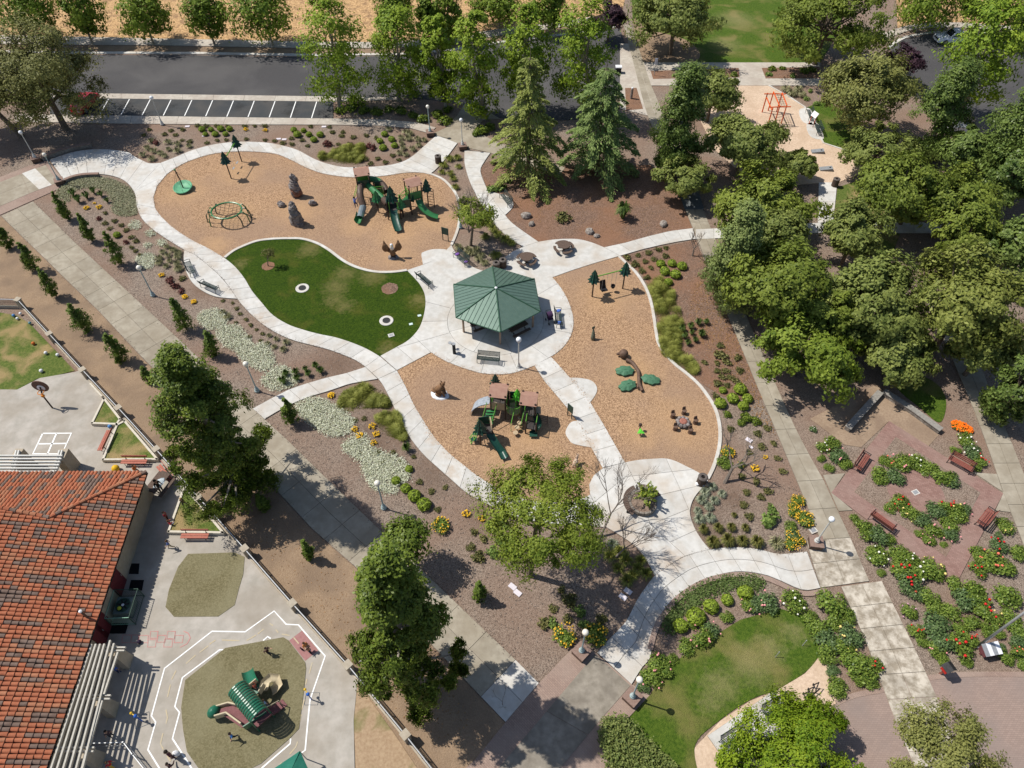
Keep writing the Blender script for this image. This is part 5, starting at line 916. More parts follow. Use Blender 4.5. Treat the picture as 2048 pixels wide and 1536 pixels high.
for p, hz, gw, rt, lb, pl in [((1037, 735), 0, 1, 0, 'lamp post with white globe between pavilion and lower play area', 0), ((515, 783), 0, 0, 0, 'lamp post at the foot of the branch walk', 0), ((768, 1017), 0, 0, 0, 'lamp post standing by the large silver ground cover', 0), ((307, 592), 0, 0, 0, 'lamp post in the mulch left of the two lawn walk benches', 0), ((325, 250), 0, 1, 0, 'lamp post behind the parking sidewalk', 0), ((921, 456), 0, 0, 0, 'lamp post hidden behind the sparse leaning tree', 0), ((860, 263), .5, 0, 12, 'lamp on the brick pier left of the park entrance by the road', 'left pier of the entrance by the road'), ((925, 290), .5, 1, 12, 'lamp on the brick pier right of the park entrance by the road', 'right pier of the entrance by the road'), ((70, 315), .5, 1, 30, 'lamp on the farther brick pier at the upper left entrance', 'farther pier of the upper left entrance'), ((117, 360), .5, 0, 30, 'lamp on the nearer brick pier at the upper left entrance', 'nearer pier of the upper left entrance'), ((1163, 1302), .5, 0, 45, 'lamp on the brick pier between the golden flower bushes', 'pier between the golden flower bushes'), ((1265, 1393), .5, 0, 45, 'lamp on the brick pier at the tip of the south lawn', 'pier at the tip of the south lawn'), ((1633, 1083), .5, 1, -8, 'lamp on the brick pier beside the weathered walk', 'pier beside the weathered walk')]:
    x, y = G(*p, hz); kk = .92 if hz else 1.02
    if gw: place(lampB, fb, (x, y, hz + .06), 0, lb, kk); fb = False
    else: place(lampA, fa, (x, y, hz + .06), 0, lb, kk); fa = False
    if pl: place(pier, fp, (x, y, .06), R(rt), 'square dark brick lamp base, ' + pl); fp = False
for p, t in (((1180, 1330), 45), ((1240, 1388), 45)): pass
# metal benches
def make_bench(mat, L_=1.85):
    r = thing('park_bench', 'x', 'bench'); s = B()
    for k in range(7): s.cb((0, -.2 + k * .065, .44), (L_, .042, .02))
    s.obj('seat', mat, r); s = B()
    for k in range(6): s.cb((0, .26 + k * .022, .52 + k * .07), (L_, .018, .045))
    s.tube([(-L_ / 2, .4, .92), (L_ / 2, .4, .92)], .025); s.obj('backrest', mat, r)
    for x in (-L_ / 2, L_ / 2):
        B().tube([(x, -.24, 0), (x, -.25, .4), (x, -.27, .62), (x, -.1, .68), (x, .27, .66)], .025, 6).tube([(x, .3, 0), (x, .24, .42), (x, .42, .95)], .025, 6).tube([(x, -.25, .42), (x, .25, .42)], .02, 5).obj('arm_frame', mat, r)
    return r
bench = make_bench(gmet); f_ = True
for a, b_, fr, lb in [((376, 527), (390, 556), (440, 540), 'dark metal bench in the lawn walk bay, upper one'), ((404, 570), (440, 586), (450, 550), 'dark metal bench in the lawn walk bay, lower one'), ((835, 552), (865, 577), (890, 540), 'dark metal bench on the plaza edge beside the lawn'), ((909, 511), (936, 534), (890, 545), 'dark metal bench with purple bag backed by the triangular bed'), ((1116, 626), (1119, 656), (1160, 640), 'dark metal bench with blue towels right of the pavilion'), ((957, 722), (997, 726), (975, 760), 'dark metal bench in front of the pavilion facing the lower play area'), ((1002, 393), (1021, 416), (970, 425), 'dark metal bench on the rounded pad of the bed walk'), ((1613, 222), (1622, 246), (1580, 240), 'dark metal bench at the granite court above the notice board'), ((1628, 251), (1638, 275), (1590, 270), 'dark metal bench at the granite court below the notice board'), ((1532, 1428), (1568, 1408), (1590, 1470), 'dark metal bench on the slab near the bike rack'), ((1446, 1492), (1492, 1462), (1510, 1530), 'dark metal bench half under the bright green tree')]:
    loc, t, _ = frame2(a, b_, fr, .1); place(bench, f_, loc, t, lb); f_ = False
def make_garden_bench(m):
    r = thing('garden_bench', 'x', 'bench'); L_ = 1.75
    for k in range(4): B().cb((0, -.24 + k * .13, .44), (L_, .1, .03)).obj('seat_slat', m, r)
    for k in range(3): B().cb((0, .27 + k * .035, .54 + k * .13), (L_, .03, .1)).obj('back_slat', m, r)
    for x in (-.8, .8): B().tube([(x, -.28, 0), (x, -.22, .42), (x, -.3, .64), (x, .25, .66)], .03, 6).tube([(x, .36, 0), (x, .22, .42), (x, .36, .9)], .03, 6).tube([(x, -.24, .42), (x, .24, .42)], .03, 5).obj('iron_end', bmet, r)
    return r
gb = make_garden_bench(redwood); f_ = True
for a, b_, fr, lb in [((1709, 945), (1731, 912), (1745, 935), 'red slatted garden bench at the left corner path of the brick diamond'), ((1895, 920), (1940, 945), (1905, 960), 'red slatted garden bench at the upper right side of the brick diamond'), ((1740, 1032), (1783, 1063), (1775, 1028), 'red slatted garden bench at the lower left side of the brick diamond'), ((1955, 1055), (1978, 1026), (1945, 1030), 'red slatted garden bench at the lower right side of the brick diamond')]:
    loc, t, _ = frame2(a, b_, fr, .08); place(gb, f_, loc, t, lb, 1.0); f_ = False
# litter bins
bin_ = thing('litter_bin', 'x', 'bin'); s = B()
for k in range(24):
    a = k * math.pi / 12; s.T = Matrix.Rotation(a, 4, 'Z'); s.cb((.33, 0, .42), (.03, .065, .8))
s.obj('slats', brown, bin_); B().lathe([(.31, .03), (.31, .8)], 16).obj('liner', bmet, bin_); B().lathe([(.36, .8), (.37, .86), (.28, .92), (.15, .9), (.15, .7)], 18).obj('lid', M('bin_lid', (.09, .075, .065), (.14, .12, .11), 6, rough=.5), bin_)
f_ = True
for p, lb, z in [((877, 327), 'brown slatted bin on the walk near the road entrance', .1), ((1006, 535), 'brown slatted bin behind the pavilion next to the picnic tables', .1), ((993, 541), 'bin mostly hidden behind the pavilion roof', .1), ((1668, 373), 'brown bin at the start of the court walk', .1), ((1401, 968), 'brown bin with rubbish bags at the round plaza', .1)]:
    place(bin_, f_, (*G(*p), z), 0, lb, 1.0); f_ = False
for p, m_, lb in (((1394, 971), whitep, 'white rubbish bag left of the round plaza bin'), ((1404, 973), M('blue_bag', (.15, .22, .45), (.55, .6, .75), 9), 'blue and white rubbish bag against the round plaza bin'), ((1412, 974), woodtan, 'crumpled tan paper bag beside the round plaza bin')):
    prop(B().ball((0, 0, .13), .16, 9, 6, sc=(1.1, .9, .85), bumpy=.18, seed=int(p[0])).obj('rubbish_bag', m_, None, (*G(*p), .1), shade=True), lb, 'bag')
# picnic tables
def picnic(p, lb, rot=0):
    r = thing('picnic_table', lb, 'table', (*G(*p), .1), rot); B().lathe([(.08, 0), (.08, .7), (.6, .72), (.64, .74), (.64, .79), (.6, .8)], 20).obj('table_top', brown, r)
    for k in range(4):
        a = k * math.pi / 2 + .4; vs = []
        b = B(); n = 6; po = [(1.02 * math.cos(a + (i / n - .5) * 1.15), 1.02 * math.sin(a + (i / n - .5) * 1.15)) for i in range(n + 1)] + [(.74 * math.cos(a + (i / n - .5) * 1.15), .74 * math.sin(a + (i / n - .5) * 1.15)) for i in range(n, -1, -1)]
        b.prism(po, .42, .48).obj('seat', brown, r); B().tube([(0, 0, .12), (.5 * math.cos(a), .5 * math.sin(a), .12), (.88 * math.cos(a), .88 * math.sin(a), .42)], .035, 6).obj('leg', brown, r)
    return r
picnic((1127, 503), 'round brown picnic table farther from the pavilion'); picnic((1053, 527), 'round brown picnic table nearer the pavilion', .5)
# pavilion
PC = (-1.37, 45.66); ZE_, ZA, PR = 2.15, 3.28, 4.15; A0 = R(155.8)
pav = thing('pavilion', 'open hexagonal pavilion with green standing seam metal roof', 'pavilion', (*PC, .1))
roofm = M('green_roof_metal', (.10, .165, .128), (.12, .19, .15), 3, rough=.38, metal=.25, spec=.5)
capm = M('roof_ridge_metal', (.055, .12, .078), rough=.4, metal=.25)
ap = Vector((0, 0, ZA)); vx = [Vector((PR * math.cos(A0 - k * R(60)), PR * math.sin(A0 - k * R(60)), ZE_)) for k in range(6)]
for k in range(6):
    a, b_ = vx[k], vx[(k + 1) % 6]; n = 11; nn = (b_ - a).cross(ap - a).normalized(); nn = nn if nn.z > 0 else -nn; mid = (a + b_) / 2; up_ = (ap - mid)
    for i in range(n):
        t0, t1 = i / n, (i + 1) / n; pts = []
        h = lambda t: 2 * min(t, 1 - t)
        p0, p1 = a.lerp(b_, t0), a.lerp(b_, t1); c0, c1 = p0 + up_ * h(t0), p1 + up_ * h(t1)
        poly = [p0, p1, c1] + ([ap] if t0 < .5 < t1 else []) + [c0]
        poly = [v for j, v in enumerate(poly) if (v - poly[j - 1]).length > 1e-4]
        if len(poly) < 3: continue
        bb = B(); m = len(poly); bb.add([v for v in poly] + [v - nn * .03 for v in poly], [tuple(range(m)), tuple(range(m, 2 * m))[::-1]] + [(j, m + j, m + (j + 1) % m, (j + 1) % m) for j in range(m)])
        if i: bb.tube([p0 + nn * .015, c0 + nn * .015], .02, 4)
        bb.obj('roof_panel', roofm, pav)
    B().tube([a + Vector((0, 0, .03)), ap + Vector((0, 0, .03))], .06, 6).obj('ridge_cap', capm, pav)
    B().tube([a * 1.0 - Vector((0, 0, .04)), b_ - Vector((0, 0, .04))], .05, 4).obj('eave_trim', capm, pav)
    pp = Vector((3.5 * math.cos(A0 - k * R(60)), 3.5 * math.sin(A0 - k * R(60)), 0)); B().box(-.07, -.07, 0, .07, .07, 2.3).obj('post', M('tan_post', (.30, .215, .155), (.36, .265, .2), 5, rough=.6), pav, pp, A0 - k * R(60))
    B().tube([pp + Vector((0, 0, 2.2)), ap - Vector((0, 0, .15))], .06, 4).obj('rafter', M('tan_post', (0, 0, 0)), pav)
B().lathe([(.14, 0), (.12, .06), (.02, .12)], 10, tuple(ap)).obj('finial', whitep, pav)
def long_table(p, rot, lb):
    r = thing('picnic_table', lb, 'table', (*G(*p), .1), rot); B().cb((0, 0, .74), (1.8, .75, .05)).obj('table_top', brown, r)
    for s in (-1, 1): B().cb((0, s * .65, .44), (1.8, .26, .05)).obj('seat', brown, r)
    for x in (-.6, .6): B().tube([(x, -.65, .42), (x, .65, .42)], .03, 5).tube([(x, -.4, 0), (x, 0, .72), (x, .4, 0)], .03, 5).obj('leg', bmet, r)
long_table((960, 655), .5, 'long picnic table in the pavilion shade, left of two'); long_table((1035, 665), .6, 'long picnic table in the pavilion shade, right of two')
# drinking fountain
r = thing('drinking_fountain', 'three-bowl drinking fountain beside the pavilion', 'fountain', (*G(909, 708), .1), R(-35)); B().lathe([(.14, 0), (.14, 1.0), (.1, 1.06)], 12).obj('pedestal', bmet, r)
for x, z in ((-.38, .98), (0.02, 1.1), (.42, .62)):
    B().lathe([(.05, 0), (.17, .07), (.17, .1), (.12, .09)], 12, (x, 0, z)).obj('bowl', greym, r)
    if abs(x) > .1: B().tube([(0, 0, z), (x, 0, z)], .05, 6).obj('arm', bmet, r)
# pushchair beside the blue-towel bench, bags and towels
r = thing('pushchair', 'dark purple pushchair parked at the edge of the pavilion shade', 'pushchair', (*G(1100, 645), .1), .4)
B().slabq([(-.22, -.2, .4), (.22, -.2, .4), (.22, .15, .36), (-.22, .15, .36)], .06).slabq([(-.22, .15, .36), (.22, .15, .36), (.22, .32, .85), (-.22, .32, .85)], .05).obj('seat', M('purple_cloth', (.05, .025, .06), (.09, .05, .11), 9), r)
c = B()
for i in range(6):
    t0, t1 = i * .3, (i + 1) * .3; c.slabq([(-.24, .3 - .4 * math.sin(t0), .8 + .3 * math.cos(t0) - .1), (.24, .3 - .4 * math.sin(t0), .8 + .3 * math.cos(t0) - .1), (.24, .3 - .4 * math.sin(t1), .8 + .3 * math.cos(t1) - .1), (-.24, .3 - .4 * math.sin(t1), .8 + .3 * math.cos(t1) - .1)], .02)
c.obj('hood', M('purple_cloth', (0, 0, 0)), r); B().tube([(-.24, .5, .98), (.24, .5, .98)], .02).tube([(-.24, .5, .98), (-.24, -.3, .2)], .018).tube([(.24, .5, .98), (.24, -.3, .2)], .018).obj('frame', bmet, r)
for x, y in ((-.26, -.35), (.26, -.35), (-.28, .3), (.28, .3)): b = B(); b.T = Matrix.Translation((x, y, .12)) @ Matrix.Rotation(R(90), 4, 'Y'); b.lathe([(.12, -.025), (.12, .025)], 10).obj('wheel', bmet, r)
for p, m_, lb, w_ in (((915, 515), M('violet_cloth', (.16, .07, .30), (.24, .13, .4), 9), 'purple cloth on the bench by the triangular bed', .4), ((932, 530), M('violet_cloth', (0, 0, 0)), 'purple bag at the end of the bench by the triangular bed', .34), ((1117, 628), M('blue_cloth', (.05, .11, .42), (.10, .20, .55), 9), 'blue towel on the upper end of the bench by the pavilion', .4), ((1118, 652), M('blue_cloth', (0, 0, 0)), 'blue towel on the lower end of the bench by the pavilion', .36)):
    b = B(); n = 5; rg = random.Random(int(p[0]))
    b.ball((0, 0, .06), w_ * .6, 9, 5, sc=(1, .75, .3), bumpy=.15, seed=int(p[0])); prop(b.obj('cloth', m_, None, (*G(p[0], p[1] - 5, .5), .56), .6, shade=True), lb, 'cloth')
# notice signs of the play areas: panel on two posts
def sign(pa, pb, top, lb, pm=gmet, hh=.75):
    loc, t, w_ = frame2(pa, pb, (pa[0], pa[1] + 40), .05); H = rise(pa, top); r = thing('sign_board', lb, 'sign', loc, t)
    for x in (-w_ / 2, w_ / 2): B().tube([(x, 0, 0), (x, 0, H)], .04, 8).obj('post', pm, r)
    B().box(-w_ / 2 - .06, -.03, H - hh, w_ / 2 + .06, .03, H + .04).obj('panel', M('sign_green', (.035, .065, .05), (.05, .08, .06), 6, rough=.5), r); return r
sign((886, 480), (897, 483), (885, 455), 'dark rules sign on two posts near the eagle statue'); sign((1135, 830), (1143, 837), (1134, 808), 'dark rules sign on two posts at the edge of the lower play area')
# lawn: drains, valve boxes, tree rings
gratem = M('grate_iron', (.05, .05, .05), (.09, .09, .09), 8, rough=.6)
for p, lb in (((605, 577.5), 'round drain with white collar in the lawn, left one'), ((773, 642.5), 'round drain with white collar in the lawn, right one')):
    r = thing('lawn_drain', lb, 'drain', (*G(*p), .06)); B().lathe([(.62, -.05), (.62, .035), (.58, .05), (.34, .04)], 28).obj('collar', kerbm, r); b = B()
    for k in range(7): y = -.27 + k * .09; l = math.sqrt(max(.31 ** 2 - y * y, .01)); b.box(-l, y - .02, .05, l, y + .02, .08)
    b.lathe([(.34, .04), (.34, .085), (.3, .085), (.3, .05)], 24).obj('grate', gratem, r)
for p, lb in (((782.6, 671.7), 'small square valve box lid in the lawn near the plaza'), ((1626, 1062), 'white-rimmed valve box lid beside the weathered walk pier'), ((1830, 986), 'grey plaque in the middle of the brick circle')):
    r = thing('valve_box', lb, 'lid', (*G(*p), .08), .4); B().box(-.26, -.2, -.05, .26, .2, .03).obj('rim', kerbm, r); B().box(-.18, -.13, .03, .18, .13, .036).obj('cover', greym, r)
for p, lb in (((822, 649), 'small pale paper on the lawn near the valve box'), ((839, 632), 'pale scrap on the lawn edge by the plaza')):
    prop(B().box(-.16, -.12, 0, .16, .12, .012).obj('paper', M('pale_paper', (.5, .62, .6), (.6, .7, .66), 8), None, (*G(*p), .063), .3), lb, 'paper')
for p, rr, lb in (((537, 533), .62, 'mulch ring around the lawn sapling'), ((780, 578), .78, 'bare mulch ring in the lawn by the plaza')):
    n = 26; rg = random.Random(4); x, y = G(*p); prop(link('mulch_ring', poly_mesh('mulch_ring', [(x + rr * rg.uniform(.92, 1.06) * math.cos(t), y + rr * rg.uniform(.92, 1.06) * math.sin(t)) for t in np.linspace(0, 6.04, n)], .075, bark)), lb, 'mulch ring')
tree('airy', (537, 533), (520, 492, 552, 522), 'thin sapling with few leaves standing in the lawn', leafmat('sapling_leaf', (.08, .09, .03), (.2, .18, .06), .2), 300, 'sapling', .09, 2, barkm, .012)
# memorial plaques and stones in the mulch
for i, (p, lb) in enumerate([((375, 253.5), 'white marker by the parking sidewalk near the lamp'), ((407, 273), 'tiny white marker among the round shrubs'), ((557.5, 278.5), 'white plaque above the play walk, left of a pair'), ((568.5, 279.5), 'white plaque above the play walk, right of a pair'), ((648, 254), 'white marker by the parking sidewalk above the play tower')] + [(z_, l_) for z_, l_ in zip(ZB((393, 1100), (432, 1147), (1258, 1135), (1220, 1178)), ('pink-white plaque in the lower mulch, upper of a pair', 'pink-white plaque in the lower mulch, lower of a pair', 'white plaque in the tree shade, upper of a pair', 'white plaque in the tree shade, lower of a pair'))] + [(ZR((588, 345))[0], 'large pinkish plaque right of the east play area'), (ZR((605, 405))[0], 'small pinkish plaque right of the east play area'), ((727, 1323), 'white paper lying by the school fence')]):
    s = .26 if i not in (1, 10) else .15; prop(B().box(-s, -s * .65, 0, s, s * .65, .05).obj('plaque', M('pale_stone', (.60, .55, .58), (.68, .63, .66), 6), None, (*G(*p), .02), R(-40 if i > 4 else 5)), lb, 'plaque')
rockm = M('boulder', (.16, .13, .11), (.40, .36, .32), 5, rough=.95, bump=.6)
for i, (p, s, lb) in enumerate([(Z4((308, 445))[0], .55, 'largest pale boulder in the bark bed near the bench pad'), (Z4((355, 512))[0], .4, 'dark boulder in the bark bed below the largest one'), (Z4((848, 578))[0], .5, 'boulder in the bark bed above the picnic tables'), (Z4((910, 612))[0], .33, 'small pinkish boulder beside the picnic table plaza'), (Z4((1478, 515))[0], .48, 'round boulder in the bark bed by the east walk')]):
    prop(B().ball((0, 0, s * .3), s, 9, 6, sc=(1, .8, .62), bumpy=.14, seed=i).obj('boulder', rockm, None, (*G(*p[:2]), .02), i * 1.1), lb, 'rock')
# low curved walls at the upper left entrance, stone seat walls by the rose garden
wallst = M('wall_stone', (.17, .145, .12), (.34, .30, .26), 5, rough=.95, bump=.5, c3=(.12, .10, .085), s3=1.2)
def wall(pts, w_, h, lb, m_, cap=None, n=12, name='low_wall', cat='wall', closed=False):
    P = resample(W(pts), [i / n for i in range(n + 1)]); r = thing(name, lb, cat, (*P[0], 0)); o = np.array(P[0])
    for i in range(n):
        a, b_ = np.array(P[i]) - o, np.array(P[i + 1]) - o; d = (b_ - a) / np.hypot(*(b_ - a)); nn = np.array([-d[1], d[0]]) * w_ / 2; g = d * .008
        b = B(); b.prism([tuple(a + g + nn), tuple(b_ - g + nn), tuple(b_ - g - nn), tuple(a + g - nn)][::-1], 0, h); b.obj('stone' if m_ is wallst else 'wall_section', m_, r)
        if cap: b = B(); nn2 = nn * 1.25; b.prism([tuple(a + nn2), tuple(b_ + nn2), tuple(b_ - nn2), tuple(a - nn2)][::-1], h, h + .06); b.obj('coping', cap, r)
    return r
wall(smooth([(86, 322), (120, 309), (150, 301), (185, 295)]), .32, .5, 'low curved stone wall above the fan plaza', wallst, pierc, 10)
wall(smooth([(132, 365), (150, 358), (172, 354), (200, 353)]), .3, .35, 'low curved stone wall below the fan plaza', wallst, pierc, 8)
wall([(1692, 862), (1757, 790)], .42, .4, 'stone seat wall of the rose garden, left arm', wallst, M('pale_coping', (.22, .205, .185), (.31, .29, .26), 5), 6)
wall([(1764, 788), (1822, 825), (1878, 866)], .42, .4, 'stone seat wall of the rose garden, right arm', wallst, M('pale_coping', (0, 0, 0)), 8)
# round planter with curved bench
x0, y0 = G(1284, 1010); r = thing('round_planter', 'round stone planter with curved slatted bench on the round plaza', 'planter', (x0, y0, .1))
for k in range(16):
    a0, a1 = k * math.pi / 8 + .02, (k + 1) * math.pi / 8 - .02; B().prism([(1.02 * math.cos(a0), 1.02 * math.sin(a0)), (1.02 * math.cos(a1), 1.02 * math.sin(a1)), (.86 * math.cos(a1), .86 * math.sin(a1)), (.86 * math.cos(a0), .86 * math.sin(a0))], 0, .4).obj('stone', wallst, r)
B().lathe([(.85, 0), (.85, .33)], 20).obj('soil', mulch, r)
for k in range(30):
    a = R(20) + k * R(7.1)
    if 10 < k < 13: continue
    a1 = a + R(6.2); B().prism([(1.42 * math.cos(a), 1.42 * math.sin(a)), (1.42 * math.cos(a1), 1.42 * math.sin(a1)), (1.06 * math.cos(a1), 1.06 * math.sin(a1)), (1.06 * math.cos(a), 1.06 * math.sin(a))], .4, .45).obj('bench_slat', brown, r)
for k in range(6): a = R(30 + k * 36); B().box(1.1, -.04, 0, 1.38, .04, .4).obj('bench_leg', bmet, r, None, a)
rgn = np.random.default_rng(9); P_ = []; N_ = []; Lg = []
for k in range(26):
    a = rgn.uniform(0, 6.28); e = rgn.uniform(.3, 1.2); d = np.array([math.cos(a) * math.cos(e), math.sin(a) * math.cos(e), math.sin(e)]); l = rgn.uniform(.5, 1.15); t = np.linspace(.2, 1, 16); P_.append(d * (t * l)[:, None] + rgn.normal(0, .035, (16, 3)) + [0, 0, .3]); N_.append(rgn.normal(0, .5, (16, 3)) + [0, 0, 1]); Lg.append(np.tile(d, (16, 1)) + rgn.normal(0, .4, (16, 3)))
me = leaf_mesh('planter_shrub', np.concatenate(P_), np.concatenate(N_), .12, rgn.uniform(0, 1, 26 * 16), feath, .4, np.concatenate(Lg), rgn)
prop(link('planter_shrub', me, None, (x0 + .15, y0 + .25, .35), 0, 1.25), 'spiky yellow-green shrub growing in the round planter', 'shrub')
# ------------------------------------------------------------------ play equipment
post_m = M('brown_post', (.055, .035, .028), (.075, .05, .04), 5, rough=.5); lime = M('lime_metal', (.12, .33, .05), (.16, .38, .07), 5, rough=.45); dkgreen = M('dark_green_plastic', (.010, .052, .036), (.016, .07, .048), 4, rough=.35, spec=.5)
grn = M('green_plastic', (.03, .16, .05), (.045, .2, .07), 4, rough=.35, spec=.5); tube_b = M('brown_plastic', (.10, .065, .05), (.13, .09, .07), 5, rough=.45); rooft = M('tan_roof_plastic', (.34, .19, .14), (.40, .24, .18), 3, rough=.6)
brgreen = M('bright_green_plastic', (.10, .50, .04), (.13, .56, .06), 4, rough=.4); rockg = M('play_rock', (.10, .085, .08), (.34, .30, .28), 4, rough=.95, bump=.8); rockr = M('play_rock_red', (.16, .07, .045), (.30, .16, .11), 4, rough=.95, bump=.7)
coat = M('coated_deck', (.06, .05, .05), (.09, .08, .075), 9, rough=.7); netm = M('rope', (.05, .05, .055), rough=.9)
def cone_tree(parent, p, z0, h, r, m):
    """play pine: three stacked star skirts"""
    b = B()
    for k, (f0, f1, rr) in enumerate(((0, .45, 1), (.28, .72, .75), (.55, 1, .5))):
        n = 8; vs = [(p[0] + r * rr * (1 if i % 2 else .62) * math.cos(i * math.pi / n), p[1] + r * rr * (1 if i % 2 else .62) * math.sin(i * math.pi / n), z0 + h * f0) for i in range(2 * n)]
        b.add(vs + [(p[0], p[1], z0 + h * f1), (p[0], p[1], z0 + h * f0 + .05)], [(i, (i + 1) % (2 * n), 2 * n) for i in range(2 * n)] + [((i + 1) % (2 * n), i, 2 * n + 1) for i in range(2 * n)])
    return b.obj('pine_topper', m, parent)
def swing(pa, pb, ta, lb, seats):
    a, b_ = G(*pa), G(*pb); H = rise(pa, ta); r = thing('swing_set', lb, 'swing', (*a, .05)); d = Vector((b_[0] - a[0], b_[1] - a[1], 0)); zt = H * .74
    for o in (Vector(), d): B().tube([o, o + Vector((0, 0, H * .78))], .065, 8).obj('post', post_m, r); cone_tree(r, o, H * .6, H * .42, .62, dkgreen)
    B().tube([Vector((0, 0, zt)), d + Vector((0, 0, zt))], .05, 8).obj('beam', lime, r); side = Vector((-d.y, d.x, 0)).normalized()
    for f, kind in seats:
        c = d * f; u = d.normalized() * .22; z = .55
        b = B()
        for s in (-1, 1): b.tube([c + u * s + Vector((0, 0, zt)), c + u * s + Vector((0, 0, z))], .012, 4)
        b.obj('chain', greym, r); b = B(); b.T = Matrix.Translation(c) @ Matrix.Rotation(math.atan2(d.y, d.x), 4, 'Z')
        if kind == 'belt': b.cb((0, 0, z), (.46, .16, .03)).obj('seat', greym, r)
        elif kind == 'bucket': b.lathe([(.14, -.1), (.2, .05), (.21, .2), (.17, .2), (.15, .0)], 10, (0, 0, z)).obj('seat', bmet, r)
        else: b.slabq([(-.3, -.3, z), (.3, -.3, z), (.3, .2, z - .06), (-.3, .2, z - .06)], .06).slabq([(-.3, .2, z - .06), (.3, .2, z - .06), (.27, .45, z + .75), (-.27, .45, z + .75)], .06).obj('seat', bmet, r)
swing((463, 358), (484, 324), (445, 304), 'swing set with two pine-topped posts and pale belt seats in the upper play area', [(.35, 'belt'), (.68, 'belt')])
swing((1184, 594), (1245, 578), (1189, 541), 'swing set with two pine-topped posts and bucket seats in the east play area', [(.36, 'chair'), (.66, 'bucket')])
# disc swing, dome net
x, y = G(368, 380); r = thing('disc_spinner', 'green bowl spinner with ropes and leaning mast in the upper play area', 'play equipment', (x, y, .05)); sg = M('seafoam_plastic', (.12, .36, .20), (.17, .43, .25), 4, rough=.4)
b = B(); b.T = Matrix.Translation((0, 0, .32)) @ Matrix.Rotation(R(10), 4, 'X'); b.lathe([(.15, -.2), (.6, -.14), (.95, .02), (1.0, .06), (.94, .1), (.6, -.04), (.2, -.1)], 24).obj('bowl', sg, r, shade=False); B().tube([(0, 0, 0), (0, .05, 1.2), (-.15, .1, 2.3)], .06, 8).obj('mast', post_m, r); b = B()
for k in range(5): a = k * 1.256; b.tube([(-.13, .1, 2.2), (.95 * math.cos(a), .95 * math.sin(a), .36 + .16 * math.sin(a))], .012, 4)
b.obj('ropes', netm, r); B().ball((-.16, .1, 2.33), .11, 8, 6).obj('cap', grn, r)
x, y = G(466, 440); r = thing('net_climber', 'green steel net climber with arched legs in the upper play area', 'play equipment', (x, y, .05)); zt = 1.15; rx, ry = 1.5, 1.35; ox, oy = -.28, -.05
rim = [(ox + rx * math.cos(t), oy + ry * math.sin(t), zt) for t in np.linspace(0, 2 * math.pi, 33)]; B().tube(rim, .085, 8, cap=False).obj('rim', grn, r)
for k in range(8):
    s = -1 if k < 4 else 1; t = R(180 - 42 + 28 * (k % 4)) if s < 0 else R(-42 + 28 * (k % 4)); c, sn_ = math.cos(t), math.sin(t)
    B().tube([(ox + rx * c, oy + ry * sn_, zt), (ox + (rx + .3) * c, oy + (ry + .1) * sn_, zt + .08), (ox + (rx + .62) * c, oy + (ry + .2) * sn_, zt * .72), (ox + (rx + .7) * c, oy + (ry + .25) * sn_, 0)], .06, 8).obj('leg', grn if k % 2 else dkgreen, r)
b = B()
for k in range(-3, 4):
    f = k / 3.6; l = math.sqrt(1 - f * f)
    for q0, q1 in ((((ox + rx * f, oy - ry * l)), ((ox + rx * f, oy + ry * l))), (((ox - rx * l, oy + ry * f)), ((ox + rx * l, oy + ry * f)))):
        b.tube([(*q0, zt), ((q0[0] + q1[0]) / 2, (q0[1] + q1[1]) / 2, zt - .45 * l), (*q1, zt)], .018, 4)
b.obj('net', netm, r)
# climbing rocks
def rockstack(p, top, w_, lb, seed, red=False):
    rg = random.Random(seed); x, y = G(*p); H = rise(p, top); r = thing('climbing_rock', lb, 'rock', (x, y, .03)); pm = px_per_m(*p); n = 11
    b = B()
    for k in range(n):
        f = k / (n - 1); q0 = w_ / pm * .5 * (1 - .45 * f) * rg.uniform(.7, 1.0); b.ball((rg.uniform(-.1, .1), rg.uniform(-.1, .1), H * (.06 + .78 * f)), q0, 9, 7, sc=(1, .85, min(1.3, H * .2 / q0)), bumpy=.24, seed=seed + k)
    b.obj('boulders', rockg, r)
    if red: B().ball((.05, -.12, H * .2), w_ / pm * .44, 9, 6, sc=(1, .8, .95), bumpy=.12, seed=seed + 9).obj('red_base', rockr, r)
rockstack((595, 392), (590, 349), 26, 'taller climbing rock with reddish foot in the upper play area', 31, True); rockstack((596, 449), (588, 404), 30, 'nearer climbing rock in the upper play area', 35)
for p, s, lb in (((563, 413), .42, 'small grey rock left of the climbing rocks'), ((626, 410), .42, 'small grey rock right of the climbing rocks')): prop(B().ball((0, 0, .2), s, 9, 6, sc=(1, .75, .8), bumpy=.22, seed=int(p[0])).obj('rock', rockg, None, (*G(*p), .03)), lb, 'rock')
# slide helper: a trough along a path
def slide(parent, pts, w_, m, name='slide', wall_h=.16):
    P = [Vector(p) for p in pts]; b = B(); vs = []; k = 8
    for i, p in enumerate(P):
        d = P[min(i + 1, len(P) - 1)] - P[max(i - 1, 0)]; s = Vector((-d.y, d.x, 0)).normalized()
        for j in range(k + 1): t = -1 + 2 * j / k; vs.append(p + s * t * w_ / 2 + Vector((0, 0, wall_h * abs(t) ** 3)))
    n = k + 1; m_ = len(vs); vs2 = [v - Vector((0, 0, .05)) for v in vs]; fs = []
    for i in range(len(P) - 1):
        for j in range(k): a = i * n + j; fs += [(a, a + 1, a + n + 1, a + n), (m_ + a, m_ + a + n, m_ + a + n + 1, m_ + a + 1)]
        fs += [(i * n, i * n + n, m_ + i * n + n, m_ + i * n), (i * n + k, m_ + i * n + k, m_ + i * n + n + k, i * n + n + k)]
    b.add(vs + vs2, fs); return b.obj(name, m, parent)
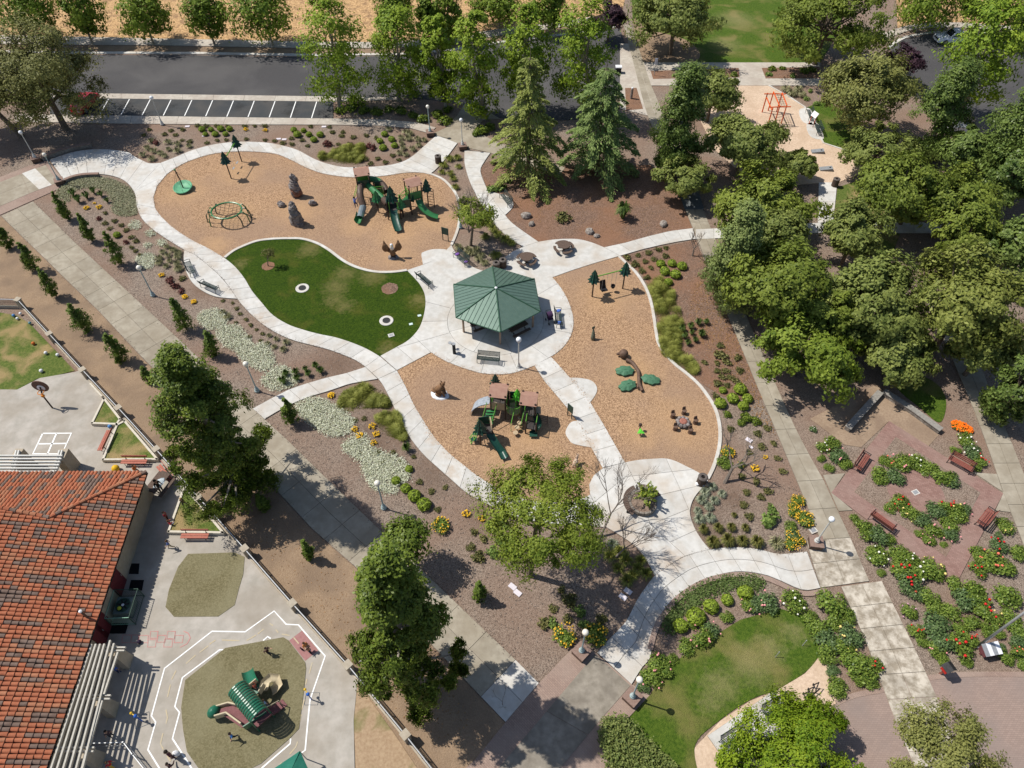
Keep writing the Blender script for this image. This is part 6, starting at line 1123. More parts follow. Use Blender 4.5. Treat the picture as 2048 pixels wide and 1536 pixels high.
def bez(p0, p1, p2, n=8):
    p0, p1, p2 = Vector(p0), Vector(p1), Vector(p2); return [p0 * (1 - t) ** 2 + p1 * 2 * t * (1 - t) + p2 * t * t for t in (i / n for i in range(n + 1))]
def roof_gable(parent, c, w_, d, z, h, rot, m, name='roof'):
    for s in (-1, 1):
        b = B(); b.T = Matrix.Translation((c[0], c[1], z)) @ Matrix.Rotation(rot, 4, 'Z'); b.slabq([(-w_ / 2, s * d / 2, 0), (w_ / 2, s * d / 2, 0), (w_ / 2, 0, h), (-w_ / 2, 0, h)], .05); o = b.obj(name, m, parent)
        for x in (-w_ * .42, w_ * .42): q = B(); q.T = b.T.copy(); q.ball((x, s * d * .42, h * .15 + .06), .09, 7, 5); q.obj('roof_knob', post_m, o)
def tower(parent, c, w_, d, zdeck, hpost, rot, roof=None, panels=(), pm=post_m):
    T = Matrix.Translation((c[0], c[1], 0)) @ Matrix.Rotation(rot, 4, 'Z')
    for sx in (-1, 1):
        for sy in (-1, 1): b = B(); b.T = T; b.tube([(sx * w_ / 2, sy * d / 2, 0), (sx * w_ / 2, sy * d / 2, hpost)], .06, 8); b.obj('post', pm, parent)
    b = B(); b.T = T; b.cb((0, 0, zdeck), (w_, d, .07)); b.obj('deck', coat, parent)
    for side, kind, m in panels:
        b = B(); b.T = T @ Matrix.Rotation(side * R(90), 4, 'Z'); L_ = (w_ if side % 2 == 0 else d) / 2; o = (d if side % 2 == 0 else w_) / 2
        if kind == 'rail':
            for i in range(7): x = -L_ + .1 + i * (2 * L_ - .2) / 6; b.tube([(x, -o, zdeck + .05), (x, -o, zdeck + .95)], .018, 5)
            b.tube([(-L_, -o, zdeck + .95), (L_, -o, zdeck + .95)], .025, 6).tube([(-L_, -o, zdeck + .12), (L_, -o, zdeck + .12)], .02, 5)
        elif kind == 'solid': b.cb((0, -o, zdeck + .5), (2 * L_ - .14, .05, .85))
        elif kind == 'ladder':
            for s in (-.3, .3): b.tube([(s, -o - .75, 0), (s, -o, zdeck), (s, -o, zdeck + .9)], .03, 6)
            for i in range(6): f = (i + .5) / 6; b.tube([(-.3, -o - .75 * (1 - f), zdeck * f), (.3, -o - .75 * (1 - f), zdeck * f)], .025, 5)
        b.obj({'rail': 'railing', 'solid': 'panel', 'ladder': 'ladder'}[kind], m, parent)
    if roof: roof_gable(parent, c, w_ * 1.2, d * 1.3, hpost, .38, rot, roof)
def rel(o, p): a = G(*p); return (a[0] - o[0], a[1] - o[1])
o = G(785, 425); pa = thing('play_tower', 'large climbing structure with tube slides and pine toppers in the upper play area', 'play structure', (*o, .05))
t1 = rel(o, (733, 398)); t2 = rel(o, (831, 415)); hb = rel(o, (790, 432))
tower(pa, t1, 1.3, 1.3, 1.7, 3.25, .25, rooft, [(3, 'ladder', lime), (2, 'solid', lime), (0, 'solid', dkgreen), (1, 'rail', dkgreen)])
tower(pa, ((t1[0] + hb[0]) / 2, (t1[1] + hb[1]) / 2 + .8), 1.0, 1.0, 1.3, 2.1, .2, None, [(0, 'rail', lime), (2, 'solid', dkgreen)])
tower(pa, ((t2[0] + hb[0]) / 2 + .2, (t2[1] + hb[1]) / 2 - .3), .9, .9, 1.0, 1.9, .3, None, [(0, 'solid', dkgreen), (2, 'rail', lime)])
tower(pa, t2, 1.3, 1.3, 1.35, 3.0, .45, rooft, [(2, 'rail', lime), (0, 'solid', grn), (3, 'rail', lime)])
tower(pa, hb, 1.25, 1.25, 1.1, 2.0, .1, None, [(1, 'rail', lime), (3, 'solid', dkgreen)])
cone_tree(pa, (hb[0] - .15, hb[1] + .3), 1.7, 1.7, .75, dkgreen); cone_tree(pa, (hb[0] - 1.7, hb[1] + .5), 1.5, 1.2, .6, grn); cone_tree(pa, (hb[0] + .85, hb[1] - .3), 1.3, 1.1, .55, grn); cone_tree(pa, (t2[0] + 1.35, t2[1] + .1), 2.0, 1.4, .6, dkgreen)
B().tube([(t2[0] + 1.35, t2[1] + .1, 0), (t2[0] + 1.35, t2[1] + .1, 2.4)], .06, 8).obj('post', post_m, pa); B().tube([(hb[0] - 1.7, hb[1] + .5, 0), (hb[0] - 1.7, hb[1] + .5, 1.9)], .06, 8).obj('post', post_m, pa)
e1 = rel(o, (719, 447))
tb = bez((t1[0] - .1, t1[1] - .7, 2.1), (t1[0] - .3, t1[1] - 1.9, 2.0), (e1[0] + .35, e1[1] + 1.5, 1.0), 6)
B().tube(tb, .35, 12, cap=False).obj('tube', tube_b, pa); B().tube([tb[-1], (e1[0] + .18, e1[1] + .8, .6), (e1[0] + .1, e1[1] + .35, .42)], .355, 12, cap=False).obj('tube', M('window_grey', (.16, .2, .22), (.22, .26, .28), 4, rough=.2), pa)
slide(pa, bez((e1[0] + .12, e1[1] + .7, .5), (e1[0] + .05, e1[1] + .1, .22), (e1[0] - .05, e1[1] - .35, .22), 5), .78, grn, 'slide_exit', .42)
tb = bez((t1[0] + .5, t1[1] - .4, 1.9), ((t1[0] + hb[0]) / 2, t1[1] - 1.9, 1.9), (hb[0] - .6, hb[1] + .1, 1.45), 9); B().tube(tb[:5], .34, 12, cap=False).obj('tube', grn, pa); B().tube(tb[4:8], .345, 12, cap=False).obj('tube', grn, pa); B().tube(tb[7:], .35, 12, cap=False).obj('tube', tube_b, pa)
tb = bez((t1[0] + .6, t1[1] + .4, 2.1), (t1[0] + 1.9, t1[1] + .5, 2.0), (t1[0] + 2.4, t1[1] - .9, 1.5), 8); B().tube(tb[:5], .33, 12, cap=False).obj('tube', grn, pa); B().tube(tb[4:], .335, 12, cap=False).obj('tube', tube_b, pa)
e2 = rel(o, (798, 467)); slide(pa, bez((hb[0] + .1, hb[1] - .6, 1.1), (hb[0] + .1, hb[1] - 1.3, .4), (e2[0], e2[1], .25), 7), .75, dkgreen)
for s in (-.42, .42): B().tube([(hb[0] + .1 + s, hb[1] - .6, 0), (hb[0] + .1 + s, hb[1] - .6, 2.0)], .035, 6).obj('grip_bar', lime, pa)
e3 = rel(o, (876, 440)); slide(pa, bez((t2[0] + .5, t2[1] - .6, 1.35), (t2[0] + .9, t2[1] - 2.0, .6), (e3[0], e3[1], .22), 8), .7, grn); B().slabq([(t2[0] - .5, t2[1] - .75, 1.3), (t2[0] + .1, t2[1] - .95, 1.3), (t2[0] + .1, t2[1] - .75, 2.0), (t2[0] - .5, t2[1] - .6, 2.0)], .06).obj('panel', dkgreen, pa)
b = B()
for i in range(7): f = i / 6; p0 = Vector((hb[0] + .6, hb[1] + .3, 1.1)).lerp(Vector((t2[0] - .65, t2[1] - .2, 1.35)), f); b.cb((p0.x, p0.y, p0.z), (.26, .8, .05))
b.obj('bridge', grn, pa); b = B()
for s in (-.4, .4): b.tube([(hb[0] + .6, hb[1] + .3 + s, 1.95), (t2[0] - .65, t2[1] - .2 + s, 2.2)], .03, 6)
b.obj('handrail', lime, pa); b = B()
for k in range(6): b.tube([(t2[0] + 1.4, t2[1] + .1, .3 + k * .32), (t2[0] + 2.0, t2[1] - .05, .3 + k * .32)], .025, 5)
b.tube([(t2[0] + 2.0, t2[1] - .05, 0), (t2[0] + 2.0, t2[1] - .05, 2.2)], .04, 6).obj('ladder', post_m, pa)
# lower play structure
o = G(1030, 850); pb = thing('play_tower', 'small children\'s climbing structure with long dark slide in the lower play area', 'play structure', (*o, .05))
r1 = rel(o, (999, 826)); r2 = rel(o, (1057, 838)); r3 = rel(o, (971, 878))
tower(pb, r1, 1.15, 1.15, 1.05, 2.75, -.15, rooft, [(2, 'solid', woodtan), (1, 'rail', lime), (0, 'solid', woodtan), (3, 'rail', lime)])
tower(pb, r2, 1.1, 1.1, 1.05, 2.5, -.15, rooft, [(2, 'rail', lime), (3, 'rail', lime), (0, 'rail', dkgreen), (1, 'solid', dkgreen)])
tower(pb, ((r1[0] + r2[0]) / 2, (r1[1] + r2[1]) / 2 + .55), .8, .8, .9, 1.9, 0, None, [(2, 'solid', dkgreen), (0, 'rail', lime)])
tower(pb, (r2[0] + .2, r2[1] - 1.1), .8, .8, .6, 1.5, -.15, None, [(3, 'rail', lime), (1, 'rail', lime)])
tower(pb, r3, .95, .95, 1.25, 1.6, .2, None, [(3, 'ladder', lime), (2, 'solid', dkgreen), (1, 'solid', woodtan)], post_m)
cone_tree(pb, (r1[0] - .3, r1[1] + 1.0), 2.2, 1.35, .55, dkgreen); B().tube([(r1[0] - .3, r1[1] + 1.0, 0), (r1[0] - .3, r1[1] + 1.0, 2.6)], .06, 8).obj('post', post_m, pb)
cone_tree(pb, (r2[0] - .9, r2[1] + .5), 2.0, 1.1, .45, brgreen); B().tube([(r2[0] - .9, r2[1] + .5, 0), (r2[0] - .9, r2[1] + .5, 2.3)], .06, 8).obj('post', post_m, pb)
cone_tree(pb, (r3[0] - .35, r3[1] - .3), 1.5, 1.35, .6, dkgreen)
b = B(); b.T = Matrix.Translation(((r1[0] + r2[0]) / 2, (r1[1] + r2[1]) / 2 - .1, 0)) @ Matrix.Rotation(-.1, 4, 'Z'); b.lathe([(.62, .95), (.62, 1.02)], 16).obj('deck', woodtan, pb)
b = B()
for k in range(12): a = -math.pi * k / 11; b.tube([((r1[0] + r2[0]) / 2 + .62 * math.cos(a), (r1[1] + r2[1]) / 2 - .1 + .62 * math.sin(a), 1.0), ((r1[0] + r2[0]) / 2 + .62 * math.cos(a), (r1[1] + r2[1]) / 2 - .1 + .62 * math.sin(a), 1.75)], .025, 5)
b.tube([((r1[0] + r2[0]) / 2 + .62 * math.cos(a), (r1[1] + r2[1]) / 2 - .1 + .62 * math.sin(a), 1.75) for a in np.linspace(0, -math.pi, 12)], .03, 6).obj('railing', lime, pb)
es = rel(o, (1009, 922)); slide(pb, bez((r3[0] + .3, r3[1] - .35, 1.25), (r3[0] + .7, r3[1] - 1.0, .75), (es[0] - .25, es[1] + .55, .28), 6) + [Vector((es[0], es[1], .24))], .6, dkgreen, 'slide', .2)
es = rel(o, (1067, 870)); slide(pb, bez((r2[0] + .45, r2[1] - .5, 1.05), (r2[0] + 1.05, r2[1] - 1.2, .55), (es[0] - .05, es[1] + .1, .25), 7), .55, dkgreen, 'slide', .22)
B().cb((es[0] - .02, es[1] - .1, .24), (.6, .55, .08)).obj('slide_exit', dkgreen, pb)
b = B()
for i in range(6): f = (i + .5) / 6; b.cb((r1[0] - .95 + f * .35, r1[1] - 1.5 + f * 1.0, .12 + f * .9), (.75, .2, .05))
b.obj('stairs', grn, pb); b = B()
for s in (-.4, .4): b.tube([(r1[0] - 1.0 + s, r1[1] - 1.6, .75), (r1[0] - .55 + s, r1[1] - .5, 1.9)], .03, 6).tube([(r1[0] - 1.0 + s, r1[1] - 1.6, 0), (r1[0] - 1.0 + s, r1[1] - 1.6, .75)], .03, 6)
b.obj('handrail', lime, pb)
fin = M('grey_blue_rock_plastic', (.22, .25, .28), (.36, .39, .43), 6, rough=.7); b = B(); n = 8
top_ = [Vector((r1[0] - .7 - 1.5 * math.sin(t), r1[1] + .35 - .15 * t, 1.15 * math.cos(t) + .05)) for t in np.linspace(0, 1.5, n)]; vs = []
for v in top_: vs += [v + Vector((.1, .42, 0)), v + Vector((-.1, -.42, 0))]
b.add(vs + [v - Vector((0, 0, .08)) for v in vs], [(2 * i, 2 * i + 2, 2 * i + 3, 2 * i + 1) for i in range(n - 1)] + [(2 * n + 2 * i, 2 * n + 2 * i + 1, 2 * n + 2 * i + 3, 2 * n + 2 * i + 2) for i in range(n - 1)] + [(2 * i, 2 * n + 2 * i, 2 * n + 2 * i + 2, 2 * i + 2) for i in range(n - 1)] + [(2 * i + 1, 2 * i + 3, 2 * n + 2 * i + 3, 2 * n + 2 * i + 1) for i in range(n - 1)]).obj('climbing_ramp', fin, pb)
for i, p in enumerate(((1040, 846), (1039, 855), (1034, 862), (1031, 871))): q_ = rel(o, p); B().lathe([(.05, 0), (.05, .28 + .12 * (3 - i)), (.2, .3 + .12 * (3 - i)), (.2, .35 + .12 * (3 - i))], 12, (q_[0], q_[1], 0)).obj('stepping_pod', woodtan, pb)
for pa_, pb_ in (((1022, 863), (1032, 835)), ((1042, 862), (1050, 842))): a, c = rel(o, pa_), rel(o, pb_); B().tube([(*a, 0), (a[0], a[1], .9), (*c, 1.9), (*c, 1.0)], .03, 6).obj('grip_bar', lime, pb)
B().cb((r2[0] + .75, r2[1] + .1, .95), (.4, .7, .06)).obj('deck', woodtan, pb); b = B()
for k in range(4): b.tube([(r2[0] + .95, r2[1] - .35, .25 + .22 * k), (r2[0] + 1.45, r2[1] - .5, .25 + .22 * k)], .02, 5)
b.tube([(r2[0] + 1.45, r2[1] - .5, 0), (r2[0] + 1.45, r2[1] - .5, 1.1)], .025, 5).obj('ladder', post_m, pb)
for dx, dy, z in ((-.75, .1, .55), (-.85, -.3, .3), (-.6, .35, .85)): B().lathe([(.2, z), (.24, z + .06)], 8, (r3[0] + dx, r3[1] + dy, 0)).obj('climbing_pod', dkgreen, pb)
# statues: eagle, howling coyote, small animals
furb = M('carved_brown', (.16, .085, .045), (.27, .16, .09), 7, rough=.8, bump=.4); furw = M('carved_white', (.68, .68, .70), (.78, .78, .79), 5, rough=.7)
x, y = G(787, 516); r = thing('eagle_statue', 'carved eagle statue with raised wings and white head', 'statue', (x, y, .05), .15)
b = B(); b.ball((0, 0, .75), .36, 12, 9, sc=(.8, .75, 1.35)); b.ball((0, .1, .4), .3, 10, 7, sc=(.9, .8, .8)); b.slabq([(-.22, .15, .35), (.22, .15, .35), (.3, .42, .05), (-.3, .42, .05)], .06); b.obj('body', furb, r, shade=True)
for s in (-1, 1):
    w_ = B(); n = 7
    for k in range(n):
        f = k / (n - 1); a = Vector((s * .22, .02 + .1 * f, .55 + .25 * f)); e = Vector((s * (.95 - .25 * f), .1 + .18 * f, 1.05 + .75 * f)); d = (e - a); w_.slabq([a, a + Vector((0, -.02, .2)), e + Vector((0, -.02, .12)), e], .05 if s > 0 else -.05)
    w_.ball((s * .62, .06, 1.22), .42, 10, 8, sc=(.75, .3, 1.15)); w_.obj('wing', furb, r)
B().tube([(0, -.02, 1.1), (0, -.08, 1.42), (0, -.1, 1.58)], [.2, .16, .13], 10).ball((0, -.12, 1.62), .15, 10, 7).obj('head', furw, r, shade=True); B().tube([(0, -.24, 1.62), (0, -.36, 1.57)], [.055, .01], 6).obj('beak', M('beak_yellow', (.6, .42, .05)), r)
for s in (-.16, .16): B().tube([(s, 0, .35), (s, -.06, .1)], .07, 6).ball((s, -.1, .08), .1, 7, 5, sc=(1, 1.3, .7)).obj('talon', post_m, r)
B().ball((0, .05, .02), .55, 10, 6, sc=(1, .8, .25), bumpy=.1, seed=2).obj('rock_base', rockg, r)
x, y = G(880, 790); r = thing('coyote_statue', 'brown howling coyote statue seated on a pale stone', 'statue', (x, y, .05), -.3, None, 1.35); b = B()
b.ball((-.02, 0, .36), .27, 12, 8, sc=(1.15, .85, .95)); b.tube([(-.08, 0, .4), (.1, 0, .72), (.22, 0, .98)], [.27, .21, .13], 12); b.ball((.26, 0, 1.05), .135, 10, 7); b.tube([(.27, 0, 1.08), (.36, 0, 1.24), (.4, 0, 1.33)], [.095, .065, .04], 9)
for s in (-1, 1): b.tube([(.2, s * .12, .6), (.3, s * .12, .28), (.33, s * .12, .06)], [.1, .065, .06], 7); b.ball((-.02, s * .2, .2), .16, 8, 6, sc=(1.3, .6, .9)); b.tube([(.17, s * .07, 1.12), (.1, s * .1, 1.26)], [.05, .01], 5)
b.tube([(-.3, 0, .15), (-.5, .1, .1), (-.55, .3, .12)], [.08, .09, .03], 7); b.obj('coyote', furb, r, shade=True); B().ball((0, 0, -.02), .6, 12, 6, sc=(1, .75, .24), bumpy=.08, seed=3).obj('stone', furw, r)
x, y = G(1186, 680); r = thing('fish_statue', 'slim grey-green upright fish sculpture in the east play area', 'statue', (x, y, .05), .4); B().tube([(0, 0, 0), (0, .05, .25), (.02, .1, .6), (.05, .2, .95), (.06, .25, 1.15)], [.16, .2, .16, .08, .03], 9).obj('body', M('weathered_green', (.10, .11, .075), (.17, .18, .13), 8), r, shade=True)
B().slabq([(-.1, .24, 1.1), (.2, .26, 1.1), (.22, .3, 1.32), (-.08, .28, 1.32)], .03).obj('tail', M('weathered_green', (0, 0, 0)), r)
x, y = G(1150, 932); r = thing('deer_statue', 'small brown and cream spring animal in the lower play area', 'statue', (x, y, .05), 1.2); b = B(); b.ball((0, 0, .5), .22, 10, 7, sc=(1.6, .8, .8)); b.tube([(.28, 0, .55), (.4, 0, .85), (.52, 0, .88)], [.12, .09, .05], 8); b.tube([(.4, .06, .9), (.36, .14, 1.1)], [.035, .01], 5).tube([(.4, -.06, .9), (.36, -.14, 1.1)], [.035, .01], 5)
for sx in (-.22, .22):
    for sy in (-.1, .1): b.tube([(sx, sy, .45), (sx, sy, 0)], [.06, .04], 6)
b.obj('animal', M('fawn', (.30, .19, .12), (.62, .50, .40), 5), r, shade=True)
# acorn, twig and leaves
acm = M('acorn_brown', (.10, .06, .042), (.17, .11, .08), 6, rough=.6, bump=.2); x, y = G(1246, 714); r = thing('acorn_sculpture', 'big brown acorn sculpture in the east play area', 'play sculpture', (x, y, .05)); B().ball((0, 0, .38), .4, 14, 10).obj('nut', acm, r, shade=True); B().ball((-.42, .05, .3), .16, 8, 6, sc=(1.2, .8, .9)).obj('stem', acm, r, shade=True)
tw = [V3(p, 0) for p in smooth([(1252, 724), (1262, 728), (1270, 737), (1276, 748), (1277, 762), (1278, 772), (1282, 782), (1284, 785)])]; o = tw[0]; r = thing('log_sculpture', 'long curved brown twig beam from the acorn', 'play sculpture', (o.x, o.y, .05)); rad = [.17 - .001 * i for i in range(len(tw))]
B().tube([p - o + Vector((0, 0, .2)) for p in tw], rad, 10).obj('beam', acm, r, shade=True); B().tube([tw[-14] - o + Vector((0, 0, .2)), tw[-8] - o + Vector((-.3, 0, .25))], [.12, .08], 8).obj('knot', acm, r)
leafp = M('leaf_sculpture_green', (.055, .15, .085), (.09, .2, .12), 5, rough=.55)
for (p, a, lb) in (((1250, 745), .1, 'green leaf stepping pad left of the twig, upper one'), ((1255, 774), .5, 'green leaf stepping pad left of the twig, lower one'), ((1299, 762), 2.9, 'green leaf stepping pad right of the twig')):
    b = B(); n = 20; rim = [(.72 * (1 + .12 * math.cos(t * 7)) * math.cos(t) * (1.0 if math.cos(t) > 0 else 1.15), .52 * (1 + .12 * math.cos(t * 7)) * math.sin(t)) for t in np.linspace(0, 2 * math.pi * (1 - 1 / n), n)]
    b.add([(x, y, .22) for x, y in rim] + [(x * .5, y * .5, .36) for x, y in rim] + [(0, 0, .38)] + [(x * .9, y * .9, .0) for x, y in rim], [(i, (i + 1) % n, n + (i + 1) % n, n + i) for i in range(n)] + [(n + i, n + (i + 1) % n, 2 * n) for i in range(n)] + [(2 * n + 1 + i, 2 * n + 1 + (i + 1) % n, (i + 1) % n, i) for i in range(n)])
    r = prop(b.obj('leaf_sculpture', leafp, None, (*G(*p), .05), a), lb, 'play sculpture'); B().tube([(-.8, 0, .22), (0, 0, .4), (.7, 0, .25)], .025, 5).obj('vein', leafp, r)
# stump seats around a stone flower, spring toy
x, y = G(1365, 848); r = thing('flower_table', 'grey stone flower table with red centre in the east play area', 'play sculpture', (x, y, .05))
for k in range(9): a = k * 2 * math.pi / 9; B().ball((.42 * math.cos(a), .42 * math.sin(a), .2), .19, 8, 6, sc=(1, 1, .9)).obj('petal', rockg, r, shade=True)
B().lathe([(.3, 0), (.3, .34), (.2, .4)], 14).obj('centre', M('flower_red', (.28, .10, .07), (.36, .16, .12), 9), r)
for p, lb in (((1345, 835), 'stump seat left of the flower table'), ((1367, 828), 'stump seat behind the flower table'), ((1390, 847), 'stump seat right of the flower table'), ((1350, 860), 'stump seat in front left of the flower table'), ((1380, 866), 'stump seat in front right of the flower table')):
    r = thing('stump_seat', lb, 'seat', (*G(*p), .05), .3); B().lathe([(.2, 0), (.17, .2), (.19, .42), (.12, .44)], 11).obj('seat', acm, r); B().slabq([(-.16, .14, .4), (.16, .14, .4), (.12, .2, .68), (-.12, .2, .68)], .05).obj('backrest', acm, r)
x, y = G(1280, 872); r = thing('spring_toy', 'dark figure beside a bright green leaf seat on a spring', 'play equipment', (x, y, .05)); B().tube([(.05 * math.cos(t), .05 * math.sin(t), t * .018) for t in np.linspace(0, 22, 60)], .015, 4).obj('spring', bmet, r)
b = B(); b.add([(-.3, -.1, .42), (.3, -.1, .42), (0, .42, .44), (0, .08, .5)], [(0, 1, 3), (1, 2, 3), (2, 0, 3), (2, 1, 0)]); b.obj('seat', brgreen, r); B().tube([(0, .45, 0), (0, .5, .6)], .05, 6).ball((0, .55, .68), .14, 8, 6).tube([(-.18, .5, .55), (.18, .5, .55)], .03, 5).obj('handle', post_m, r)
# ------------------------------------------------------------------ fitness court
orange = M('orange_enamel', (.60, .085, .015), (.68, .11, .02), 5, rough=.4); x, y = G(1545, 240); r = thing('fitness_frame', 'orange climbing frame with cargo net on the granite court', 'fitness equipment', (x, y, .05)); g_ = lambda p, z: Vector((*(np.array(G(p[0], p[1])) - np.array((x, y))), z))
for pa_, pt in (((1524, 225), 2.4), ((1536, 222), 2.4), ((1553, 224), 2.4), ((1548, 250), 2.4), ((1535, 252), 2.3), ((1562, 248), 2.3)):
    B().tube([g_(pa_, 0), g_(pa_, pt)], .07, 8).obj('post', orange, r)
for a, c, z in (((1518, 225), (1560, 225), 2.3), ((1529, 251), (1570, 250), 2.25), ((1536, 222), (1548, 251), 2.35), ((1553, 224), (1562, 249), 2.35), ((1524, 225), (1535, 252), 1.9)): B().tube([g_(a, z), g_(c, z)], .065, 8).obj('beam', orange, r)
b = B()
for k in range(7): f = k / 6; b.tube([g_((1537 + 11 * f, 223 + 27 * f), 2.3), g_((1554 + 8 * f, 225 + 24 * f), 2.3)], .02, 4)
for f in (0, .33, .66, 1): b.tube([g_((1537 + 17 * f, 223 + 2 * f), 2.3), g_((1548 + 14 * f, 250 - f), 2.3)], .02, 4)
b.obj('net', netm, r)
for z in (.5, .9, 1.3): B().tube([g_((1548, 250), z), g_((1562, 248), z)], .025, 5).obj('rung', bmet, r)
x, y = G(1620, 252); r = thing('notice_board', 'white tilted notice board on orange legs at the granite court', 'sign', (x, y, .05), R(-65)); B().slabq([(-.4, 0, 1.1), (.4, 0, 1.1), (.4, .35, 1.6), (-.4, .35, 1.6)], .04).obj('panel', whitep, r)
for s in (-.35, .35): B().tube([(s, .1, 0), (s, .15, 1.25)], .04, 6).obj('leg', orange, r)
cornm = M('board_grey', (.20, .21, .22), (.27, .28, .29), 6, rough=.6)
for p, lb in (((1634, 305), 'grey cornhole board on the granite court, upper one'), ((1651, 340), 'grey cornhole board on the granite court, lower one')):
    r = thing('cornhole_board', lb, 'game board', (*G(*p), .05), R(-4)); b = B(); b.add([(-.65, -.32, 0), (.65, -.32, 0), (.65, .32, 0), (-.65, .32, 0), (-.65, -.32, .1), (.65, -.32, .32), (.65, .32, .32), (-.65, .32, .1)], [(3, 2, 1, 0), (4, 5, 6, 7), (0, 1, 5, 4), (1, 2, 6, 5), (2, 3, 7, 6), (3, 0, 4, 7)]); b.obj('deck', cornm, r)
    b = B(); b.T = Matrix.Translation((.4, 0, .29)) @ Matrix.Rotation(-.168, 4, 'Y'); b.lathe([(.1, 0), (.1, .008)], 14).obj('hole', bmet, r)
x, y = G(1308, 152); r = thing('post_sign', 'small pale sign on a post in the flower bed by the far lawn', 'sign', (x, y, .09)); B().tube([(0, 0, 0), (0, 0, 1.9)], .035, 6).obj('post', greym, r); B().box(-.16, -.02, 1.4, .16, .02, 2.2).obj('panel', M('pale_blue_print', (.45, .5, .65), (.7, .72, .78), 4), r)
x, y = G(1262, 198); r = thing('bollard', 'grey upright bollard in the small post bed', 'bollard', (x, y, .09)); B().lathe([(.16, 0), (.16, 1.15), (.1, 1.25)], 10).obj('body', M('bollard_grey', (.22, .18, .16), (.3, .26, .24), 6), r); B().ball((0, 0, 1.3), .14, 10, 7).obj('cap', whitep, r)
x, y = G(1236, 146); r = thing('litter_bin', 'black and white bin where the cross walk meets the road', 'bin', (x, y, .08)); B().box(-.35, -.3, 0, .35, .3, .7).obj('body', bmet, r); B().box(-.4, -.35, .7, .4, .35, .82).obj('lid', whitep, r)
x, y = G(1915, 262); r = thing('utility_pad', 'white utility box half hidden under the evergreens', 'utility box', (x, y, 0)); B().box(-1.2, -.5, 0, 1.2, .5, .7).obj('body', whitep, r); B().box(-1.25, -.55, .7, 1.25, .55, .76).obj('lid', greym, r)
sheet('drain_slab', [(1353, 374), (1397, 382), (1408, 420), (1370, 420)], .09, M('dark_slate', (.10, .11, .115), (.15, .16, .165), 4))
# ------------------------------------------------------------------ vehicles
glassm = M('car_glass', (.015, .02, .03), rough=.08, spec=.6); tyre = M('tyre', (.015, .015, .016), rough=.8); rimm = M('alloy', (.4, .4, .42), rough=.35, metal=.8)
def loft(b, secs, mi=0):
    n = len(secs[0]); vs = [v for s in secs for v in s]; fs = [(i * n + k, i * n + (k + 1) % n, (i + 1) * n + (k + 1) % n, (i + 1) * n + k) for i in range(len(secs) - 1) for k in range(n)]
    b.add(vs, fs + [tuple(range(n))[::-1], tuple(range((len(secs) - 1) * n, len(secs) * n))], mi); return b
def car(p, rot, paint, lb, pickup=False):
    r = thing('pickup_truck' if pickup else 'car', lb, 'truck' if pickup else 'car', (*G(*p), .04), rot); L_ = 5.2 if pickup else 4.4; h = .95 if pickup else .82; b = B(); secs = []
    for f, zt, wv in ((-.5, .62, .8), (-.47, .8, .88), (-.2, .92, .93), (0, h + .02, .94), (.3, h, .94), (.46, h, .92), (.5, .75, .85)):
        x = f * L_; secs.append([(x, -wv, .32), (x, wv, .32), (x, wv, zt * .75), (x, wv * .93, zt), (x, -wv * .93, zt), (x, -wv, zt * .75)])
    loft(b, secs).obj('body', paint, r)
    c = B(); x0, x1, x2, x3 = (-1.15, -.5, .55, .75) if pickup else (-1.1, -.45, .9, 1.75); zt = 1.6 if pickup else 1.38
    c.add([(x0, -.84, h), (x3, -.84, h), (x3, .84, h), (x0, .84, h), (x1, -.68, zt), (x2, -.68, zt), (x2, .68, zt), (x1, .68, zt)], [(4, 5, 6, 7), (0, 1, 5, 4), (1, 2, 6, 5), (2, 3, 7, 6), (3, 0, 4, 7)]); c.obj('cabin', paint, r)
    w_ = B(); w_.add([(x0 + .06, -.72, h + .04), (x0 + .06, .72, h + .04), (x1 - .04, .6, zt - .06), (x1 - .04, -.6, zt - .06)], [(0, 1, 2, 3)]); w_.v = [(v[0] - .02, v[1], v[2] + .015) for v in w_.v]; w_.obj('windscreen', glassm, r)
    for s in (-1, 1): w_ = B(); w_.add([(x0 + .3, s * .845, h + .06), (x3 - .12, s * .845, h + .06), (x2 - .05, s * .705, zt - .08), (x1 + .08, s * .705, zt - .08)], [(0, 1, 2, 3)]); w_.v = [(v[0], v[1] + s * .012, v[2]) for v in w_.v]; w_.obj('side_window', glassm, r)
    if pickup: B().box(.9, -.78, h - .3, 2.5, .78, h + .01).obj('bed_floor', bmet, r); B().box(-2.6, -.7, .5, -2.58, .7, .75).obj('grille', bmet, r)
    for x in (-L_ * .31, L_ * .31):
        for s in (-1, 1):
            t = B(); t.T = Matrix.Translation((x, s * .86, .34)) @ Matrix.Rotation(R(90), 4, 'X'); t.lathe([(.34, -.11), (.35, 0), (.34, .11)], 16); w0 = t.obj('wheel', tyre, r); t = B(); t.T = Matrix.Translation((x, s * .86, .34)) @ Matrix.Rotation(R(90), 4, 'X'); t.lathe([(.21, -.125), (.21, .125)], 12); t.obj('rim', rimm, w0)
    for s in (-.62, .62): B().cb((-L_ / 2 + .03, s, .66), (.08, .3, .14)).obj('headlight', M('lamp_lens', (.7, .72, .75), rough=.1), r); B().cb((L_ / 2 - .03, s, .66), (.08, .25, .16)).obj('tail_light', M('tail_red', (.35, .01, .01), rough=.2), r)
car((172, 215), R(82), M('red_car_paint', (.30, .01, .015), rough=.2, spec=.6), 'red car parked under the pine in the first bay'); car((1905, 84), R(4), M('white_car_paint', (.72, .76, .82), rough=.2, spec=.6), 'white pickup parked at the road bend', True)
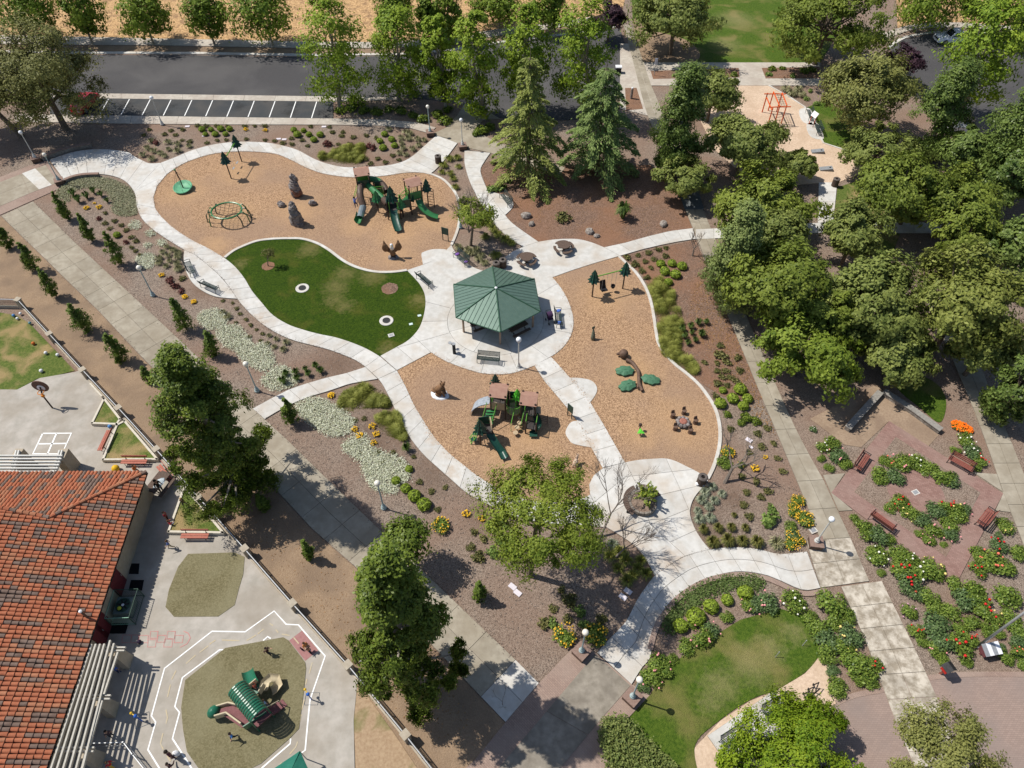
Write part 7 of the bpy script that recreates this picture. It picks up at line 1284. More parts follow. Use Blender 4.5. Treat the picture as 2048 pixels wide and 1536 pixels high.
# ------------------------------------------------------------------ south-east corner: flagpole, book boxes, bike rack
x, y = G(1955, 1293); r = thing('flagpole', 'tall grey flagpole rising from the rose bed', 'flagpole', (x, y, 0)); B().lathe([(.16, 0), (.16, .1), (.09, .16)], 12).obj('base', greym, r); B().tube([(0, 0, .1), (0, 0, 5), (0, 0, 9)], [.085, .07, .05], 12).obj('pole', M('brushed_aluminium', (.42, .44, .46), (.5, .52, .54), 6, rough=.4, metal=.3), r, shade=True)
x, y = G(1972, 1306); r = thing('display_box', 'dark red display box with white striped sloping top under the flagpole', 'display box', (x, y, 0), R(10)); mar = M('maroon', (.14, .045, .05), (.18, .065, .07), 7); B().box(-.5, -.3, .25, .5, .3, .62).obj('body', mar, r)
for s in (-.4, .4): B().box(s - .06, -.06, 0, s + .06, .06, .25).obj('leg', mar, r)
for k in range(4): B().slabq([(-.56 + k * .28, -.36, .6), (-.28 + k * .28, -.36, .6), (-.28 + k * .28, .36, .82), (-.56 + k * .28, .36, .82)], .04).obj('roof_board', whitep if k % 2 else greym, r)
x, y = G(1880, 1348); r = thing('book_box', 'red little library box with dark roof by the brick border', 'book box', (x, y, 0), R(20)); B().box(-.06, -.06, 0, .06, .06, .75).obj('post', redwood, r); B().box(-.24, -.2, .75, .24, .2, 1.2).obj('cabinet', M('bright_red_paint', (.45, .025, .02), rough=.5), r)
for s in (-1, 1): B().slabq([(0, -.28, 1.42), (s * .34, -.28, 1.17), (s * .34, .28, 1.17), (0, .28, 1.42)], .03).obj('roof', bmet, r)
x, y = G(1617, 1384); r = thing('bike_rack', 'black wavy bike rack on the worn path', 'bike rack', (x, y, .05), R(35))
for k in range(3): B().tube([(-.6 + k * .45, -.25, 0), (-.75 + k * .45, -.2, .5), (-.35 + k * .45, .0, .75), (-.55 + k * .45, .1, .3), (-.3 + k * .45, .15, 0)], .04, 7).obj('hoop', bmet, r)
B().tube([(-.8, -.25, .03), (.7, -.25, .03)], .03, 5).obj('base_bar', bmet, r)
for p, lb in (((1550, 1315), 'thin sprinkler riser in the south lawn, left one'), ((1604, 1292), 'thin sprinkler riser in the south lawn, right one')): prop(B().tube([(0, 0, 0), (.1, .1, .6)], .02, 6).ball((.1, .1, .62), .04, 6, 4).obj('sprinkler', greym, None, (*G(*p), .05)), lb, 'sprinkler')
# ------------------------------------------------------------------ school building
stucco = M('stucco', (.40, .34, .26), (.47, .41, .32), 4, (.34, .28, .21), .6, rough=.95, bump=.2, bs=30)
tmA = M('terracotta', (.35, .115, .06), (.42, .155, .082), 2.5, rough=.85, var=.09); tmB = M('pale_terracotta', (.33, .135, .075), (.40, .18, .10), 2.5, rough=.85, var=.12); tmC = M('burnt_tile', (.15, .10, .078), (.21, .15, .12), 2.5, rough=.85, var=.15)
maroon = M('maroon_door', (.13, .022, .028), (.16, .035, .04), 6, rough=.5); matb = M('black_mat', (.008, .008, .009), (.014, .014, .015), 20, rough=.95)
ZV = 2.5
E0 = V3((294, 944.5), ZV); E1 = V3((92.6, 1536), ZV); ed = (E1 - E0); ed.z = 0; ed.normalize(); ein = Vector((ed.y, -ed.x, 0)); ein = ein if ein.x < 0 else -ein; SLE = math.tan(R(17))
N1 = V3((-260, 946), ZV); nd = (N1 - E0).normalized(); nin = Vector((0, -1, 0))
def hit(p, org, inn, sl):
    lo, hi = 0., 14.
    for _ in range(50):
        z = (lo + hi) / 2; q_ = V3(p, z)
        if z < ZV + sl * (q_ - org).dot(inn): lo = z
        else: hi = z
    return V3(p, lo)
Tp = hit((99.6, 1036), E0, ein, SLE); Wp = hit((-60, 1004), E0, ein, SLE); SLN = (Tp.z - ZV) / max((Tp - E0).dot(nin), .3)
bld = thing('school_building', 'school building with red and grey clay tile hip roof and stucco walls', 'building', (0, 0, 0))
E2 = E0 + ed * 24; far = 12.0
east = [E0, Tp, Wp, E0 + ein * far + ed * 8 + Vector((0, 0, SLE * far)), E2 + ein * far + Vector((0, 0, SLE * far)), E2]
north = [E0, N1, Vector((N1.x, Wp.y, Wp.z)), Wp, Tp]
under = M('roof_underlay', (.05, .035, .03), rough=.9)
for nm, pl in (('roof_plane', east), ('roof_plane', north)):
    m_ = len(pl); B().add([p - Vector((0, 0, .06)) for p in pl] + [p - Vector((0, 0, .2)) for p in pl], [tuple(range(m_)), tuple(range(m_, 2 * m_))] + [(j, (j + 1) % m_, m_ + (j + 1) % m_, m_ + j) for j in range(m_)]).obj(nm, under, bld)
def tile_verts(ln=.47, r=.125, n=5):
    vs = []
    for x, rr, dz in ((0, r, .03), (ln, r * .86, -.005)): vs += [(rr * math.cos(math.pi * k / n), x, rr * math.sin(math.pi * k / n) * .85 + dz) for k in range(n + 1)]
    return vs, [(k, k + 1, n + 2 + k, n + 1 + k)[::-1] for k in range(n)] + [tuple(range(n + 1))]
tv, tf = tile_verts(); tmesh = [B().add(tv, tf).mesh('roof_tile', m_) for m_ in (tmA, tmB, tmC)]
rgT = random.Random(8); spots = []
def pin(pt, pl):
    c = False; n = len(pl)
    for i in range(n):
        a, b_ = pl[i], pl[(i + 1) % n]
        if (a.y > pt.y) != (b_.y > pt.y) and pt.x < (b_.x - a.x) * (pt.y - a.y) / (b_.y - a.y) + a.x: c = not c
    return c
for org, al, inn, sl, pl, nu, nv in ((E0, ed, ein, SLE, east, 95, 30), (E0, nd, nin, SLN, north, 80, 14)):
    upv = (inn + Vector((0, 0, sl))).normalized(); nrm = al.cross(upv); nrm = nrm if nrm.z > 0 else -nrm; Mx = Matrix((upv.cross(nrm), upv, nrm)).transposed().to_4x4()
    for i in range(nu):
        run = rgT.random()
        for j in range(nv):
            p = org + al * (.13 + i * .262) + upv * (j * .405 - .03); c = p + upv * .2; u_, v_ = proj(*c)
            if u_ < -70 or v_ > 1600 or not pin(c, pl): continue
            if rgT.random() < .55: run = rgT.random()
            k = 0 if run < .54 else (1 if run < .73 else 2); spots.append(((camo.location - c).length + (0 if -5 < u_ < 2050 and v_ < 1540 else 1e3), Matrix.Translation(p + al * rgT.uniform(-.012, .012) + upv * rgT.uniform(-.02, .02)) @ Mx @ Matrix.Rotation(rgT.uniform(-.03, .03), 4, 'Z'), k))
spots.sort(key=lambda s: s[0])
for d, T, k in spots[:300]: o = link('roof_tile', tmesh[k], bld); o.matrix_world = T
rest = B()
for d, T, k in spots[300:]: rest.T = T; rest.add(tv, tf, k)
prop(rest.obj('roof_tiles', [tmA, tmB, tmC], bld), kind='stuff')
nh = 17; hd = (Tp - E0)
for i in range(nh): a = E0 + hd * (i / nh); b_ = E0 + hd * ((i + 1.12) / nh); B().tube([a + Vector((0, 0, .09)), b_ + Vector((0, 0, .075))], [.15, .12], 8).obj('ridge_tile', (tmA, tmC, tmB)[rgT.choice((0, 0, 1, 2))], bld)
rl = Wp - Tp
for i in range(12): a = Tp + rl * (i / 12); b_ = Tp + rl * ((i + 1.12) / 12); B().tube([a + Vector((0, 0, .09)), b_ + Vector((0, 0, .075))], [.15, .12], 8).obj('ridge_tile', (tmA, tmC, tmB)[rgT.choice((0, 0, 1, 2))], bld)
wc = Vector((*G(310, 986), 0)); off = (wc - E0).dot(ein); wa = E0 + ein * max(off, .35) + ed * .35; wa.z = 0; wb = wa + ed * 24
def wallbox(p, q_, h, t, m_, nm):
    d = (q_ - p).normalized(); n_ = Vector((d.y, -d.x, 0)); n_ = n_ if n_.dot(ein) > 0 else -n_; B().add([p, q_, q_ + n_ * t, p + n_ * t] + [v + Vector((0, 0, h)) for v in (p, q_, q_ + n_ * t, p + n_ * t)], [(3, 2, 1, 0), (4, 5, 6, 7), (0, 1, 5, 4), (1, 2, 6, 5), (2, 3, 7, 6), (3, 0, 4, 7)]).obj(nm, m_, bld)
wallbox(wa, wb, ZV + .08, .25, stucco, 'wall'); wn = wa + Vector((-30, 0, 0)); B().box(wn.x, wa.y - .3, 0, wa.x - .02, wa.y - .05, ZV + .08).obj('wall', stucco, bld)
gut = E0 - Vector((0, 0, .1)); B().tube([gut, gut + ed * 24], .05, 6).obj('gutter', bmet, bld)
for px_, ww in (((252, 1178), 1.25), ((219, 1262), 1.1), ((209, 1284), .95)):
    g = Vector((*G(*px_), 0)); s = (g - wa).dot(ed); p = wa + ed * (s - ww / 2) - ein * .02; d_ = B(); q_ = p + ed * ww
    d_.add([p, q_, q_ - ein * .03, p - ein * .03] + [v + Vector((0, 0, 2.0)) for v in (p, q_, q_ - ein * .03, p - ein * .03)], [(0, 1, 2, 3), (7, 6, 5, 4), (4, 5, 1, 0), (5, 6, 2, 1), (6, 7, 3, 2), (7, 4, 0, 3)]); o = d_.obj('door', maroon, bld); B().tube([p + ed * .1 - ein * .06 + Vector((0, 0, .9)), p + ed * .1 - ein * .06 + Vector((0, 0, 1.1))], .02, 5).obj('handle', greym, o)
x, y = hit((176, 1236), E0, ein, SLE).xy; zz = hit((176, 1236), E0, ein, SLE).z; r = thing('roof_vent', 'pale capped vent pipe on the tile roof', 'vent', (x, y, zz)); B().tube([(0, 0, -.1), (0, 0, .95)], .07, 8).obj('pipe', tube_b, r); B().lathe([(.1, .95), (.1, 1.05), (.03, 1.1)], 10).obj('cap', whitep, r)
for q_, lb in ((((262, 1128), (280, 1128), (278, 1149), (259, 1149)), 'black door mat nearest the building corner'), (((263, 1161), (289, 1161), (285, 1182), (258, 1182)), 'black door mat beside the green air conditioner'), (((226, 1247), (258, 1247), (252, 1268), (219, 1268)), 'black door mat by the hopscotch')):
    o = sheet('door_mat', q_, .088, matb, kind='thing', depth=.012, label=lb, cat='mat')
# air conditioner cage
a, b_ = Vector((*G(248, 1180), 0)), Vector((*G(278, 1240), 0)); c = Vector((*G(258, 1222), .07)); r = thing('air_conditioner', 'green caged air conditioner against the school wall', 'air conditioner', tuple(c), math.atan2(ed.y, ed.x)); cage = M('cage_green', (.03, .07, .05), (.05, .10, .075), 6, rough=.5)
B().box(-.55, -.5, .1, .55, .5, .85).obj('body', M('dusty_green_metal', (.10, .14, .13), (.17, .21, .2), 5, rough=.6), r); b = B()
for k in range(7): aa = k * 2 * math.pi / 7; b.T = Matrix.Rotation(aa, 4, 'Z'); b.cb((.2, 0, .9), (.36, .1, .015))
b.obj('fan', bmet, r); B().lathe([(.46, .85), (.46, .92), (.42, .92), (.42, .86)], 20).obj('fan_ring', cage, r); B().lathe([(.1, .9), (.08, .94)], 10).obj('hub', whitep, r)
for sx in (-.95, .95):
    for sy in (-.75, .75): B().tube([(sx, sy, 0), (sx, sy, 1.15)], .03, 6).obj('cage_post', cage, r)
for s, L_ in ((0, 0),): pass
for p0, p1 in (((-.95, -.75), (.95, -.75)), ((.95, -.75), (.95, .75)), ((.95, .75), (-.95, .75)), ((-.95, .75), (-.95, -.75))):
    b = B(); n = 14
    for k in range(n + 1): f = k / n; x_, y_ = p0[0] + (p1[0] - p0[0]) * f, p0[1] + (p1[1] - p0[1]) * f; b.tube([(x_, y_, .08), (x_, y_, 1.1)], .009, 4)
    b.tube([(*p0, 1.13), (*p1, 1.13)], .025, 6).tube([(*p0, .1), (*p1, .1)], .02, 5); b.obj('cage_panel', cage if p0[1] > 0 else M('pale_green_pipe', (.25, .45, .33), rough=.5), r)
prop(B().ball((0, 0, .12), .13, 9, 7).obj('ball', M('lime_yellow', (.45, .5, .05)), None, (c.x - .1, c.y - .25, .93)), 'lime yellow ball lying on the air conditioner', 'ball')
# pergolas
perg = M('pergola_wood', (.42, .39, .33), (.52, .49, .43), 6, rough=.8); pergs = M('pale_pergola_wood', (.58, .57, .53), (.66, .65, .61), 6, rough=.8)
def beam(parent, a, c, w_, h, m_, nm):
    a, c = Vector(a), Vector(c); d = (c - a).normalized(); s = Vector((-d.y, d.x, 0)).normalized() * w_ / 2; vs = [a - s, a + s, c + s, c - s]; B().add([v - Vector((0, 0, h)) for v in vs] + vs, [(3, 2, 1, 0), (4, 5, 6, 7), (0, 1, 5, 4), (1, 2, 6, 5), (2, 3, 7, 6), (3, 0, 4, 7)]).obj(nm, m_, parent)
r = thing('pergola', 'pale slatted pergola on the north side of the school', 'pergola', (0, 0, 0)); zq = 2.35
for y_, xe in ((130, 530), (157, 523), (184, 512), (211, 503), (238, 492), (266, 478)): beam(r, V3((-80, 880 + y_ / 4.267), zq), V3((xe / 4.267, 880 + y_ / 4.267), zq), .09, .16, pergs, 'slat')
for x0_, x1_ in ((135, 85), (158, 108), (505, 445), (528, 468)): beam(r, V3((x0_ / 4.267, 880 + 85 / 4.267), zq - .17), V3((x1_ / 4.267, 880 + 285 / 4.267), zq - .17), .1, .18, pergs, 'cross_beam')
for p in ((148, 941), (60, 941)): x, y = G(*p); B().prism([(x - .3, y - .5), (x + .3, y - .5), (x + .3, y + .6), (x - .3, y + .6)], 0, zq - .36).obj('pier', stucco, r)
r = thing('pergola', 'grey slatted pergola along the east wall of the school', 'pergola', (0, 0, 0)); zq = 2.45
Z10 = lambda x, y: (x / 4.267, 1176 + y / 4.267)
for t_, b2 in (((780, 478), (425, 1560)), ((815, 476), (478, 1560)), ((852, 476), (530, 1560)), ((888, 474), (585, 1560)), ((938, 444), (640, 1560)), ((970, 470), (695, 1560))): beam(r, V3(Z10(*t_), zq), V3(Z10(*b2), zq), .1, .17, perg, 'slat')
beam(r, V3(Z10(1003, 545), zq - .06), V3(Z10(885, 905), zq - .06), .1, .14, perg, 'slat'); beam(r, V3(Z10(870, 960), zq - .06), V3(Z10(760, 1340), zq - .06), .1, .14, perg, 'slat'); beam(r, V3(Z10(735, 1395), zq - .06), V3(Z10(690, 1560), zq - .06), .1, .14, perg, 'slat')
for y_, x0_, x1_ in ((505, 790, 1068), (532, 780, 1060), (914, 640, 942), (944, 632, 935), (1360, 490, 802), (1392, 480, 795)): beam(r, V3(Z10(x0_ - 60, y_), zq - .18), V3(Z10(x1_, y_), zq - .18), .09, .16, perg, 'cross_beam')
for px_ in ((1105, 640), (985, 1050), (865, 1480)):
    g = Vector((*G(*Z10(*px_)), 0)); b = B(); q4 = [g + ed * s * .42 + ein * t for s, t in ((-1, -.18), (1, -.18), (1, .3), (-1, .3))]; q5 = [g + ed * s * .3 + ein * t for s, t in ((-1, -.05), (1, -.05), (1, .3), (-1, .3))]
    b.add(q4 + [v + Vector((0, 0, zq - .35)) for v in q5], [(3, 2, 1, 0), (4, 5, 6, 7), (0, 1, 5, 4), (1, 2, 6, 5), (2, 3, 7, 6), (3, 0, 4, 7)]).obj('pier', stucco, r)
# ------------------------------------------------------------------ school fence
piers = [(34, 598), (97, 666), (163.5, 738), (235, 814), (311, 897), (395, 992.5), (488, 1096), (583.6, 1205.5), (694.5, 1328.5), (810, 1468.6), (905, 1590)]; ZF = 1.1
fen = thing('school_fence', 'dark mesh fence with square stucco piers along the school yard', 'fence', (0, 0, 0)); mesh_m = M('fence_mesh', (.045, .038, .032), (.07, .06, .05), 8, rough=.6)
PW = [V3(p, ZF) for p in piers]; PW = [Vector((p.x, p.y, 0)) for p in PW]; railm = M('galvanised', (.42, .43, .44), (.5, .51, .52), 6, rough=.45, metal=.2); capst = M('pier_top', (.36, .31, .24), (.43, .38, .30), 5)
allp = [Vector((PW[0].x - 9, PW[0].y + .3, 0))] + PW
for i, p in enumerate(allp):
    an = math.atan2((allp[min(i + 1, len(allp) - 1)] - allp[max(i - 1, 0)]).y, (allp[min(i + 1, len(allp) - 1)] - allp[max(i - 1, 0)]).x)
    if i: B().box(-.2, -.2, 0, .2, .2, ZF - .08).obj('pier', stucco, fen, p, an); B().box(-.25, -.25, ZF - .08, .25, .25, ZF).obj('pier_cap', capst, fen, p, an)
    if i + 1 < len(allp):
        q_ = allp[i + 1]; d = (q_ - p); L_ = d.length; d.normalize(); a, c = p + d * .22, q_ - d * .22; beam(fen, a + Vector((0, 0, .22)), c + Vector((0, 0, .22)), .22, .25, stucco, 'base_wall')
        B().tube([a + Vector((0, 0, 1.02)), c + Vector((0, 0, 1.02))], .035, 6).obj('top_rail', railm, fen); b = B(); n = int(L_ / .085)
        for k in range(1, n): f = a.lerp(c, k / n); b.cb((f.x, f.y, .62), (.016, .016, .8))
        for z in (.3, .66): b.tube([a + Vector((0, 0, z)), c + Vector((0, 0, z))], .014, 4)
        b.obj('mesh_panel', mesh_m, fen)
        for f in (.33, .66): B().tube([a.lerp(c, f), a.lerp(c, f) + Vector((0, 0, 1.02))], .03, 6).obj('fence_post', mesh_m, fen)
# planters with grass
plw = M('planter_wall', (.52, .47, .38), (.62, .57, .48), 5, rough=.9)
for tri, lb in (([(208, 797), (240, 838), (233, 848), (184, 846)], 'small raised grass planter by the fence, top one'), ([(249, 842), (314, 918), (206, 919), (234, 850)], 'triangular raised grass planter by the fence, middle one'), ([(369, 973), (446, 1065), (337, 1063)], 'triangular raised grass planter by the fence, lowest one')):
    P_ = W(tri, .35); c = np.mean(P_, 0); r = thing('raised_planter', lb, 'planter', (c[0], c[1], 0)); pl = [tuple(np.array(p) - c) for p in P_]; link('grass', poly_mesh('grass', pl, .3, lawn_d, .3), r); n = len(pl)
    for i in range(n):
        a, q_ = np.array(pl[i]), np.array(pl[(i + 1) % n]); d = (q_ - a) / np.hypot(*(q_ - a)); beam(r, (*(a - d * .06), .38), (*(q_ + d * .06), .38), .16, .4 - .002 * i, plw, 'planter_wall')
wall([(183, 771), (207, 797)], .14, .3, 'low pale kerb wall inside the school fence', plw, None, 1); 
# red school benches
sb = thing('school_bench', 'x', 'bench')
for k in range(2): B().cb((0, -.12 + k * .2, .42), (1.9, .17, .04)).obj('seat_board', redwood2, sb)
B().cb((0, .3, .68), (1.9, .04, .2)).obj('back_board', redwood2, sb)
for x in (-.7, .7): B().tube([(x, -.15, 0), (x, -.15, .4), (x, .28, .42), (x, .32, .75)], .025, 6).tube([(x, .28, .42), (x, .3, 0)], .025, 6).obj('leg', bmet, sb)
f_ = True
for a, b_, fr, lb in [((221, 872), (207, 902), (180, 880), 'red bench against the short side of the middle planter'), ((250, 929), (295, 929), (270, 960), 'red bench against the front of the middle planter'), ((322, 938), (346, 967), (310, 970), 'red bench turned along the fence beside the dark tree'), ((370, 1077), (417, 1077), (390, 1110), 'red bench in front of the lowest planter')]:
    loc, t, _ = frame2(a, b_, fr, .07); place(sb, f_, loc, t, lb); f_ = False
# hoop, signs, canopy, gate, tables
x, y = G(106, 817); H = rise((106, 817), (84, 776)); r = thing('basketball_hoop', 'short basketball hoop with round brown backboard on the school yard', 'basketball hoop', (x, y, .07)); B().tube([(0, 0, 0), (0, 0, H * .62), (-.05, .35, H * .85)], .06, 8).obj('pole', post_m, r)
b = B(); b.T = Matrix.Translation((-.05, .42, H * .86)) @ Matrix.Rotation(R(90), 4, 'X'); b.lathe([(.62, -.03), (.62, .03)], 24).obj('backboard', M('backboard_brown', (.14, .08, .06), (.2, .12, .09), 5), r); b = B(); b.T = Matrix.Translation((-.05, .37, H * .8)) @ Matrix.Rotation(R(90), 4, 'X'); b.lathe([(.3, -.02), (.3, .02)], 20).obj('target', whitep, r)
B().tube([(-.05 + .23 * math.cos(t), .1 + .23 * math.sin(t), H * .72) for t in np.linspace(0, 6.283, 17)], .03, 6, cap=False).obj('rim', M('rim_orange', (.65, .22, .03)), r); B().ball((0, 0, H * .6), .14, 8, 6).obj('collar', M('rim_orange', (0, 0, 0)), r)
for p, rt, lb in (((624, 1400), 0, 'blue and yellow toy traffic post on the right of the painted track'), ((286, 1443), .4, 'blue and yellow toy traffic post on the left of the painted track')):
    r = thing('toy_sign', lb, 'toy sign', (*G(*p), .07), rt); B().tube([(0, 0, 0), (0, 0, 1.0)], .035, 7).obj('pole', M('toy_blue', (.03, .12, .45), rough=.4), r); B().ball((0, 0, 1.05), .11, 9, 7).obj('cap', M('toy_blue', (0, 0, 0)), r); B().tube([(0, 0, .95), (-.25, .3, .95)], .03, 6).ball((-.25, .3, .95), .09, 8, 6).obj('arm', M('toy_yellow', (.65, .42, .04), rough=.4), r); B().tube([(-.4, -.3, .02), (.4, -.3, .02), (.4, .4, .02), (-.4, .4, .02), (-.4, -.3, .02)], .015, 4).obj('base_frame', greym, r)
x, y = G(598, 1566); r = thing('canopy_tent', 'green canopy tent poking in at the bottom edge of the school yard', 'canopy', (x, y, .07), .6); 
for k in range(4): a0, a1 = k * R(90) + R(45), (k + 1) * R(90) + R(45); b = B(); b.add([(1.25 * math.cos(a0), 1.25 * math.sin(a0), 1.75), (1.25 * math.cos(a1), 1.25 * math.sin(a1), 1.7), (0, 0, 2.2), (1.25 * math.cos(a0), 1.25 * math.sin(a0), 1.67), (1.25 * math.cos(a1), 1.25 * math.sin(a1), 1.67), (0, 0, 2.17)], [(0, 1, 2), (5, 4, 3), (0, 3, 4, 1)]); b.obj('canopy_panel', M('canopy_green', (.02, .14, .10), (.03, .17, .12), 4, rough=.7), r); B().tube([(1.22 * math.cos(a0), 1.22 * math.sin(a0), 0), (1.22 * math.cos(a0), 1.22 * math.sin(a0), 1.7)], .03, 6).obj('pole', greym, r)
gp = [Z10(770, 1360), Z10(1105, 1350), Z10(1180, 1450), Z10(1300, 1600)]; r = thing('yard_gate', 'low white-railed gate fence at the bottom of the pergola', 'gate', (0, 0, 0)); gw = [Vector((*G(*p), 0)) for p in gp]
for i in range(3):
    a, c = gw[i], gw[i + 1]; B().tube([a + Vector((0, 0, .85)), c + Vector((0, 0, .85))], .03, 6).obj('rail', railm, r); B().tube([a + Vector((0, 0, .2)), c + Vector((0, 0, .2))], .02, 5).obj('rail', railm, r); b = B(); n = int((c - a).length / .12)
    for k in range(n): f = a.lerp(c, k / n); b.tube([f + Vector((0, 0, .2)), f + Vector((0, 0, .85))], .008, 4)
    b.obj('mesh_panel', mesh_m, r); B().tube([a, a + Vector((0, 0, .95))], .035, 6).obj('post', railm, r)
long_table((326, 976), R(70), 'low yard table beside the planter with a cloth on it'); prop(B().ball((0, 0, .03), .5, 10, 5, sc=(1, .6, .12), bumpy=.15, seed=6).obj('cloth', M('mottled_cloth', (.25, .3, .33), (.55, .6, .62), 9), None, (*G(318, 967, .85), .86), 1.0), 'grey-blue cloth lying on the low yard table', 'cloth')
bl = lambda n_, c_: M(n_ + '_ball', c_, rough=.4)
for p, m_, s, lb in [((43, 630), bl('white', (.75, .75, .75)), .13, 'white ball in the corner of the yard lawn by the pier'), ((29.5, 634), bl('blue', (.1, .25, .5)), .14, 'blue ball on the yard lawn near the top'), ((37, 640), bl('white', (0, 0, 0)), .13, 'white ball beside the blue ball'), ((62, 649), bl('teal', (.1, .25, .28)), .13, 'dark teal ball near the lawn edge'), ((69, 690), bl('orange', (.55, .14, .03)), .15, 'orange ball on the yard lawn'), ((94, 709), bl('white', (0, 0, 0)), .15, 'white ball in the middle of the yard lawn'), ((117.6, 713), bl('white', (0, 0, 0)), .15, 'white ball at the right of the yard lawn'), ((85, 745), bl('white', (0, 0, 0)), .16, 'white ball near the lower lawn edge'), ((222, 856), bl('blue', (0, 0, 0)), .16, 'blue ball in the planter corner'), ((235, 942), bl('yellow', (.7, .42, .02)), .28, 'large yellow ball near the roof corner'), ((281, 1286), bl('dark', (.03, .02, .04)), .14, 'dark ball on the hopscotch')]:
    prop(B().ball((0, 0, s), s, 12, 8).obj('ball', m_, None, (*G(*p), .07), shade=True), lb, 'ball')
# ------------------------------------------------------------------ school play structure
sgreen = M('school_green_plastic', (.012, .115, .062), (.02, .14, .08), 3, rough=.35, spec=.5); cream = M('cream_plastic', (.50, .42, .28), (.56, .48, .33), 4, rough=.45); mdeck = M('maroon_deck', (.17, .07, .075), (.22, .10, .10), 7, rough=.7)
Zp = lambda x, y, z: V3((280 + x / 4.315, 1180 + y / 4.315), z)
zr = 1.95; A_, B_, C_, D_ = Zp(770, 900, zr), Zp(905, 800, zr), Zp(1085, 1030, zr), Zp(960, 1125, zr); ctr = (A_ + B_ + C_ + D_) / 4; ax = (D_ - A_ + C_ - B_); ax.z = 0; L_ = ax.length / 2; ax.normalize(); sd = Vector((-ax.y, ax.x, 0)); Wd = 1.15 * ((B_ - A_).length + (C_ - D_).length) / 2; L_ *= 1.08
ps = thing('play_structure', 'school play structure with ridged green arched roof and slides', 'play structure', (ctr.x, ctr.y, .1), math.atan2(ax.y, ax.x))
nr = 13
for k in range(nr):
    b = B(); x0_, x1_ = -L_ / 2 + L_ * k / nr, -L_ / 2 + L_ * (k + 1) / nr; n = 10; vs = []
    for xx, ex in ((x0_ + .006, 0), (x0_ + (x1_ - x0_) * .3, .045), (x0_ + (x1_ - x0_) * .7, .045), (x1_ - .006, 0)):
        for j in range(n + 1): t = math.pi * j / n; vs.append((xx, (Wd / 2 + ex) * math.cos(t), zr - .15 + (.45 + ex) * math.sin(t)))
    b.add(vs, [(i * (n + 1) + j, (i + 1) * (n + 1) + j, (i + 1) * (n + 1) + j + 1, i * (n + 1) + j + 1) for i in range(3) for j in range(n)]); b.obj('roof_rib', sgreen, ps)
lp = lambda x, y, z: ps_inv @ Zp(x, y, z); ps_inv = (Matrix.Translation((ctr.x, ctr.y, .1)) @ Matrix.Rotation(math.atan2(ax.y, ax.x), 4, 'Z')).inverted()
for sx in (-1, 1):
    for sy in (-1, 1): B().tube([(sx * L_ * .46, sy * Wd * .48, 0), (sx * L_ * .46, sy * Wd * .48, zr)], .05, 8).obj('post', sgreen, ps)
B().cb((0, 0, .8), (L_, Wd, .07)).obj('deck', mdeck, ps)
q4 = [lp(660, 1040, .8), lp(800, 985, .8), lp(960, 1130, .8), lp(880, 1190, .8)]; B().slabq(q4, .06).obj('deck', mdeck, ps)
for pts in (((655, 1000, .95), (760, 970, 1.1), (850, 990, 1.3)), ((640, 1085, .95), (740, 1055, 1.1), (870, 1150, 1.3))):
    P_ = [lp(*p) for p in pts]; w_ = B()
    for i in range(2): w_.slabq([P_[i] - Vector((0, 0, .5)), P_[i + 1] - Vector((0, 0, .5)), P_[i + 1], P_[i]], .05)
    w_.tube(P_, .05, 7); w_.obj('side_panel', cream, ps)
B().ball(tuple(lp(640, 1050, .7)), .42, 12, 9, sc=(.8, 1, 1)).obj('bubble_window', sgreen, ps, shade=True)
q4 = [lp(890, 1180, 1.0), lp(1090, 1050, 1.0)]; d = q4[1] - q4[0]; B().slabq([q4[0] - Vector((0, 0, .5)), q4[1] - Vector((0, 0, .5)), q4[1] + Vector((0, 0, .12)), q4[0] + Vector((0, 0, .12))], .06).obj('front_panel', sgreen, ps)
for k in range(3): a = q4[0] + d * (.18 + .3 * k); c = q4[0] + d * (.3 + .3 * k); B().slabq([a - Vector((0, 0, .2)), c - Vector((0, 0, .2)), c - Vector((0, 0, .05)), a - Vector((0, 0, .05))], -.02).obj('panel_slot', cream, ps)
s0, s1 = lp(1110, 1060, .72), lp(1225, 990, .1)
for k in range(4): f = k / 3; c = s0.lerp(s1, f); B().cb(tuple(c), (.5, .4, .08)).obj('step', mdeck, ps)
B().tube([s0 + Vector((0, 0, .9)), s1 + Vector((0, 0, .8))], .03, 6).tube([s1, s1 + Vector((0, 0, .8))], .03, 6).obj('handrail', cream, ps)
slide(ps, bez(lp(985, 830, .85), lp(950, 780, .6), lp(935, 700, .3), 7), .72, sgreen, 'slide', .26)
B().cb(tuple(lp(1000, 850, .8)), (.6, .5, .06)).obj('deck', sgreen, ps)
for p0, p1 in (((960, 840), (1020, 790)), ((1040, 900), (1080, 830))): a, c = lp(*p0, .85), lp(*p1, .85); B().slabq([a, c, c + Vector((0, 0, .6)), a + Vector((0, 0, .6))], .05).obj('side_panel', cream, ps)
sp_ = [lp(1070, 870, .8), lp(1090, 800, .72), lp(1130, 765, .6), lp(1180, 770, .48), lp(1200, 820, .36), lp(1165, 865, .26), lp(1140, 880, .22)]; slide(ps, sp_, .55, cream, 'spiral_slide', .22)
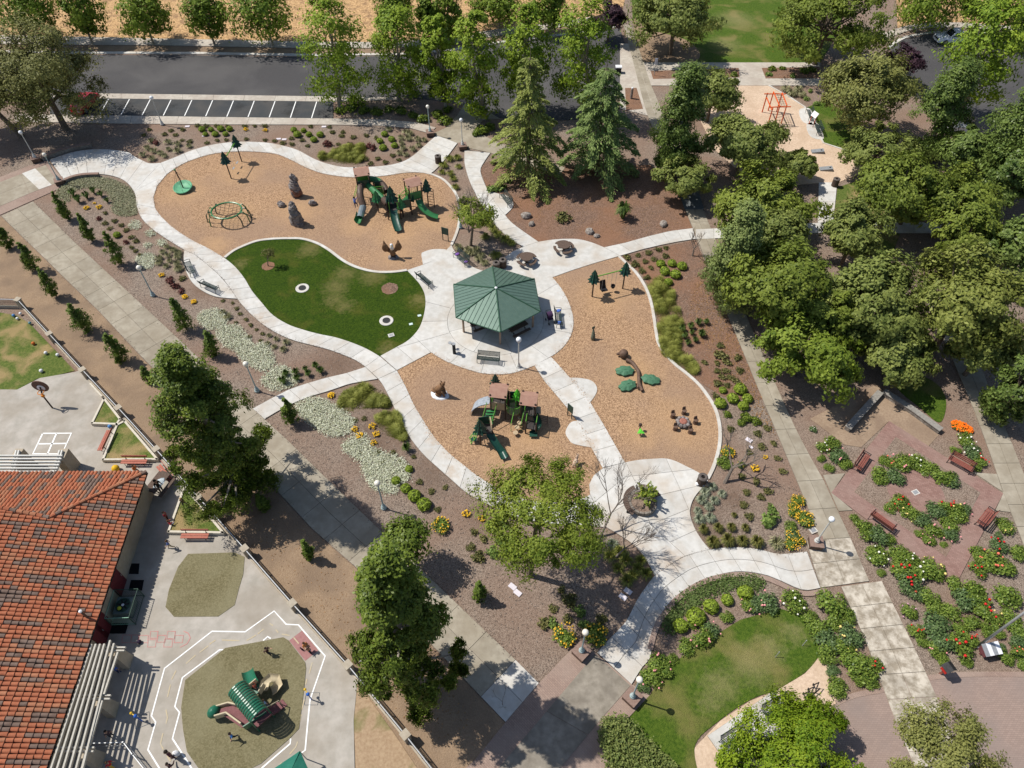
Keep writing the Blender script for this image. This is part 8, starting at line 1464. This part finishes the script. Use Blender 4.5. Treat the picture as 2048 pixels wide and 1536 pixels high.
# ------------------------------------------------------------------ people
skin1 = M('skin', (.42, .25, .17), (.48, .29, .20), 9, rough=.6)
def body_mesh(name, pose):
    """one continuous figure grown over a jointed skeleton, 1 m tall"""
    hip, sh = .50, .80; J = {}; E_ = []
    J['pelvis'] = ((0, 0, hip), .075); J['waist'] = ((0, -.005, .61), .068); J['chest'] = ((0, -.01, .73), .085); J['neck'] = ((0, 0, .83), .035); J['head0'] = ((0, -.012, .89), .062); J['head1'] = ((0, -.005, .955), .06)
    ch = [('pelvis', 'waist'), ('waist', 'chest'), ('chest', 'neck'), ('neck', 'head0'), ('head0', 'head1')]
    for s, k in ((-1, 'l'), (1, 'r')):
        sw, kn = pose['leg' + k]; ar, el = pose['arm' + k]
        J['hip' + k] = ((s * .055, 0, hip - .03), .062); kx = Vector((s * .06, -math.sin(sw) * .235, hip - .03 - math.cos(sw) * .235)); J['knee' + k] = (tuple(kx), .042); an = kx + Vector((0, math.sin(kn - sw) * .22, -math.cos(kn - sw) * .22)); J['ankle' + k] = (tuple(an), .027); J['toe' + k] = (tuple(an + Vector((0, -.075, -.012))), .024)
        J['sh' + k] = ((s * .1, 0, sh - .015), .042); e = Vector((s * (.1 + .16 * math.sin(pose.get('out', .25))), -math.sin(ar) * .16, sh - .015 - math.cos(ar) * .155)); J['el' + k] = (tuple(e), .03); h = e + Vector((s * .02, -math.sin(ar + el) * .13, -math.cos(ar + el) * .13)); J['wr' + k] = (tuple(h), .02); J['palm' + k] = (tuple(h + (h - e).normalized() * .04), .022)
        ch += [('pelvis', 'hip' + k), ('hip' + k, 'knee' + k), ('knee' + k, 'ankle' + k), ('ankle' + k, 'toe' + k), ('chest', 'sh' + k), ('sh' + k, 'el' + k), ('el' + k, 'wr' + k), ('wr' + k, 'palm' + k)]
    ks = list(J); me = bpy.data.meshes.new(name); me.from_pydata([J[k][0] for k in ks], [(ks.index(a), ks.index(b)) for a, b in ch], []); o = bpy.data.objects.new('tmp', me); COL.objects.link(o)
    md = o.modifiers.new('skin', 'SKIN'); sv_ = me.skin_vertices[0].data
    for i, k in enumerate(ks): sv_[i].radius = (J[k][1],) * 2; sv_[i].use_root = k == 'pelvis'
    o.modifiers.new('sub', 'SUBSURF').levels = 1; dg = bpy.context.evaluated_depsgraph_get(); dg.update(); em = bpy.data.meshes.new_from_object(o.evaluated_get(dg)); bpy.data.objects.remove(o)
    zmin = min(v.co.z for v in em.vertices); vs = [tuple(v.co - Vector((0, 0, zmin))) for v in em.vertices]; fs = [tuple(p.vertices) for p in em.polygons]; mi = []
    seg = [(Vector(J[a][0]), Vector(J[b_][0]), a, b_) for a, b_ in ch]
    for p in em.polygons:
        c = p.center; best = min(seg, key=lambda s: (c - (s[0] + (s[1] - s[0]) * max(0, min(1, (c - s[0]).dot(s[1] - s[0]) / max((s[1] - s[0]).length_squared, 1e-9))))).length); b_ = best[3]
        mi.append(2 if b_[:3] in ('hip', 'kne') or b_.startswith('ankle') else 4 if b_.startswith('toe') else 1 if b_ in ('waist', 'chest') or b_.startswith(('sh', 'el')) else 0)
    b = B(); b.v = vs; b.f = fs; b.m = mi
    for s, k in ((-1, 'l'), (1, 'r')):
        p = Vector(J['palm' + k][0]) - Vector((0, 0, zmin)); d = (Vector(J['palm' + k][0]) - Vector(J['wr' + k][0])).normalized(); f = d.cross(Vector((1, 0, 0))).normalized()
        for i, l in enumerate((.032, .036, .034, .027)): o_ = f * (.011 * (i - 1.5)); b.tube([p + o_, p + o_ + d * l * .6, p + o_ + d * l + Vector((-s * .008, 0, 0))], [.0065, .006, .004], 5)
        b.tube([p - d * .02, p - d * .02 + f * -.022 + d * .012, p + f * -.028 + d * .012], [.007, .006, .004], 5)
    hz = .905 - zmin
    for s in (-1, 1): b.ball((s * .024, -.066, hz + .012), .008, 6, 4, 5); b.ball((s * .064, 0, hz + .005), .016, 6, 4, 0, (.5, 1, 1.3))
    b.tube([(0, -.068, hz + .012), (0, -.084, hz - .01)], [.007, .011], 5); b.tube([(-.018, -.067, hz - .03), (.018, -.067, hz - .03)], .005, 4, 5)
    me2 = b.mesh(name, [skin1] * 6); me2.polygons.foreach_set('use_smooth', [True] * len(me2.polygons)); h = B(); n = 10; h.ball((0, .008, hz + .028), .072, 12, 8, sc=(1, 1.05, 1)); h.v = [v if not (v[1] < -.03 and v[2] < hz + .045) else (v[0] * .8, -.03, max(v[2], hz + .03)) for v in h.v]
    return me2, h.mesh('hair', skin1, True)
POSE = {'stand': dict(legl=(.05, .05), legr=(-.05, .05), arml=(.1, .3), armr=(0, .25)), 'walk': dict(legl=(.45, .25), legr=(-.35, .35), arml=(-.45, .4), armr=(.5, .5)), 'run': dict(legl=(.8, .9), legr=(-.5, .7), arml=(-.7, 1.1), armr=(.8, 1.1)), 'sit': dict(legl=(1.45, 1.45), legr=(1.45, 1.4), arml=(.6, .6), armr=(.6, .6)), 'crouch': dict(legl=(1.7, 2.3), legr=(1.6, 2.2), arml=(.9, .4), armr=(.9, .4)), 'climb': dict(legl=(.7, .8), legr=(.1, .2), arml=(2.3, .3), armr=(2.0, .4))}
BODY = {k: body_mesh('body', v) for k, v in POSE.items()}
def cm(c): return M('cloth_%02d%02d%02d' % tuple(int(x * 99) for x in c), c, tuple(min(1, x * 1.25 + .01) for x in c), 12, rough=.9)
HAIR = {'dark': (.02, .014, .01), 'brown': (.07, .04, .02), 'blond': (.32, .21, .09)}
def person(p, h, pose, rot, shirt, pants, hair, lb, z=.07, shoes=(.3, .3, .32)):
    r = thing('person', lb, 'person', (*G(p[0], p[1], z), z), rot, None, h); me, hm = BODY[pose]; o = link('body', me, r); cs = [skin1, cm(shirt), cm(pants), skin1, cm(shoes), cm((.02, .015, .012))]
    for i, m_ in enumerate(cs): o.material_slots[i].link = 'OBJECT'; o.material_slots[i].material = m_
    q_ = link('hair', hm, r); q_.material_slots[0].link = 'OBJECT'; q_.material_slots[0].material = cm(HAIR[hair]); return r
K = 1.12
person((712, 416), 1.35, 'climb', R(150), (.06, .14, .5), (.03, .04, .09), 'dark', 'child in blue shirt climbing the left side of the upper play tower', .5)
person((325, 984), 1.6, 'stand', R(60), (.012, .012, .015), (.015, .015, .018), 'dark', 'person in black standing at the low yard table')
person((371, 1012), K, 'walk', R(200), (.10, .08, .03), (.05, .045, .04), 'blond', 'child in olive clothes on the lowest planter grass', .31)
person((337, 1040), K, 'stand', R(90), (.25, .03, .04), (.08, .03, .03), 'dark', 'child in dark red by the planter wall, rear of two')
person((343, 1052), K, 'crouch', R(140), (.6, .05, .05), (.45, .45, .6), 'brown', 'child in bright red leaning over the planter wall')
person((343, 1096), K, 'walk', R(-60), (.10, .14, .34), (.42, .33, .22), 'brown', 'child in blue top and tan trousers walking past the red bench')
person((274, 944), K, 'sit', R(60), (.5, .14, .03), (.3, .14, .08), 'brown', 'child in orange sitting on the ground by the roof corner')
person((226, 1473), K, 'stand', R(40), (.06, .04, .05), (.04, .04, .05), 'dark', 'child in dark clothes in the stripes of the pergola shade')
person((228, 1534), K, 'walk', R(80), (.4, .02, .03), (.55, .36, .04), 'brown', 'child in red and yellow at the bottom of the pergola')
person((240, 1345), K, 'stand', R(0), (.05, .12, .42), (.05, .06, .12), 'dark', 'child in blue under the pergola slats')
person((349, 1516), 1.5, 'stand', R(-40), (.13, .04, .05), (.06, .03, .035), 'dark', 'adult in maroon standing by the painted track')
prop(B().ball((0, 0, .3), .22, 10, 7, sc=(1, .7, 1.2), bumpy=.1, seed=5).obj('bag', whitep, None, (*G(357, 1510), .07), shade=True), 'white bag beside the adult in maroon', 'bag')
person((346, 1536), K, 'run', R(10), (.10, .05, .05), (.05, .03, .03), 'dark', 'running child in brown at the bottom edge of the track')
person((539, 1308), K, 'run', R(70), (.06, .03, .03), (.03, .03, .04), 'dark', 'running child in dark clothes on the large turf pad')
person((469, 1477), K, 'walk', R(-30), (.10, .28, .62), (.03, .03, .05), 'dark', 'child in light blue shirt walking on the turf pad', .1)
person((534, 1412), K, 'stand', R(150), (.3, .45, .6), (.08, .1, .16), 'brown', 'child in pale blue on the school play structure steps', .75)
person((515, 1378), K * .95, 'stand', R(100), (.45, .1, .06), (.05, .05, .07), 'brown', 'child in red shirt at the top of the green slide', .9)
# ride-on trike
x, y = G(614, 1300); r = thing('tricycle', 'orange tricycle on the red painted pad', 'tricycle', (x, y, .08), R(-40)); tri_o = M('trike_orange', (.6, .16, .03), rough=.4)
for wx, wy, rr in ((.32, 0, .17), (-.25, -.2, .12), (-.25, .2, .12)): b = B(); b.T = Matrix.Translation((wx, wy, rr)) @ Matrix.Rotation(R(90), 4, 'X'); b.lathe([(rr, -.03), (rr, .03)], 14).obj('wheel', tyre, r)
B().tube([(-.25, 0, .2), (0, 0, .25), (.3, 0, .45)], .03, 7).tube([(.32, 0, .17), (.28, 0, .62)], .025, 6).obj('frame', tri_o, r); B().tube([(.26, -.22, .6), (.28, 0, .63), (.26, .22, .6)], .02, 6).obj('handlebar', bmet, r); B().cb((-.12, 0, .33), (.22, .2, .04)).obj('seat', bmet, r)
person((613, 1296), K, 'sit', R(50), (.5, .2, .06), (.45, .3, .18), 'brown', 'child in orange riding the tricycle on the red pad', .38)
# ------------------------------------------------------------------ look-alikes: say which one by its place in the row
def _ord(n): return ('first', 'second', 'third', 'fourth', 'fifth', 'sixth', 'seventh', 'eighth', 'ninth', 'tenth', 'eleventh', 'twelfth')[n] if n < 12 else '%d%s' % (n + 1, 'th' if n + 1 not in (21, 22, 23, 31, 32, 33) else {1: 'st', 2: 'nd', 3: 'rd'}[(n + 1) % 10])
bpy.context.view_layer.update(); _by = {}
for o in sc.objects:
    if o.parent is None and o.get('label') and o.get('kind') != 'structure': _by.setdefault(o['label'], []).append(o)
for lb, os_ in _by.items():
    if len(os_) > 1:
        os_.sort(key=lambda o: proj(*o.location)[0] if o.location.length > .01 else proj(*(sum((Vector(c) for c in o.bound_box), Vector()) / 8))[0])
        for i, o in enumerate(os_):
            wd = 'leftmost' if i == 0 else 'rightmost' if i == len(os_) - 1 else (_ord(i) + ' from left')
            o['label'] = lb + ', ' + wd
